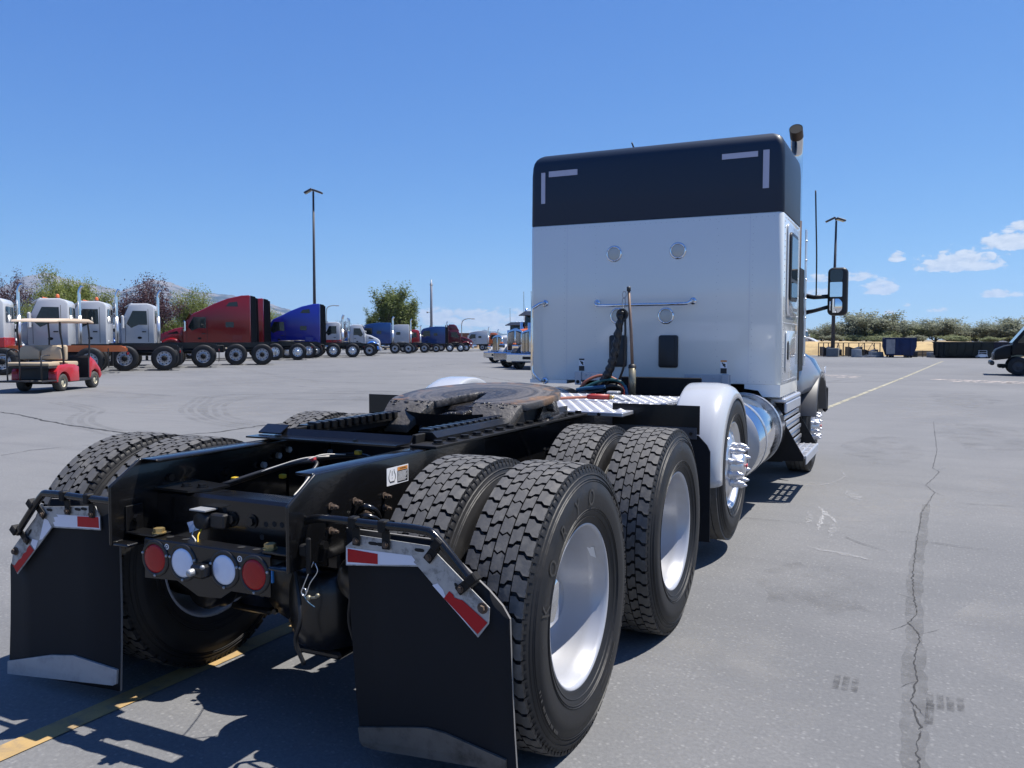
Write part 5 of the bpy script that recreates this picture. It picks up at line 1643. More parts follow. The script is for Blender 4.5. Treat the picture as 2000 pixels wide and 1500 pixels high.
b.tube([(-0.06, -0.36, -0.075), (0.0, -0.34, -0.06), (0.03, -0.30, -0.07)], 0.012, 7)
b.build('locking_jaw', M['greasedark'], FW)
for s in (-1, 1):
    b = MB()                                        # pivot bracket with pin
    b.prism([(-0.14, -0.125), (-0.14, -0.10), (-0.07, -0.03), (0.07, -0.03), (0.14, -0.10), (0.14, -0.125)], 'x', s * 0.36, s * 0.44)
    b.tube([(s * 0.34, 0, -0.06), (s * 0.475, 0, -0.06)], 0.03, 12)
    b.box(s * 0.33, s * 0.46, -0.17, 0.17, -0.150, -0.12, 0.006)
    b.build('pivot_bracket', M['greasedark'], FW)
b = MB()
random.seed(3)
for s in (-1, 1):
    for i in range(26):
        x = s * random.uniform(0.13, 0.40); y = -0.300 - abs(random.gauss(0, 0.022))
        z = -0.001 - max(0, (-0.302 - y)) * 0.45
        b.ball((x, y, z), random.uniform(0.003, 0.008), 6, 4, sq=(random.uniform(1.2, 2.6), 1, 0.6))
for i in range(22):
    u = random.random(); s = random.choice((-1, 1))
    b.ball((s * (0.115 - 0.062 * u) + s * .006, -0.300 + 0.25 * u, -0.002), random.uniform(0.003, 0.007), 6, 4, sq=(1, 1.8, 0.6))
g = b.build('grease_lumps', M['greasedark'], FW); g['kind'] = 'stuff'

# ---------------------------------------------------------------- deck plates behind the sleeper
def deck(x0, x1, y0, y1, z):
    b = MB()
    b.box(x0, x1, y0, y1, z - 0.025, z, 0.004)
    sx = 0.075
    nx = int((x1 - x0 - .04) / sx); ny = int((y1 - y0 - .04) / sx)
    for i in range(nx):
        for j in range(ny):
            x = x0 + 0.045 + i * sx + (0.5 * sx if j % 2 else 0); y = y0 + 0.045 + j * sx
            if x > x1 - .03: continue
            c, s_ = (0.026, 0.009)
            a = math.radians(25)
            pts = [(x + c * math.cos(a), y + c * math.sin(a), z), (x - s_ * math.sin(a), y + s_ * math.cos(a), z), (x - c * math.cos(a), y - c * math.sin(a), z), (x + s_ * math.sin(a), y - s_ * math.cos(a), z), (x, y, z + 0.012)]
            b.add(pts, [[0, 1, 4], [1, 2, 4], [2, 3, 4], [3, 0, 4]], True)
    return b.build('deck_plate', M['deck'], TRUCK)


deck(-0.40, 0.70, 1.98, 2.82, 1.034)
deck(-0.40, 0.72, 2.90, 3.60, 1.030)
b = MB()
for x in (0.05, 0.3, 0.55): b.bolt((x, 1.979, 1.02), (0, -1, 0), .012, .008)
b.build('deck_bolts', M['blackmatt'], TRUCK)

# ---------------------------------------------------------------- lift axle fenders, wings, flaps
for s in (1, -1):
    b = MB()
    rings = []
    R0 = 0.556
    prof = [(0.855, R0 - 0.10), (0.855, R0 - 0.012), (0.862, R0 - 0.002), (0.875, R0 + 0.002), (0.95, R0 + 0.006), (1.05, R0 + 0.006), (1.11, R0 - 0.002), (1.150, R0 - 0.022), (1.178, R0 - 0.055), (1.188, R0 - 0.095), (1.180, R0 - 0.098), (1.168, R0 - 0.062), (1.142, R0 - 0.032), (1.10, R0 - 0.010), (0.875, R0 - 0.008), (0.866, R0 - 0.10)]
    na = 40
    for i in range(na + 1):
        t = math.radians(-14 + (202) * i / na)
        rings.append([(s * x, PY + r * math.cos(t), PZ + r * math.sin(t)) for x, r in prof])
    b.loft(rings)
    b.build('wheel_fender', M['white'] if s < 0 else M['silver'].copy() if False else M['white'], TRUCK)
    b = MB()
    t = math.radians(165)
    b.disc((s * 1.085, PY + (R0 + .005) * math.cos(t), PZ + (R0 + .005) * math.sin(t)), (0, math.cos(t), math.sin(t)), 0.022, 14, 0, 0.004)
    b.bolt((s * 1.085, PY + (R0 + .009) * math.cos(t), PZ + (R0 + .009) * math.sin(t)), (0, math.cos(t), math.sin(t)), 0.013, 0.012)
    b.build('fender_bolt', M['rust'], TRUCK)
    b = MB()                                        # upright wing with its grey strip
    xo = 1.112 if s > 0 else 1.30
    Yw = 2.20
    b.box(s * 0.56, s * xo, Yw, Yw + 0.008, 0.90, 1.075, 0.002)
    WING = b.build('flap_wing', M['black'], TRUCK)
    b = MB()
    b.box(s * 0.575, s * (xo - .015), Yw - 0.006, Yw - 0.001, 0.872, 0.942, 0.001)
    for i in range(4):
        b.bolt((s * (0.63 + i * (xo - .68) / 3), Yw - 0.006, 0.905), (0, -1, 0), .011, .008, 1)
    b.build('wing_strip', [M['blackmatt'] if s < 0 else M['greyplast'], M['black']], WING)
    b = MB()
    xo2 = 1.175 if s > 0 else 1.32
    pts = [(0.50, 0.90), (xo - .01, 0.895), (xo2 - .02, 0.84), (xo2, 0.80), (xo2 + .005, 0.25), (0.56, 0.24)]
    b.prism([(s * x, z) for x, z in pts], 'y', Yw + 0.010, Yw + 0.020)
    b.build('mud_flap', [M['flap']], TRUCK)
    # lift axle beam
b = MB()
b.tube([(-0.95, PY, PZ), (-0.6, PY, PZ), (-0.4, PY, PZ - .10), (0.4, PY, PZ - .10), (0.6, PY, PZ), (0.95, PY, PZ)], 0.06, 10)
b.build('lift_axle', M['blackmatt'], TRUCK)
b = MB()
b.tube([(-1.0, SY, 0.5), (1.0, SY, 0.5)], 0.06, 10)
b.build('steer_axle', M['blackmatt'], TRUCK)

# ---------------------------------------------------------------- fuel tank and steps
for s in (1, -1):
    b = MB()
    ty0, ty1, tr = 3.66, 4.98, 0.325
    tx, tz = s * 0.915, 0.675
    b.lathe([(ty0, tr - 0.012), (ty0 + .012, tr), (ty1 - .01, tr), (ty1, tr - .012)], 'y', (tx, 0, tz), 56)
    TANK = b.build('fuel_tank', M['polish'], TRUCK)
    b = MB()
    b.lathe([(ty0 - 0.055, 0.0), (ty0 - 0.05, tr * .45), (ty0 - 0.032, tr * .78), (ty0 - .012, tr * .93), (ty0 + .002, tr - .010)], 'y', (tx, 0, tz), 56)
    b.lathe([(ty1 + 0.055, 0.0), (ty1 + 0.05, tr * .45), (ty1 + 0.032, tr * .78), (ty1, tr - .010)], 'y', (tx, 0, tz), 40)
    b.build('tank_end', M['tankend'], TANK)
    for y in (3.93, 4.72):
        b = MB()
        b.lathe([(y - .03, tr + .001), (y - .03, tr + .006), (y + .03, tr + .006), (y + .03, tr + .001)], 'y', (tx, 0, tz), 48, smooth=False)
        b.build('tank_strap', M['alu'], TANK)
b = MB()                                            # black side brackets of the step well
for y0, y1 in ((5.10, 5.112), (6.16, 6.172)):
    b.prism([(0.70, 0.90), (1.15, 0.90), (1.20, 0.87), (1.20, 0.74), (1.385, 0.42), (1.385, 0.375), (0.72, 0.34)], 'y', y0, y1)
b.prism([(0.70, 0.35), (1.2, 0.37), (1.2, 0.355), (0.7, 0.335)], 'y', 5.112, 6.16)
STEP = b.build('step_well', M['blackmatt'], TRUCK)
b = MB()
b.box(0.92, 1.232, 5.02, 6.12, 0.902, 0.945, 0.012)
b.box(1.20, 1.232, 5.116, 6.12, 0.80, 0.90, 0.01)
for i in range(9):
    for j in range(3):
        b.box(0.95 + j * .09, 1.02 + j * .09, 5.06 + i * .118, 5.13 + i * .118, 0.945, 0.957, 0.006)
b.build('step', M['deck'], STEP)
b = MB()
for i in range(7):                                  # ribbed riser
    z = 0.78 - i * .052; x = 1.215 + 0.012 * (i % 2) + i * 0.004
    b.box(x - .02, x, 5.13, 6.14, z - .043, z, 0.008)
b.build('step_riser', M['alu'], STEP)
b = MB()
for xq in (1.20, 1.262, 1.324, 1.386):
    b.box(xq, xq + 0.020, 5.13, 6.15, 0.392, 0.424, 0.004)
for i in range(14):
    yq = 5.13 + i * 0.0765
    for xq in (1.2205, 1.2825, 1.3445):
        b.box(xq, xq + 0.0405, yq, yq + (0.026 if i % 4 else 0.075), 0.396, 0.418, 0.003)
b.box(1.398, 1.408, 5.13, 6.15, 0.340, 0.419, 0.003)
b.build('step', M['deck'], STEP)

# ---------------------------------------------------------------- sleeper
SYB = 4.824
def loft_z(levels, x0, x1, y0, y1, r):
    rings = []
    for z, ins in levels:
        rings.append([(x, y, z) for x, y in rrect(x0 + ins, x1 - ins, y0 + ins * .8, y1 - ins * .5, max(r - ins * .2, 0.02), 6)])
    return rings


b = MB()
b.loft(loft_z([(1.075, 0.004), (1.08, 0.0), (2.578, 0.0), (2.590, 0.006)], -1.212, 1.212, SYB, 6.02, 0.055))
SLP = b.build('sleeper', M['white_panel'], TRUCK)
b = MB()
b.loft(loft_z([(2.591, 0.004), (2.600, 0.0), (3.08, 0.003), (3.17, 0.009), (3.215, 0.020), (3.248, 0.038), (3.272, 0.065), (3.288, 0.10), (3.298, 0.16), (3.306, 0.34), (3.31, 0.58)], -1.213, 1.213, SYB - 0.001, 6.02, 0.06))
b.build('roof_cap', M['slate'], TRUCK)
b = MB()
# black roof fairing running forward to the cab
b.loft([[(x, 6.0, z) for x, z in rrect(-1.15, 1.15, 2.59, 3.22, 0.12)], [(x, 6.9, z) for x, z in rrect(-1.02, 1.02, 2.59, 2.95, 0.12)], [(x, 7.25, z) for x, z in rrect(-0.9, 0.9, 2.55, 2.72, 0.06)]])
b.build('roof_fairing', M['slate'], TRUCK)
b = MB()
b.prism([(-1.210, 1.038), (-0.813, 1.038), (-0.813, 1.0745), (-1.210, 1.0745)], 'y', SYB + 0.002, 5.9)
b.build('lower_skirt', M['white_panel'], SLP); b = MB()
b.prism([(0.90, 1.0745), (0.90, 1.035), (1.02, 1.02), (1.06, 0.965), (1.2085, 0.965), (1.2085, 1.0745)], 'y', SYB + 0.002, 6.0)
b.build('lower_skirt', M['white_panel'], SLP)
for x0, x1 in ((-0.70, -0.47), (0.36, 0.78)):
    b = MB()
    b.box(x0, x1, SYB - 0.006, SYB - 0.001, 1.045 if x0 > 0 else 1.078, 1.155, 0.002)
    if x0 > 0:
        b.add([(0.36, SYB - .004, 1.046), (0.78, SYB - .004, 1.046), (0.78, SYB - .004, 1.0), (0.47, SYB - .004, 1.0)], [[0, 1, 2, 3]])
    b.box((x0 - .02 if x0 < 0 else 0.70), (x0 + .045 if x0 < 0 else 0.765), SYB - 0.022, SYB - 0.007, 0.985 if x0 > 0 else 1.03, 1.16, 0.005)
    xx = x0 + .012 if x0 < 0 else 0.732
    b.disc((xx, SYB - 0.0225, 1.015 if x0 > 0 else 1.06), (0, -1, 0), 0.018, 14, 1, 0.001)
    for i in range(4):
        b.ball((x0 + .04 + i * (x1 - x0 - .08) / 3, SYB - .007, 1.128), 0.008, 8, 4)
    b.build('hinge_bracket', [M['white'], M['soot']], SLP)
b = MB()      # seams in the back wall, very fine raised lips
for x in (-0.815, 0.93):
    b.box(x - 0.0008, x + 0.0008, SYB - 0.0008, SYB + 0.001, 1.08, 2.585)
b.build('panel_seam', M['tapegrey'], SLP)
b = MB()
random.seed(11)
for x in (-0.84, 0.955, -0.52, 0.64):
    for i in range(24):
        b.ball((x + (0.012 if abs(x) < .8 and i % 2 else 0), SYB - 0.0002, 1.14 + i * 0.0605), 0.0032, 6, 4, sq=(1, .5, 1))
for i in range(46):
    b.ball((-1.14 + i * .0505, SYB - .0002, 2.555), 0.0032, 6, 4, sq=(1, .5, 1))
    if not (-0.7 < -1.14 + i * .0505 < -0.4): b.ball((-1.14 + i * .0505, SYB - .0002, 1.10), 0.0032, 6, 4, sq=(1, .5, 1))
rv = b.build('rivets', M['white'], SLP); rv['kind'] = 'stuff'

for x0, x1, z0, z1 in ((-1.093, -1.050, 2.808, 3.110), (-1.012, -0.712, 3.062, 3.117), (0.672, 0.985, 3.080, 3.128), (1.030, 1.083, 2.800, 3.132)):
    b = MB(); b.box(x0, x1, SYB - 0.0035, SYB - 0.0018, z0, z1)
    if x0 < -1.03: pass
    b.build('reflective_strip', M['tapegrey'], SLP)
for x, z in ((-0.334, 2.286), (0.283, 2.289), (0.176, 1.693), (-0.292, 1.697)):
    b = MB()
    b.lathe([(SYB - 0.001, 0.078), (SYB - 0.007, 0.076), (SYB - 0.012, 0.066), (SYB - 0.010, 0.061), (SYB - 0.004, 0.060)], 'y', (x, 0, z), 36)
    for a in (25, 155, 270):
        t = math.radians(a); b.ball((x + .069 * math.cos(t), SYB - .010, z + .069 * math.sin(t)), .005, 8, 5, 1)
    L = b.build('work_lamp', [M['chrome'], M['soot']], SLP)
    b = MB()
    b.lathe([(SYB - 0.004, 0.062), (SYB - 0.007, 0.058), (SYB - 0.010, 0.04), (SYB - 0.011, 0.0)], 'y', (x, 0, z), 30)
    b.build('lamp_lens', M['frostlens'], L)
for x0, x1 in ((-0.372, -0.197), (0.113, 0.296)):
    b = MB()
    b.prism(rrect(x0, x1, 1.212, 1.513, 0.022), 'y', SYB - 0.014, SYB - 0.001)
    b.prism(rrect(x0 + .012, x1 - .03, 1.226, 1.499, 0.012), 'y', SYB - 0.019, SYB - 0.0145)
    b.build('vent_cover', M['plastic'], SLP, bevel=0.004, seg=2)
HB = []
b = MB()
b.tube(smooth_path([(-0.50, SYB - 0.002, 1.822), (-0.50, SYB - 0.055, 1.822), (-0.475, SYB - 0.085, 1.805), (-0.44, SYB - 0.088, 1.795), (0.0, SYB - 0.088, 1.797), (0.36, SYB - 0.088, 1.800), (0.405, SYB - 0.085, 1.810), (0.43, SYB - 0.055, 1.826), (0.43, SYB - 0.002, 1.826)], 4), 0.0145, 12)
b.lathe([(SYB - .001, .033), (SYB - .012, .031), (SYB - .016, .016)], 'y', (-0.50, 0, 1.822), 18); b.lathe([(SYB - .001, .033), (SYB - .012, .031), (SYB - .016, .016)], 'y', (0.43, 0, 1.826), 18)
b.build('grab_handle', M['chrome'], SLP)
b = MB()
b.tube(smooth_path([(-1.045, SYB - 0.002, 1.828), (-1.065, SYB - 0.055, 1.828), (-1.12, SYB - 0.085, 1.79), (-1.145, SYB - 0.09, 1.74), (-1.145, SYB - 0.09, 1.4), (-1.145, SYB - 0.09, 1.18), (-1.12, SYB - 0.085, 1.12), (-1.075, SYB - 0.055, 1.068), (-1.055, SYB - 0.002, 1.062)], 4), 0.0155, 12)
for z in (1.828, 1.062): b.lathe([(SYB - .001, .034), (SYB - .012, .032), (SYB - .016, .016)], 'y', (-1.045, 0, z), 18)
b.build('grab_handle', M['chrome'], SLP)
for x, z0 in ((-0.655, 1.165), (0.715, 1.165)):
    b = MB()
    b.box(x - .030, x + .030, SYB - .003, SYB - .0015, z0, z0 + 0.125)
    b.add([(x - .028, SYB - .0036, z0 + .002), (x + .028, SYB - .0036, z0 + .002), (x + .028, SYB - .0036, z0 + .05), (x - .028, SYB - .0036, z0 + .05)], [[0, 1, 2, 3]], m=1)
    b.add([(x - .028, SYB - .0036, z0 + .106), (x + .028, SYB - .0036, z0 + .106), (x + .028, SYB - .0036, z0 + .122), (x - .028, SYB - .0036, z0 + .122)], [[0, 1, 2, 3]], m=1 if x < 0 else 2)
    b.lathe([(SYB - .0037, .0), (SYB - .0037, .013)], 'y', (x + .004, 0, z0 + .080), 12, 1, False)
    b.add([(x - .02, SYB - .0038, z0 + .098), (x - .008, SYB - .0038, z0 + .102), (x + .020, SYB - .0038, z0 + .062), (x + .01, SYB - .0038, z0 + .056)], [[0, 1, 2, 3]], m=1)
    b.build('warning_sticker', [M['label'], M['ink'], M['orange_print']], SLP, fix=False)
# right hand side: window panel and locker door
b = MB()
X1 = 1.2125
b.prism(rrect(5.04, 5.74, 1.69, 2.52, 0.07), 'x', X1, X1 + 0.012)
b.build('window_panel', M['white'], SLP, bevel=0.004)
b = MB()
b.prism(rrect(5.13, 5.61, 1.83, 2.45, 0.06), 'x', X1 + 0.0125, X1 + 0.030)
b.build('window_frame', M['plastic'], SLP, bevel=0.006)
b = MB()
b.prism(rrect(5.165, 5.575, 2.03, 2.415, 0.04), 'x', X1 + 0.0305, X1 + 0.033)
b.build('side_window', M['glass'], SLP)
b = MB(); b.prism(rrect(5.165, 5.575, 1.862, 2.0, 0.03), 'x', X1 + 0.0305, X1 + 0.033); b.build('side_window', M['glass'], SLP)
b = MB()
b.prism(rrect(5.05, 5.66, 1.17, 1.555, 0.05), 'x', X1, X1 + 0.010)
LD = b.build('locker_door', M['white'], SLP, bevel=0.004)
b = MB(); b.prism(rrect(5.12, 5.19, 1.29, 1.46, 0.03), 'x', X1 + 0.0105, X1 + 0.018); b.build('latch', M['plastic'], LD)
b = MB()
for i in range(26):
    b.ball((X1, 4.93, 1.12 + i * .056), .006, 6, 4)
for i in range(16):
    b.ball((X1, 4.95 + i * .06, 1.62), .006, 6, 4); b.ball((X1, 4.95 + i * .06, 2.56), .006, 6, 4); b.ball((X1, 4.95 + i * .06, 1.10), .006, 6, 4)
rv = b.build('rivets', M['white'], SLP); rv['kind'] = 'stuff'

# exhaust stack, heat shield, fairing strip
SXx, SYy = 1.125, 6.27
b = MB()
b.tube([(SXx, SYy, 1.05), (SXx, SYy, 2.69)], 0.066, 20)
b.build('exhaust_shield', M['stackdark'], TRUCK)
b = MB()
P_ = smooth_path([(SXx, SYy, 2.66), (SXx, SYy, 3.0), (SXx, SYy, 3.30), (SXx + .004, SYy - 0.02, 3.41), (SXx + .012, SYy - 0.085, 3.51), (SXx + .014, SYy - 0.19, 3.585)], 6)
b.tube(P_, 0.064, 24, caps=False)
STK = b.build('exhaust_stack', M['chrome'], TRUCK)
b = MB()
d = (P_[-1] - P_[-3]).normalized()
b.tube([P_[-1] - d * .06, P_[-1] - d * .002], 0.0605, 24)
b.build('stack_mouth', M['soot'], STK)
b = MB()
b.tube([P_[-6], P_[-1] + d * .001], 0.0652, 24, caps=False)
b.build('stack_elbow', M['stackdark'], STK)
b = MB()
b.box(1.212, 1.222, 6.40, 6.52, 1.20, 2.62, 0.004)
for i in range(7): b.ball((1.224, 6.43, 1.3 + i * .2), .012, 8, 5)
b.build('cab_fairing', M['alu'], TRUCK)
b = MB(); b.box(1.195, 1.211, 6.05, 6.40, 1.15, 2.2, 0.004); b.build('gap_panel', M['blackmatt'], TRUCK)
# cab, hood and front fenders
b = MB()
b.loft([[(x, y, z) for x, y in rrect(-1.13, 1.13, 6.42, 7.35, 0.08)] for z in (1.0, 1.75)] + [[(x, y, z) for x, y in rrect(-1.06, 1.06, 6.42, 7.15, 0.08)] for z in (2.5, 2.6)])
CAB = b.build('cab', M['silver'], TRUCK)
for s in (1, -1):
    b = MB(); b.add([(s * 1.128, 6.62, 1.78), (s * 1.128, 7.2, 1.78), (s * 1.075, 7.02, 2.42), (s * 1.075, 6.62, 2.42)], [[0, 1, 2, 3]])
    b.build('cab_window', M['glass'], CAB)
b = MB()
b.loft([[(x, 7.3, z) for x, z in rrect(-0.98, 0.98, 0.9, 1.75, 0.12)], [(x, 8.1, z) for x, z in rrect(-0.85, 0.85, 0.8, 1.55, 0.12)], [(x, 8.75, z) for x, z in rrect(-0.7, 0.7, 0.7, 1.3, 0.15)]])
b.build('hood', M['silver'], TRUCK)
for s in (1, -1):
    b = MB()
    def fsec(y, ztop, xin, xout, zlip):
        return [(s * xin, y, zlip), (s * xin, y, ztop - .02), (s * (xin + .06), y, ztop), (s * (xin + (xout - xin) * .45), y, ztop - .02), (s * (xin + (xout - xin) * .78), y, ztop - .10), (s * (xout - .015), y, ztop - .25), (s * xout, y, ztop - .38 if ztop - .38 > zlip else zlip + .01), (s * (xout - .01), y, zlip)]
    secs = [(6.42, 1.28, 1.00, 1.17, 0.90), (6.50, 1.33, 1.0, 1.22, 0.90), (6.62, 1.36, 0.98, 1.29, 0.93), (6.80, 1.37, 0.96, 1.345, 1.04), (7.05, 1.36, 0.94, 1.36, 1.09), (7.30, 1.33, 0.92, 1.355, 1.04), (7.50, 1.29, 0.9, 1.34, 0.93), (7.62, 1.25, 0.88, 1.33, 0.80), (7.75, 1.18, 0.86, 1.32, 0.64), (8.2, 1.05, 0.80, 1.22, 0.5), (8.5, 0.95, 0.75, 1.05, 0.5)]
    b.loft([fsec(*q) for q in secs])
    b.build('front_fender', M['silver'], TRUCK)
    b = MB()
    b.prism([(6.22, 0.97), (6.62, 0.92), (6.52, 0.75), (6.46, 0.55), (6.40, 0.50), (6.25, 0.60)], 'x', s * 0.75, s * 1.19)
    b.build('cab_skirt', M['greyplast'], TRUCK, bevel=0.02)
    b = MB()
    b.lathe([(1.20, 0.575), (1.34, 0.585), (1.352, 0.60), (1.34, 0.615), (1.15, 0.60)], 'x', (0, SY, 0.51), 40, a0=math.radians(15), a1=math.radians(165)) if s > 0 else b.lathe([(-1.20, 0.575), (-1.34, 0.585), (-1.352, 0.60), (-1.34, 0.615), (-1.15, 0.60)], 'x', (0, SY, 0.51), 40, a0=math.radians(15), a1=math.radians(165))
    b.build('fender_lip', M['greyplast'], TRUCK)
b = MB(); b.box(-1.1, 1.1, 8.55, 8.75, 0.35, 0.75, 0.06); b.build('front_bumper', M['chrome'], TRUCK)
b = MB(); b.box(1.30, 1.352, 7.66, 7.78, 0.62, 0.92, 0.02); b.build('front_mud_flap', M['flap'], TRUCK)
b = MB()
b.box(1.362, 1.371, 7.1, 7.22, 1.10, 1.17, .004); b.build('side_marker', M['whitelens'], TRUCK)
# under-cab dark structure behind the back wall
b = MB()
b.box(-0.75, 0.88, 5.15, 5.9, 0.72, 1.05, 0.03)
b.box(-0.40, 0.40, 4.9, 5.1, 0.80, 1.03, 0.03)
b.tube([(-0.40, 5.0, 0.9), (0.9, 5.0, 0.9)], 0.05, 10)
b.build('cab_underframe', M['blackmatt'], TRUCK)
b = MB(); b.box(-0.05, 0.66, 4.2, 4.215, 0.995, 1.15, 0.01); b.build('splash_plate', M['blackmatt'], TRUCK)
b = MB(); b.box(-0.35, 0.70, 3.65, 4.75, 0.70, 0.98, 0.02); b.build('transmission_cover', M['blackmatt'], TRUCK)

# mirror
MIR = None
b = MB()
xa, xb, z0, z1, my = 1.386, 1.592, 1.738, 2.264, 7.0
b.prism(rrect(xa, xb, z0, z1, 0.055), 'y', my, my + 0.13)
MIR = b.build('door_mirror', M['plastic'], TRUCK, bevel=0.03, seg=3)
b = MB(); b.prism(rrect(xa + .024, xb - .052, z0 + .372, z1 - .024, 0.03), 'y', my - 0.003, my - 0.0005); b.build('dark_reflection_pane', M['glass'], MIR)  # dark glass stands in for a dark reflection across the upper mirror
b = MB(); b.prism(rrect(xa + .026, xb - .054, z0 + .205, z0 + .366, 0.008), 'y', my - 0.003, my - 0.0005); b.build('mirror_glass', M['mirror'], MIR)
b = MB()      # small convex mirror below
nx_, nz_ = 8, 7
vs = []
for j in range(nz_):
    for i in range(nx_):
        u, v_ = i / (nx_ - 1) * 2 - 1, j / (nz_ - 1) * 2 - 1
        vs.append(((xa + xb - .028) / 2 + u * (xb - xa - .076) / 2, my - 0.006 + 0.010 * (u * u + v_ * v_) * .5, z0 + .108 + v_ * .076))
b.add(vs, [[j * nx_ + i, j * nx_ + i + 1, (j + 1) * nx_ + i + 1, (j + 1) * nx_ + i] for j in range(nz_ - 1) for i in range(nx_ - 1)], True)
b.build('convex_mirror', M['mirror'], MIR)
b = MB()
b.tube([(1.06, my + .12, 1.985), (1.24, my + .09, 1.945), (1.40, my + .06, 1.952)], [0.03, 0.024, 0.024], 10)
b.tube([(1.06, my + .12, 1.76), (1.24, my + .09, 1.795), (1.40, my + .06, 1.838)], [0.03, 0.022, 0.022], 10)
b.build('mirror_arm', M['plastic'], TRUCK)
hose('antenna', [(1.262, my + .08, 1.962), (1.258, my + .08, 2.4), (1.245, my + .07, 2.8), (1.236, my + .05, 3.12)], 0.0085, M['ink'], n=6)
hose('roof_antenna', [(-0.30, 5.5, 3.275), (-0.325, 5.46, 3.35), (-0.36, 5.42, 3.46)], 0.008, M['ink'])
b = MB(); b.ball((-0.83, 5.3, 3.275), 0.05, 12, 8, sq=(0.6, 1.2, 1.0)); b.build('antenna_dome', M['plastic'], TRUCK)

# ---------------------------------------------------------------- air line pole, hoses
GY = 3.9
b = MB()
b.tube([(0.150, GY, 0.98), (0.149, GY, 1.252)], 0.030, 18)
PO = b.build('hose_tender_base', M['brass'], TRUCK)
b = MB(); b.lathe([(1.235, 0.034), (1.262, 0.031), (1.27, 0.012)], 'z', (0.149, GY, 0), 18); b.build('tender_collar', M['ink'], PO)
b = MB(); b.tube([(0.149, GY, 1.26), (0.135, GY, 1.55), (0.112, GY, 1.885)], [0.0135, 0.013, 0.0115], 10); b.build('hose_tender_rod', M['rustpipe'], PO)
b = MB(); b.tube([(0.113, GY, 1.875), (0.1115, GY, 1.912)], 0.0165, 10); b.build('rod_cap', M['ink'], PO)
b = MB()
for c, rz_, rx in (((0.078, GY - .012, 1.845), 0.016, .03), ((0.075, GY - .012, 1.78), 0.014, .045)):
    b.tube([(c[0] + rz_ * math.cos(t), c[1], c[2] + rx * math.sin(t)) for t in [2 * PI * i / 14 for i in range(15)]], 0.0042, 6)
b.tube([(0.075, GY - .012, 1.735), (0.070, GY - .012, 1.705)], 0.004, 6)
b.build('hanger_chain', M['steel'], PO)
b = MB()
path = smooth_path([(0.068, GY - .03, 1.71), (0.052, GY - .03, 1.64), (0.030, GY - .03, 1.50), (0.005, GY - .03, 1.36), (-0.030, GY - .03, 1.24), (-0.075, GY - .02, 1.15), (-0.14, GY + .05, 1.07)], 7)
rad = [0.024 + 0.0042 * math.sin(i * 1.6) + 0.014 * min(1, i / 40) for i in range(len(path))]
b.tube(path, rad, 12)
for k in range(3):       # corrugated wraps
    pp = []
    for i, p in enumerate(path[3:]):
        a = i * 0.55 + k * 2.1
        pp.append((p.x + math.cos(a) * (rad[i + 3] + .001), p.y + math.sin(a) * (rad[i + 3] + .001), p.z))
    b.tube(pp, 0.0065, 6)
b.build('air_line_bundle', M['plastic'], TRUCK)
b = MB(); b.lathe([(-.012, .05), (-.012, .026), (.012, .026), (.012, .05), (-.012, .05)], 'y', (0.068, GY - .03, 1.68), 18); b.build('bundle_loop', M['plastic'], TRUCK)
hose('air_line', [(0.088, GY - .02, 1.70), (0.092, GY - .02, 1.55), (0.090, GY - .02, 1.40), (0.075, GY, 1.25), (0.02, GY + .03, 1.12)], 0.010, M['ink'])
hose('air_line', [(-0.30, 3.85, 1.05), (-0.24, 3.86, 1.12), (-0.14, 3.9, 1.165), (-0.03, 3.9, 1.15), (0.05, 3.9, 1.10), (0.075, 3.9, 1.03)], 0.013, M['hoseorange'])
hose('air_line', [(-0.26, 3.80, 1.05), (-0.17, 3.83, 1.10), (-0.05, 3.86, 1.135), (0.06, 3.86, 1.12), (0.108, 3.86, 1.06), (0.112, 3.86, 1.0)], 0.013, M['hosegreen'])
hose('air_line', [(0.095, 3.86, 1.09), (0.112, 3.86, 1.05), (0.118, 3.86, 0.99)], 0.0145, M['hoseblue'])
hose('air_line', [(0.045, 3.9, 1.105), (0.068, 3.9, 1.06), (0.072, 3.9, 1.0)], 0.0145, M['hosered'])
hose('air_line', [(-0.30, 3.78, 1.045), (-0.22, 3.78, 1.06), (-0.12, 3.78, 1.07), (-0.05, 3.8, 1.08)], 0.018, M['hoseblue'])
hose('air_line', [(-0.08, 3.86, 1.07), (0.0, 3.88, 1.085), (0.06, 3.9, 1.06), (0.06, 3.9, 1.02)], 0.02, M['plastic'])
b = MB(); b.box(0.02, 0.12, 3.62, 3.70, 1.03, 1.055, 0.008); b.build('junction_box', M['steel'], TRUCK)
hose('red_air_hose', [(-0.10, 2.50, 1.062), (0.02, 2.56, 1.062), (0.10, 2.70, 1.062), (0.17, 2.80, 1.062)], 0.0105, M['hoseorange'])
b = MB(); b.tube([(0.165, 2.795, 1.064), (0.20, 2.81, 1.066), (0.33, 2.80, 1.066)], [0.016, 0.021, 0.020], 12)
RH = b.build('red_hose_grip', M['hosered'], TRUCK)
b = MB(); b.tube([(0.33, 2.80, 1.066), (0.365, 2.797, 1.066)], 0.014, 10)
b.build('brass_fitting', M['gold'], RH)
hose('lock_chain', [(0.365, 2.79, 1.056), (0.40, 2.78, 1.062), (0.44, 2.76, 1.05), (0.47, 2.77, 1.054), (0.50, 2.76, 1.05)], 0.007, M['steel'])
hose('release_cable', [(-0.10, 2.55, 1.06), (-0.16, 2.58, 1.085), (-0.13, 2.62, 1.10), (-0.08, 2.64, 1.08), (-0.02, 2.66, 1.075)], 0.006, M['ink'])

# ================================================================== OTHER VEHICLES
def paint(name, col, rough=0.25):
    return mat(name, col, rough, spec=.4, coat=0.35, var=0.04, vscale=1.5)


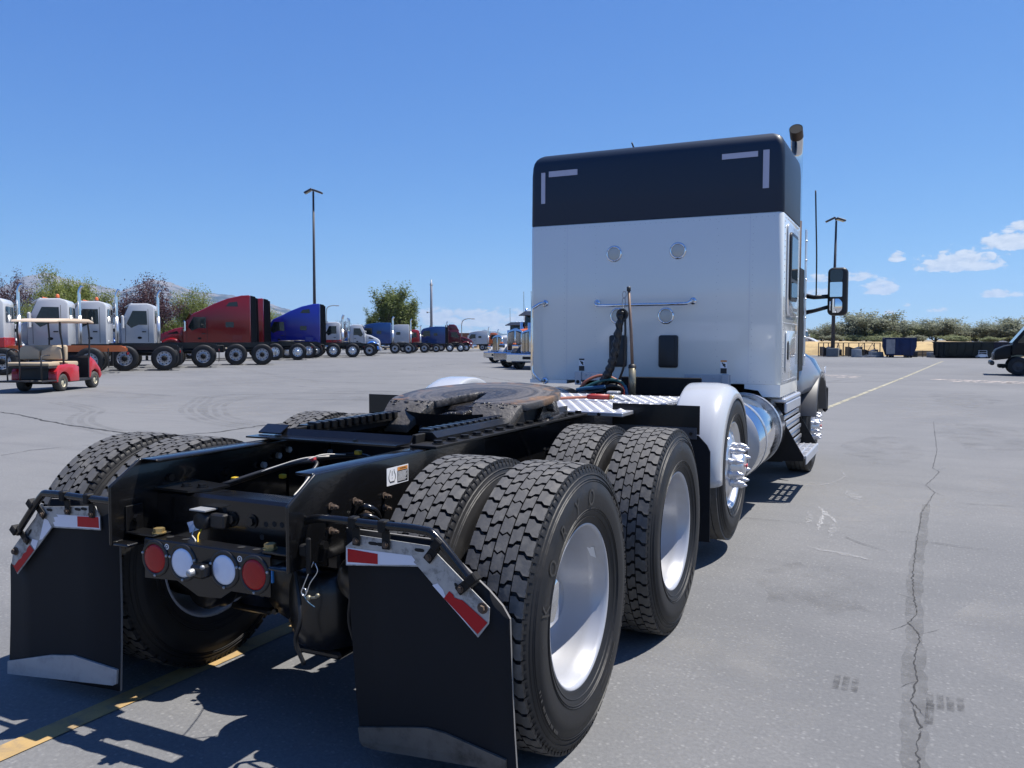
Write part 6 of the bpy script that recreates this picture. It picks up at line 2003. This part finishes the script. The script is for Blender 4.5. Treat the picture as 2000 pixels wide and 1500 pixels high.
C_WHITE = paint('fleet_white', (0.50, 0.51, 0.52)); C_RED = paint('fleet_red', (0.17, 0.004, 0.006)); C_BLUE = paint('royal_blue', (0.010, 0.020, 0.27))
C_NAVY = paint('deep_blue', (0.010, 0.045, 0.17)); C_MAROON = paint('maroon', (0.115, 0.012, 0.020)); C_SKY = paint('bright_blue', (0.03, 0.13, 0.45))
C_SILV = paint('silver_white', (0.42, 0.44, 0.47)); C_DGREY = paint('dark_grey', (0.05, 0.055, 0.065)); C_ORANGE = paint('orange', (0.55, 0.13, 0.035)); C_RED2 = paint('bright_red', (0.38, 0.02, 0.025))
C_OFRAME = mat('orange_frame_paint', (0.50, 0.13, 0.035), 0.5, var=0.15, vscale=4)
GLASSB = mat('cab_glass', (0.008, 0.013, 0.013), 0.06, spec=0.6)

b = MB()
b.lathe([(-0.13, 0.29), (-0.14, 0.36), (-0.135, 0.45), (-0.115, 0.50), (-0.10, 0.515), (0.10, 0.515), (0.115, 0.50), (0.135, 0.45), (0.14, 0.36), (0.13, 0.29)], 'y', n=36)
BGT = b.mesh('wheel', M['tyre'])


def bg_rim(white=True):
    b = MB()
    mt = 0
    b.lathe([(0.115, 0.30), (0.132, 0.298), (0.125, 0.28), (0.075, 0.265), (0.065, 0.25), (0.095, 0.16), (0.10, 0.13), (0.10, 0.0)], 'y', n=28)
    b.lathe([(0.10, 0.115), (0.16, 0.11), (0.18, 0.08), (0.185, 0.0)], 'y', n=18, m=1 if white else 0)
    for i in range(10):
        t = 2 * PI * i / 10
        b.disc((0.232 * math.cos(t), 0.078, 0.232 * math.sin(t)), (0, 1, 0), 0.026, 8, 1)
        b.disc((0.142 * math.cos(t + .3), 0.101, 0.142 * math.sin(t + .3)), (0, 1, 0), 0.017, 6, 1 if white else 0, 0.03)
    return b.mesh('rim', [M['rimwhite'] if white else M['alu'], M['blackmatt']])


RIM_W, RIM_C = bg_rim(True), bg_rim(False)


def bg_wheels(t, xs, y, dual, rim):
    for x in xs:
        for s in (1, -1):
            w = inst('wheel', BGT, t, (x, s * y, 0.515), (0, 0, 0 if s > 0 else PI))
            inst('rim', rim, w)
            if dual: inst('wheel', BGT, t, (x, s * (y - 0.34), 0.515))


def arch(t, name, xc, zc, r, y0, y1, mt, a0=-5, a1=185, th=0.05):
    for s in (1, -1):
        b = MB()
        b.lathe([(s * y0, r - .02), (s * y0, r), (s * (y0 + (y1 - y0) * .7), r), (s * y1, r - .08), (s * (y1 + .01), r - .16), (s * (y1 - .02), r - .16), (s * (y0 + (y1 - y0) * .68), r - .02), (s * y0, r - .02)], 'y', (xc, 0, zc), 18, a0=math.radians(90 - a1), a1=math.radians(90 - a0))
        b.build(name, mt, t)


def stack(t, x, y, z1, side=1):
    b = MB()
    P_ = smooth_path([(x, y, 1.0), (x, y, 2.0), (x, y, z1 - .5), (x - .02, y, z1 - .2), (x - .12, y, z1)], 4)
    b.tube(P_, 0.062, 10); b.build('exhaust_stack', M['chrome'], t)
    b = MB(); b.tube([(x, y, 1.0), (x, y, 2.3)], 0.085, 10); b.build('stack_shield', M['alu'], t)


def bg_truck(label, px, cy, s, xb, kind='day', facing=-1, cab=C_WHITE, hood=None, fender=None, lower=None, axles=(0, 1.35), hd=None, rim=RIM_W, frame=None, over=0.8, stacks=(1, -1), beacon=False, group=None, rear_open=False, dep=None, visor=True, edge=True, bed=None):
    hood = hood or cab; fender = fender or cab
    D = dep if dep else 1.4761 * 1627.52 / (cy - 662.3)
    va = 25.79 + math.degrees(math.atan((1000 - px) / 1627.5))
    th = math.radians(hd if hd is not None else va - 3)
    a = Vector((-math.cos(th), -math.sin(th))); n = Vector((-math.sin(th), math.cos(th)))
    if facing > 0: a = -a
    x0, y0 = pol(px, D)
    c = Vector((x0, y0)) + n * 1.17 * s
    t = thing('parked_truck', label, 'truck', (c.x, c.y, 0), math.atan2(a.y, a.x), group or 'trucks parked in the row across the lot', s)
    fm = frame or M['black']
    L = xb + 3.2
    b = MB()
    for q in (-1, 1):
        b.prism([(-over, .86), (-over, 0.98), (-over + .22, 1.10), (L, 1.10), (L, 0.86)], 'y', q * 0.36, q * 0.44)
    for x in (-over + .12, 0.7, 2.2): b.box(x - .06, x + .06, -0.355, 0.355, .88, 1.06)
    b.build('frame', fm, t)
    b = MB()
    for x in axles: b.tube([(x, -.9, .52), (x, .9, .52)], .085, 8); b.box(x - .35, x + .35, -.35, .35, .55, .84, .05)
    b.build('axle', M['blackmatt'], t)
    bg_wheels(t, axles, 1.04, True, rim)
    XC = xb + (0 if kind == 'day' else {'high': 2.15, 'mid': 1.5, 'fair': 0.0}[kind])     # back of the cab proper
    xs = XC + 2.35
    bg_wheels(t, (xs,), 1.02, False, RIM_C)
    W_ = 1.06
    if kind in ('day', 'fair'):
        prof = [(XC, 1.02), (XC, 2.74), (XC + .10, 2.87), (XC + .35, 2.93), (XC + 1.15, 2.92), (XC + 1.28, 2.84), (XC + 1.68, 2.02), (XC + 1.68, 1.02)]
        b = MB(); b.prism(prof, 'y', -W_, W_); CB = b.build('cab', cab, t, bevel=0.07, seg=2)
        if kind == 'fair':
            b = MB(); b.prism([(XC + .02, 2.80), (XC + .02, 3.62), (XC + .75, 3.62), (XC + 1.05, 3.45), (XC + 1.45, 2.72)], 'y', -1.0, 1.0); b.build('roof_fairing', cab, t, bevel=0.08)
            for q in (-1, 1):
                b = MB(); b.box(XC - .45, XC - .01, q * 1.06, q * 1.0, 1.05, 3.5, .02); b.build('side_fairing', cab, t)
    else:
        top = 3.92 if kind == 'high' else 3.12
        Lc = XC + 1.68
        if kind == 'high':
            prof = [(xb, 1.02), (xb, top), (xb + .5, top - .03), (xb + 1.3, top - .22), (xb + 2.1, top - .55), (xb + 2.75, 3.02), (xb + 3.25, 2.80), (xb + 3.36, 2.70), (xb + 3.40, 2.62), (Lc, 2.02), (Lc, 1.02)]
        else:
            prof = [(xb, 1.02), (xb, top - .05), (xb + .08, top), (xb + 1.2, top), (xb + 2.0, top - .10), (xb + 2.6, 2.88), (XC + 1.25, 2.80), (XC + 1.30, 2.72), (Lc, 2.02), (Lc, 1.02)]
        b = MB(); b.prism(prof, 'y', -1.16, 1.16); CB = b.build('cab', cab, t, bevel=0.09, seg=2)
        W_ = 1.16
        if edge:
            for q in (-1, 1):
                b = MB(); b.prism([(xb - .34, 1.04), (xb - .30, top - .10), (xb - .01, top - .03), (xb - .01, 1.04)], 'y', q * 1.10, q * 1.14); b.build('fairing_edge', M['blackmatt'], t)
        b = MB()
        for q in (-1, 1):
            b.prism(rrect(xb + .95, xb + 1.42, 1.98, 2.30, .06), 'y', q * (W_ + .001), q * (W_ + .008)); 
            if kind == 'high': b.prism([(xb + .70, 3.22), (xb + .74, 3.52), (xb + 1.22, 3.46), (xb + 1.40, 3.22)], 'y', q * (W_ + .001), q * (W_ + .008))
        b.build('sleeper_window', GLASSB, CB)
        b = MB()
        for q in (-1, 1):
            b.prism([(xb + .5, 1.18), (xb + .5, 1.5), (xb + 1.05, 1.5), (xb + 1.05, 1.18)], 'y', q * (W_ + .001), q * (W_ + .006))
        b.build('locker_door', cab, CB)
    # glass
    for q in (-1, 1):
        b = MB()
        b.prism([(XC + .36, 1.93), (XC + .38, 2.58), (XC + 1.08, 2.58), (XC + 1.40, 1.98), (XC + 1.16, 1.78), (XC + .80, 1.93)], 'y', q * (W_ + .001), q * (W_ + .010))
        b.build('side_window', GLASSB, CB)
        b = MB()
        b.prism([(XC + .30, 1.12), (XC + .30, 2.66), (XC + .318, 2.66), (XC + .318, 1.12)], 'y', q * (W_ + .001), q * (W_ + .006))
        b.prism([(XC + 1.45, 1.12), (XC + 1.45, 1.95), (XC + 1.468, 1.95), (XC + 1.468, 1.12)], 'y', q * (W_ + .001), q * (W_ + .006))
        b.build('door_gap', M['blackmatt'], CB)
        b = MB(); b.prism([(XC + .42, 1.58), (XC + .42, 1.63), (XC + .62, 1.63), (XC + .62, 1.58)], 'y', q * (W_ + .001), q * (W_ + .03)); b.build('door_handle', M['plastic'], CB)
        b = MB(); b.lathe([(q * (W_ + .004), 0), (q * (W_ + .004), .06)], 'y', (XC + .75, 0, 1.32), 14, smooth=False)
        for k, v in enumerate(b.v): b.v[k] = (XC + .75 + (v[0] - XC - .75) * 1.9, v[1], v[2])
        b.build('badge', M['blackmatt'], CB)
    if lower is not None:
        b = MB(); b.box(XC - .012, XC + 1.69, -W_ - .004, W_ + .004, 1.03, 1.42, .02); b.build('lower_stripe', lower, CB)
    xw0, zw0, xw1, zw1 = XC + 1.32, 2.76, XC + 1.66, 2.08
    b = MB()
    dx, dz = .016, .008
    b.add([(xw0 + dx, -W_ + .12, zw0 + dz), (xw0 + dx, W_ - .12, zw0 + dz), (xw1 + dx, W_ - .08, zw1 + dz), (xw1 + dx, -W_ + .08, zw1 + dz)], [[0, 1, 2, 3]])
    b.build('windscreen', GLASSB, CB)
    if kind == 'day':
        b = MB(); b.prism(rrect(-.75, .75, 2.0, 2.6, .1), 'x', XC - .012, XC - .002); b.build('rear_window', GLASSB, CB)
        if visor:
            b = MB(); b.prism([(XC + 1.16, 2.90), (XC + 1.50, 2.72), (XC + 1.52, 2.75), (XC + 1.18, 2.95)], 'y', -.95, .95); b.build('sun_visor', cab, CB)
    # hood
    b = MB()
    prof = [(XC + 1.69, 1.0), (XC + 1.69, 2.0), (XC + 2.2, 1.90), (XC + 2.9, 1.62), (XC + 3.18, 1.42), (XC + 3.25, 1.1), (XC + 3.22, .75), (XC + 2.9, .75), (XC + 2.6, 1.0)]
    b.prism(prof, 'y', -.80, .80); HD = b.build('hood', hood, t, bevel=0.09, seg=2)
    for q in (-1, 1):
        b = MB(); b.prism([(XC + 1.95, 1.60), (XC + 2.05, 1.76), (XC + 2.5, 1.63), (XC + 2.55, 1.56)], 'y', q * .801, q * .812); b.build('hood_vent', M['blackmatt'], HD)
    b = MB(); b.box(XC + 3.20, XC + 3.262, -.5, .5, .8, 1.34, .02); b.build('grille', M['chrome'], HD)
    arch(t, 'fender', xs, 0.62, 0.74, 0.62, 1.14, fender)
    b = MB(); b.box(XC + 3.14, XC + 3.40, -1.15, 1.15, .38, .74, .06); b.build('bumper', M['alu'], t)
    b = MB()
    b.box(.55 + axles[-1], xb - .25, -.95, -.46, .62, .98, .04); b.build('battery_box', M['blackmatt'], t)
    b = MB()
    b.box(.55 + axles[-1], xb - .25, .46, .95, .62, .98, .04); b.build('tool_box', M['blackmatt'], t)
    b = MB()
    for q in (-1, 1): b.box(-.66, -.645, q * .82, q * 1.2, .25, 1.0)
    b.build('mud_flap', M['flap'], t)
    b = MB(); b.tube([(.3, -.3, .75), (1.2, -.3, .75)], .13, 10); b.tube([(.3, .3, .75), (1.2, .3, .75)], .13, 10); b.build('air_tank', M['blackmatt'], t)
    for q in (-1, 1):
        b = MB(); b.ball((XC + 3.0, q * .92, 1.05), .16, 10, 6, sq=(.9, .7, .55)); b.build('headlight', M['whitelens'], t)
        b = MB(); b.box(XC + 1.48, XC + 1.62, q * (W_ + .12), q * (W_ + .36), 1.72, 2.36, .05); MR = b.build('door_mirror', M['chrome'] if kind == 'high' else cab, t)
        b = MB(); b.tube([(XC + 1.5, q * W_, 2.2), (XC + 1.54, q * (W_ + .2), 2.2)], .025, 6); b.tube([(XC + 1.5, q * W_, 1.85), (XC + 1.54, q * (W_ + .2), 1.85)], .025, 6); b.build('mirror_arm', M['plastic'], t)
        b = MB(); b.tube([(XC + .2, q * .88, .78), (XC + 1.55, q * .88, .78)], .30, 16); b.build('fuel_tank', M['polish'], t)
    if kind != 'high':
        for q in stacks: stack(t, xb - .16, q * .92, 3.55 if kind == 'day' else 3.75)
    if beacon:
        b = MB(); b.box(XC + .5, XC + .7, -.1, .1, 2.93, 2.99, .01); b.lathe([(2.99, .09), (3.10, .08), (3.14, .04), (3.15, 0)], 'z', (XC + .6, 0, 0), 12, 1); b.build('beacon', [M['plastic'], C_ORANGE], CB)
        b = MB()
        for yy in (-.6, -.2, .2, .6): b.ball((XC + 1.1, yy, 2.95), .05, 8, 5)
        b.build('marker_lights', C_ORANGE, CB)
    b = MB(); b.box(-over - .03, -over - .002, -.5, .5, .72, .84, .01); b.build('tail_panel', M['blackmatt'], t)
    for q in (-1, 1):
        b = MB(); b.box(-over - .05, -over - .031, q * .5, q * .32, .73, .83, .01); b.build('tail_light', M['redlens'], t)
    if kind == 'day':        # short cab: pull everything ahead of the cab's back wall together
        for o in t.children_recursive:
            if o.parent is t and o.name.split('.')[0] == 'wheel':
                if o.location.x > XC: o.location.x = XC + (o.location.x - XC) * .86
            elif o.data is not None and o.name.split('.')[0] not in ('wheel', 'rim', 'axle'):
                for v in o.data.vertices:
                    if v.co.x > XC: v.co.x = XC + (v.co.x - XC) * .86
    if kind != 'day':
        b = MB()
        b.lathe([(1.13, .0), (1.13, .46), (1.19, .46), (1.2, .0)], 'z', (.7, 0, 0), 20); b.build('fifth_wheel', M['grease'], t)
    return t


bg_truck('white day cab with red lower band and orange chassis left behind the golf cart', 176, 732.5, 1.06, 2.85, cab=C_WHITE, lower=C_RED2, frame=C_OFRAME, hd=47, axles=(0, 1.4, 2.95), over=1.25, stacks=(-1,))
bg_truck('white day cab with white fender and amber beacon directly behind the golf cart roof', 322, 725.5, 1.10, 3.52, cab=C_WHITE, beacon=True, hd=46, axles=(0, 1.5), over=.55, stacks=(-1,))
bg_truck('white day cab truck with amber beacon second from the golf cart', 398, 719.5, 1.12, 3.93, cab=C_WHITE, beacon=True, hd=44, over=.6, stacks=(-1,))
bg_truck('white day cab truck with bright blue front fender and dark hood stripes', 513, 714.0, 1.14, 4.85, cab=C_WHITE, fender=C_SKY, hd=43, axles=(0, 1.22), over=.4, stacks=(1,), visor=True)
bg_truck('front one of the two red high roof sleeper trucks', 582, 704.5, 1.12, 2.72, 'high', cab=C_RED, hd=39, rim=RIM_C)
bg_truck('second red high roof sleeper truck half hidden behind the front red one', 603, 701.0, 1.13, 2.80, 'high', cab=C_RED, hd=39, rim=RIM_C)
bg_truck('royal blue high roof sleeper truck below the tall light pole', 689, 699.0, 1.07, 2.3, 'high', cab=C_BLUE, hd=36, rim=RIM_C, axles=(0, 1.38, 2.62))
bg_truck('white day cab truck with red lower body right behind the blue sleeper', 722, 696.5, .98, 2.45, cab=C_WHITE, lower=C_RED2, hd=35, stacks=(1, -1))
bg_truck('white day cab truck with blue front fender facing right', 622, 695.0, .93, 3.0, cab=C_WHITE, fender=C_SKY, facing=1, hd=33, stacks=(1, -1))
bg_truck('dark blue mid roof sleeper truck with white front behind the white cab facing right', 798, 691.3, .98, 1.75, 'mid', cab=C_NAVY, hd=32, edge=False)
bg_truck('white sleeper truck with dark grey roof and open side door', 829, 689.7, .95, 1.65, 'mid', cab=C_SILV, hd=32, edge=False, group=None)
bg_truck('small bright red day cab truck left of the dark blue mid roof sleeper', 852, 688.6, .84, 2.2, cab=C_RED2, hd=31)
bg_truck('dark blue mid roof sleeper truck behind the tall grey pole', 900, 687.7, .92, 1.9, 'mid', cab=C_NAVY, hd=30, rim=RIM_C)
bg_truck('dark red truck with tall roof fairing facing right', 842, 686.7, .88, 2.35, 'fair', cab=C_MAROON, facing=1, hd=29, rim=RIM_C)
bg_truck('silver white sleeper truck at the right end of the row', 957, 685.2, .80, 0.4, 'mid', cab=C_SILV, hd=28, axles=(0, 1.2), edge=False)
bg_truck('orange red day cab truck peeking out at the right end of the row', 992, 684.0, .78, 1.85, cab=C_ORANGE, hd=28)
bg_truck('small white truck seen between the hood and the right light pole', 1527, 690.0, .85, 1.2, cab=C_WHITE, facing=1, hd=-8, group='trucks parked at the far end', stacks=())


def grille_truck(label, px, D, s, yaw, cab, grille_dark, visor=True, hgt=1.0, fend=None):
    x0, y0 = pol(px, D)
    th = math.radians(yaw)
    fx, rx = Vector((_f[0], _f[1])).normalized(), Vector((_r[0], _r[1])).normalized()
    h = -fx * math.cos(th) - rx * math.sin(th)
    t = thing('parked_truck', label, 'truck', (x0, y0, 0), math.atan2(h.y, h.x), 'long nosed trucks parked facing left', s)
    b = MB(); b.loft([[(x, y, z) for y, z in rrect(-w, w, .82, zt, .16)] for x, w, zt in ((-.04, .50, 1.84), (-.9, .56, 1.92), (-2.0, .66, 2.06))]); HD = b.build('hood', cab, t)
    b = MB(); b.prism([(-.52, .80), (-.52, 1.72), (-.36, 1.86), (-.04, 1.96), (.04, 1.96), (.36, 1.86), (.52, 1.72), (.52, .80)], 'x', -.039, .05); GR = b.build('grille', M['polish'], t, bevel=.02)
    b = MB(); b.prism([(-.45, .86), (-.45, 1.70), (-.32, 1.79), (-.05, 1.84), (-.05, .86)], 'x', .051, .056); b.prism([(.45, .86), (.45, 1.70), (.32, 1.79), (.05, 1.84), (.05, .86)], 'x', .051, .056); b.build('grille_screen', grille_dark, GR)
    for i in range(5):
        for q in (-1, 1):
            b = MB(); x = q * (.10 + i * .078); b.box(.057, .085, x - .016, x + .016, .87, 1.80 - i * .022, .006); b.build('grille_bar', M['chrome'], GR)
    b = MB(); b.box(.22, .34, -1.18, 1.18, .36, .78, .06); BP = b.build('bumper', M['polish'], t)
    b = MB(); b.box(.341, .345, -.25, .25, .50, .64); b.build('tow_panel', M['soot'], BP)
    for q in (-1, 1):
        b = MB(); b.lathe([(q * .60, .60), (q * .60, .62), (q * 1.05, .62), (q * 1.14, .55), (q * 1.12, .50), (q * .6, .6)], 'y', (-.55, 0, .55), 16, a0=math.radians(-80), a1=math.radians(80)); b.build('fender', fend or cab, t)
        b = MB(); b.box(.02, .14, q * .62, q * .98, .98, 1.18, .05); b.build('headlight', M['chrome'], t)
        b = MB(); b.box(-.02, .08, q * .78, q * .96, 1.19, 1.28, .03); b.build('turn_signal', C_ORANGE, t)
        w = inst('wheel', BGT, t, (-.55, q * .95, .515), (0, 0, 0 if q > 0 else PI)); inst('rim', RIM_C, w)
        b = MB(); b.tube([(-2.1, q * 1.12, 1.2), (-2.1, q * 1.12, 2.3)], .17, 14); b.build('air_cleaner', M['chrome'], t)
        b = MB(); b.tube([(-3.7, q * 1.1, 1.0), (-3.7, q * 1.1, 3.9)], .08, 10); b.build('exhaust_stack', M['chrome'], t)
        b = MB(); b.tube([(-2.2, q * 1.15, 2.4), (-2.2, q * 1.18, 3.9)], .013, 5); b.build('antenna', M['ink'], t)
    b = MB(); b.prism([(-3.5, 1.0), (-3.5, 2.72), (-3.35, 2.82), (-2.2, 2.80), (-2.05, 2.68), (-2.01, 2.0), (-2.01, 1.0)], 'y', -1.02, 1.02); CB = b.build('cab', cab, t, bevel=.06)
    b = MB(); b.add([(-2.035, -.95, 2.66), (-2.035, .95, 2.66), (-1.995, .95, 2.1), (-1.995, -.95, 2.1)], [[0, 1, 2, 3]]); b.build('windscreen', GLASSB, CB)
    b = MB(); b.prism([(-2.15, 2.80), (-1.62, 2.62), (-1.60, 2.66), (-2.15, 2.88)], 'y', -1.05, 1.05); b.build('sun_visor', M['plastic'], CB)
    b = MB()
    for yy in (-.7, -.35, 0, .35, .7): b.ball((-2.4, yy, 2.88), .06, 8, 5)
    b.build('marker_lights', M['whitelens'], CB)
    b = MB(); b.box(-8.0, -2.0, -.42, .42, .85, 1.1, .02); b.build('frame', M['black'], t)
    for x in (-6.2, -7.5):
        for q in (-1, 1):
            w = inst('wheel', BGT, t, (x, q * 1.04, .515), (0, 0, 0 if q > 0 else PI)); inst('rim', RIM_C, w)
    return t


grille_truck('orange and white long nosed truck with tall chrome barred grille left of the sleeper wall', 1007, 42.5, 1.03, 38, C_ORANGE, M['blackmatt'], fend=C_WHITE)
grille_truck('white long nosed truck with chrome barred grille half hidden by the sleeper wall', 1036, 40.0, 1.0, 30, C_WHITE, M['blackmatt'], fend=C_DGREY)
grille_truck('white long nosed truck with brown mesh grille behind the orange truck', 972, 51.0, .88, 48, C_WHITE, mat('brown_mesh', (0.075, 0.06, 0.045), .6), fend=C_WHITE)

# ------------------------------------------------------------------ dark step van at the right edge
x0, y0 = pol(1988, 34.3)
th = math.radians(8)
fx, rx = Vector((_f[0], _f[1])).normalized(), Vector((_r[0], _r[1])).normalized()
h = Vector((-0.995, 0.03)).normalized()
n = Vector((-h.y, h.x)); n = n if n.dot(fx) > 0 else -n
c = Vector((x0, y0)) + n * .95
V = thing('step_van', 'black step van with sloped windscreen cut off by the right edge', 'van', (c.x, c.y, 0), math.atan2(h.y, h.x))
VB = mat('black_van_paint', (0.006, 0.006, 0.0065), .5, spec=.25)
b = MB()
b.prism([(-5.0, .45), (-5.0, 2.9), (-1.05, 2.9), (-.80, 2.72), (.24, 1.30), (.24, .80), (.10, .86), (-.12, .86), (-.34, .78), (-.46, .62), (-.50, .45)], 'y', -1.0, 1.0)
BD = b.build('body', VB, V, bevel=.05)
b = MB()
b.prism([(.30, .70), (.245, .80), (.245, 1.28), (.50, 1.22), (.80, 1.08), (.88, .95), (.88, .62)], 'y', -.88, .88)
b.build('hood', VB, V, bevel=.06)
b = MB(); b.box(.86, .905, -.72, .72, .62, .92, .02)
for i in range(5): b.box(.906, .92, -.7, .7, .64 + i * .055, .66 + i * .055)
b.build('grille', M['plastic'], V)
b = MB(); b.box(.86, 1.02, -1.0, 1.0, .42, .60, .04); b.build('bumper', M['plastic'], V)
b = MB(); b.add([(-.76, -.92, 2.68), (-.76, .92, 2.68), (.235, .92, 1.345), (.235, -.92, 1.345)], [[0, 1, 2, 3]])
for k, v in enumerate(b.v): b.v[k] = (v[0] + .016, v[1], v[2] + .012)
b.build('windscreen', GLASSB, BD)
for q in (-1, 1):
    b = MB(); b.prism([(-.95, 1.34), (-.95, 2.3), (-.62, 2.3), (.05, 1.40), (.05, 1.34)], 'y', q * 1.001, q * 1.01); b.build('side_window', GLASSB, BD)
    b = MB(); b.ball((.86, q * .62, .85), .1, 10, 6, sq=(.5, 1.3, 1)); b.build('headlight', M['whitelens'], V)
    b = MB(); b.add([(-.80, q * .97, 2.74), (-.80, q * 1.002, 2.74), (.24, q * 1.002, 1.32), (.24, q * .95, 1.32)], [[0, 1, 2, 3]])
    for k, v in enumerate(b.v): b.v[k] = (v[0] + .02, v[1], v[2] + .016)
    b.build('windscreen_trim', C_SILV, BD)
    for x in (0, -3.2):
        inst('wheel', BGT, V, (x, q * .88, .385), (0, 0, 0 if q > 0 else PI), (.74, .9, .74))
b = MB(); b.tube([(.55, -.9, .35), (.55, .9, .35)], .06, 8); b.box(.2, .7, -.5, .5, .3, .45, .03); b.build('front_axle', M['blackmatt'], V)
rd = RIM_W.copy(); rd.materials.clear(); rd.materials.append(mat('dark_steel_rim', (0.045, 0.045, 0.048), .5)); rd.materials.append(M['soot'])
for w in [o for o in V.children if o.name.startswith('wheel')]: inst('rim', rd, w)

# ------------------------------------------------------------------ golf cart
CX, CY = -19.62, 12.4
GC = thing('golf_cart', 'red golf cart with tan seats, tan roof and black rear basket frame', 'golf cart', (CX, CY, 0), math.atan2(.903, -.43), scale=1.08)
G_RED = paint('cart_red', (0.42, 0.018, 0.028)); TAN = mat('tan_vinyl', (0.42, 0.33, 0.22), .55, var=.06); TANR = mat('tan_roof_plastic', (0.56, 0.44, 0.32), .5); GBL = mat('cart_black', (0.014, 0.014, 0.016), .45)
b = MB()
b.lathe([(-.10, .12), (-.105, .17), (-.09, .215), (-.06, .228), (.06, .228), (.09, .215), (.105, .17), (.10, .12)], 'y', n=28)
CT = b.mesh('wheel', mat('dusty_cart_tyre', (0.05, 0.047, 0.043), .8, var=.2))
b = MB(); b.lathe([(.09, .135), (.085, .12), (.05, .11), (.07, .05), (.075, 0)], 'y', n=20)
for i in range(6):
    t = 2 * PI * i / 6; b.disc((.085 * math.cos(t), .075, .085 * math.sin(t)), (0, 1, 0), .021, 8, 1)
CR = b.mesh('rim', [mat('tan_alloy_rim', (0.55, 0.50, 0.36), .4, metal=.3), M['soot']])
for x in (0, 1.62):
    for q in (1, -1):
        w = inst('wheel', CT, GC, (x, q * .46, .228), (0, 0, 0 if q > 0 else PI)); inst('rim', CR, w)
b = MB()
for q in (-1, 1):        # red rear quarter panels with wheel arch
    pr = [(-.36, .36), (-.34, .52), (-.22, .66), (.15, .70), (.50, .68), (.72, .62), (.74, .24), (.30, .24)]
    for i in range(9):
        t = math.radians(0 + 180 * i / 8); pr.append((.29 * math.cos(t), .24 + .27 * math.sin(t)))
    pr.append((-.36, .27))
    b.prism(pr, 'y', q * .36, q * .58)
BY = b.build('body', G_RED, GC, bevel=.03)
b = MB(); b.prism([(1.28, .30), (1.30, .78), (1.38, .88), (1.62, .76), (1.92, .52), (2.0, .34), (1.9, .26), (1.85, .26), (1.8, .46), (1.62, .52), (1.45, .46), (1.38, .28)], 'y', -.56, .56); b.build('front_cowl', G_RED, GC, bevel=.05)
b = MB(); b.prism([(1.26, .30), (1.26, .84), (1.30, .90), (1.36, .90), (1.32, .78), (1.30, .30)], 'y', -.56, .56); b.build('dashboard', GBL, GC)
b = MB(); b.box(.30, 1.5, -.56, .56, .22, .30, .02); b.build('floor', GBL, GC)
b = MB(); b.box(-.34, .66, -.355, .355, .30, .60, .02); b.build('seat_pod', GBL, GC)
b = MB(); b.prism(rrect(.22, .74, .64, .76, .05), 'y', -.56, .56); b.build('front_seat', TAN, GC, bevel=.02)
b = MB(); b.prism([(.10, .80), (.14, 1.16), (.20, 1.20), (.26, 1.14), (.24, .80)], 'y', -.56, .56); b.build('front_backrest', TAN, GC, bevel=.03)
b = MB(); b.prism(rrect(-.62, -.10, .66, .76, .045), 'y', -.53, .53); b.build('rear_seat', TAN, GC, bevel=.02)
b = MB()
for q in (-1, 1):
    b.prism([(q * .02, .82), (q * .02, 1.05), (q * .12, 1.09), (q * .26, 1.17), (q * .42, 1.18), (q * .53, 1.12), (q * .55, .82)], 'x', -.06, .08)
b.build('rear_backrest', TAN, GC, bevel=.03)
b = MB(); b.box(-.62, .08, -.53, .53, .60, .652, .01); b.build('seat_base', GBL, GC)
b = MB(); b.prism([(-.32, 1.78), (-.25, 1.84), (.3, 1.88), (1.3, 1.88), (1.52, 1.82), (1.56, 1.77), (1.3, 1.79), (.3, 1.79)], 'y', -.60, .60); b.build('roof', TANR, GC, bevel=.03)
for q in (-1, 1):
    for P_ in ([(1.32, q * .55, .84), (1.36, q * .55, 1.4), (1.30, q * .54, 1.82)], [(.02, q * .56, .70), (-.02, q * .56, 1.2), (-.10, q * .55, 1.55), (-.08, q * .54, 1.82)]):
        b = MB(); b.tube(smooth_path(P_, 5), .024, 8); b.build('roof_post', GBL, GC)
b = MB()
zt = .30
b.box(-1.02, -.34, -.58, .58, .27, .31, .01)
b.build('rear_footboard', GBL, GC)
b = MB()
for yy in (-.56, .56): b.tube([(-1.0, yy, .31), (-1.0, yy, .92), (-.62, yy, .94)], .02, 6)
b.tube(smooth_path([(-1.0, .28, .31), (-1.0, .28, .95), (-1.0, .20, 1.08), (-1.0, .06, 1.08), (-1.0, -.02, .95), (-1.0, -.02, .31)], 5), .02, 6)
b.tube([(-1.0, .28, .92), (-1.0, -.02, .92)], .016, 6)
b.tube([(-1.02, -.58, .30), (-1.02, .58, .30)], .022, 6)
b.build('basket_frame', GBL, GC)
b = MB()
b.tube([(1.27, .26, .82), (1.05, .26, .98)], .02, 6)
ring = [(1.05 + .10 * math.sin(t) * .8, .26 + .17 * math.cos(t), .98 + .14 * math.sin(t)) for t in [2 * PI * i / 18 for i in range(19)]]
b.tube(ring, .016, 6); b.build('steering_wheel', GBL, GC)
for q in (-1, 1):
    b = MB(); b.box(-.37, -.345, q * .54, q * .42, .46, .52, .005); b.build('tail_light', M['redlens'], GC)
b = MB(); b.tube([(0, -.4, .228), (0, .4, .228)], .05, 8); b.tube([(1.62, -.4, .228), (1.62, .4, .228)], .035, 8); b.box(-.15, .2, -.2, .2, .2, .33, .03); b.build('axle', M['blackmatt'], GC)
# folding hitch rack on the orange chassis behind the cart
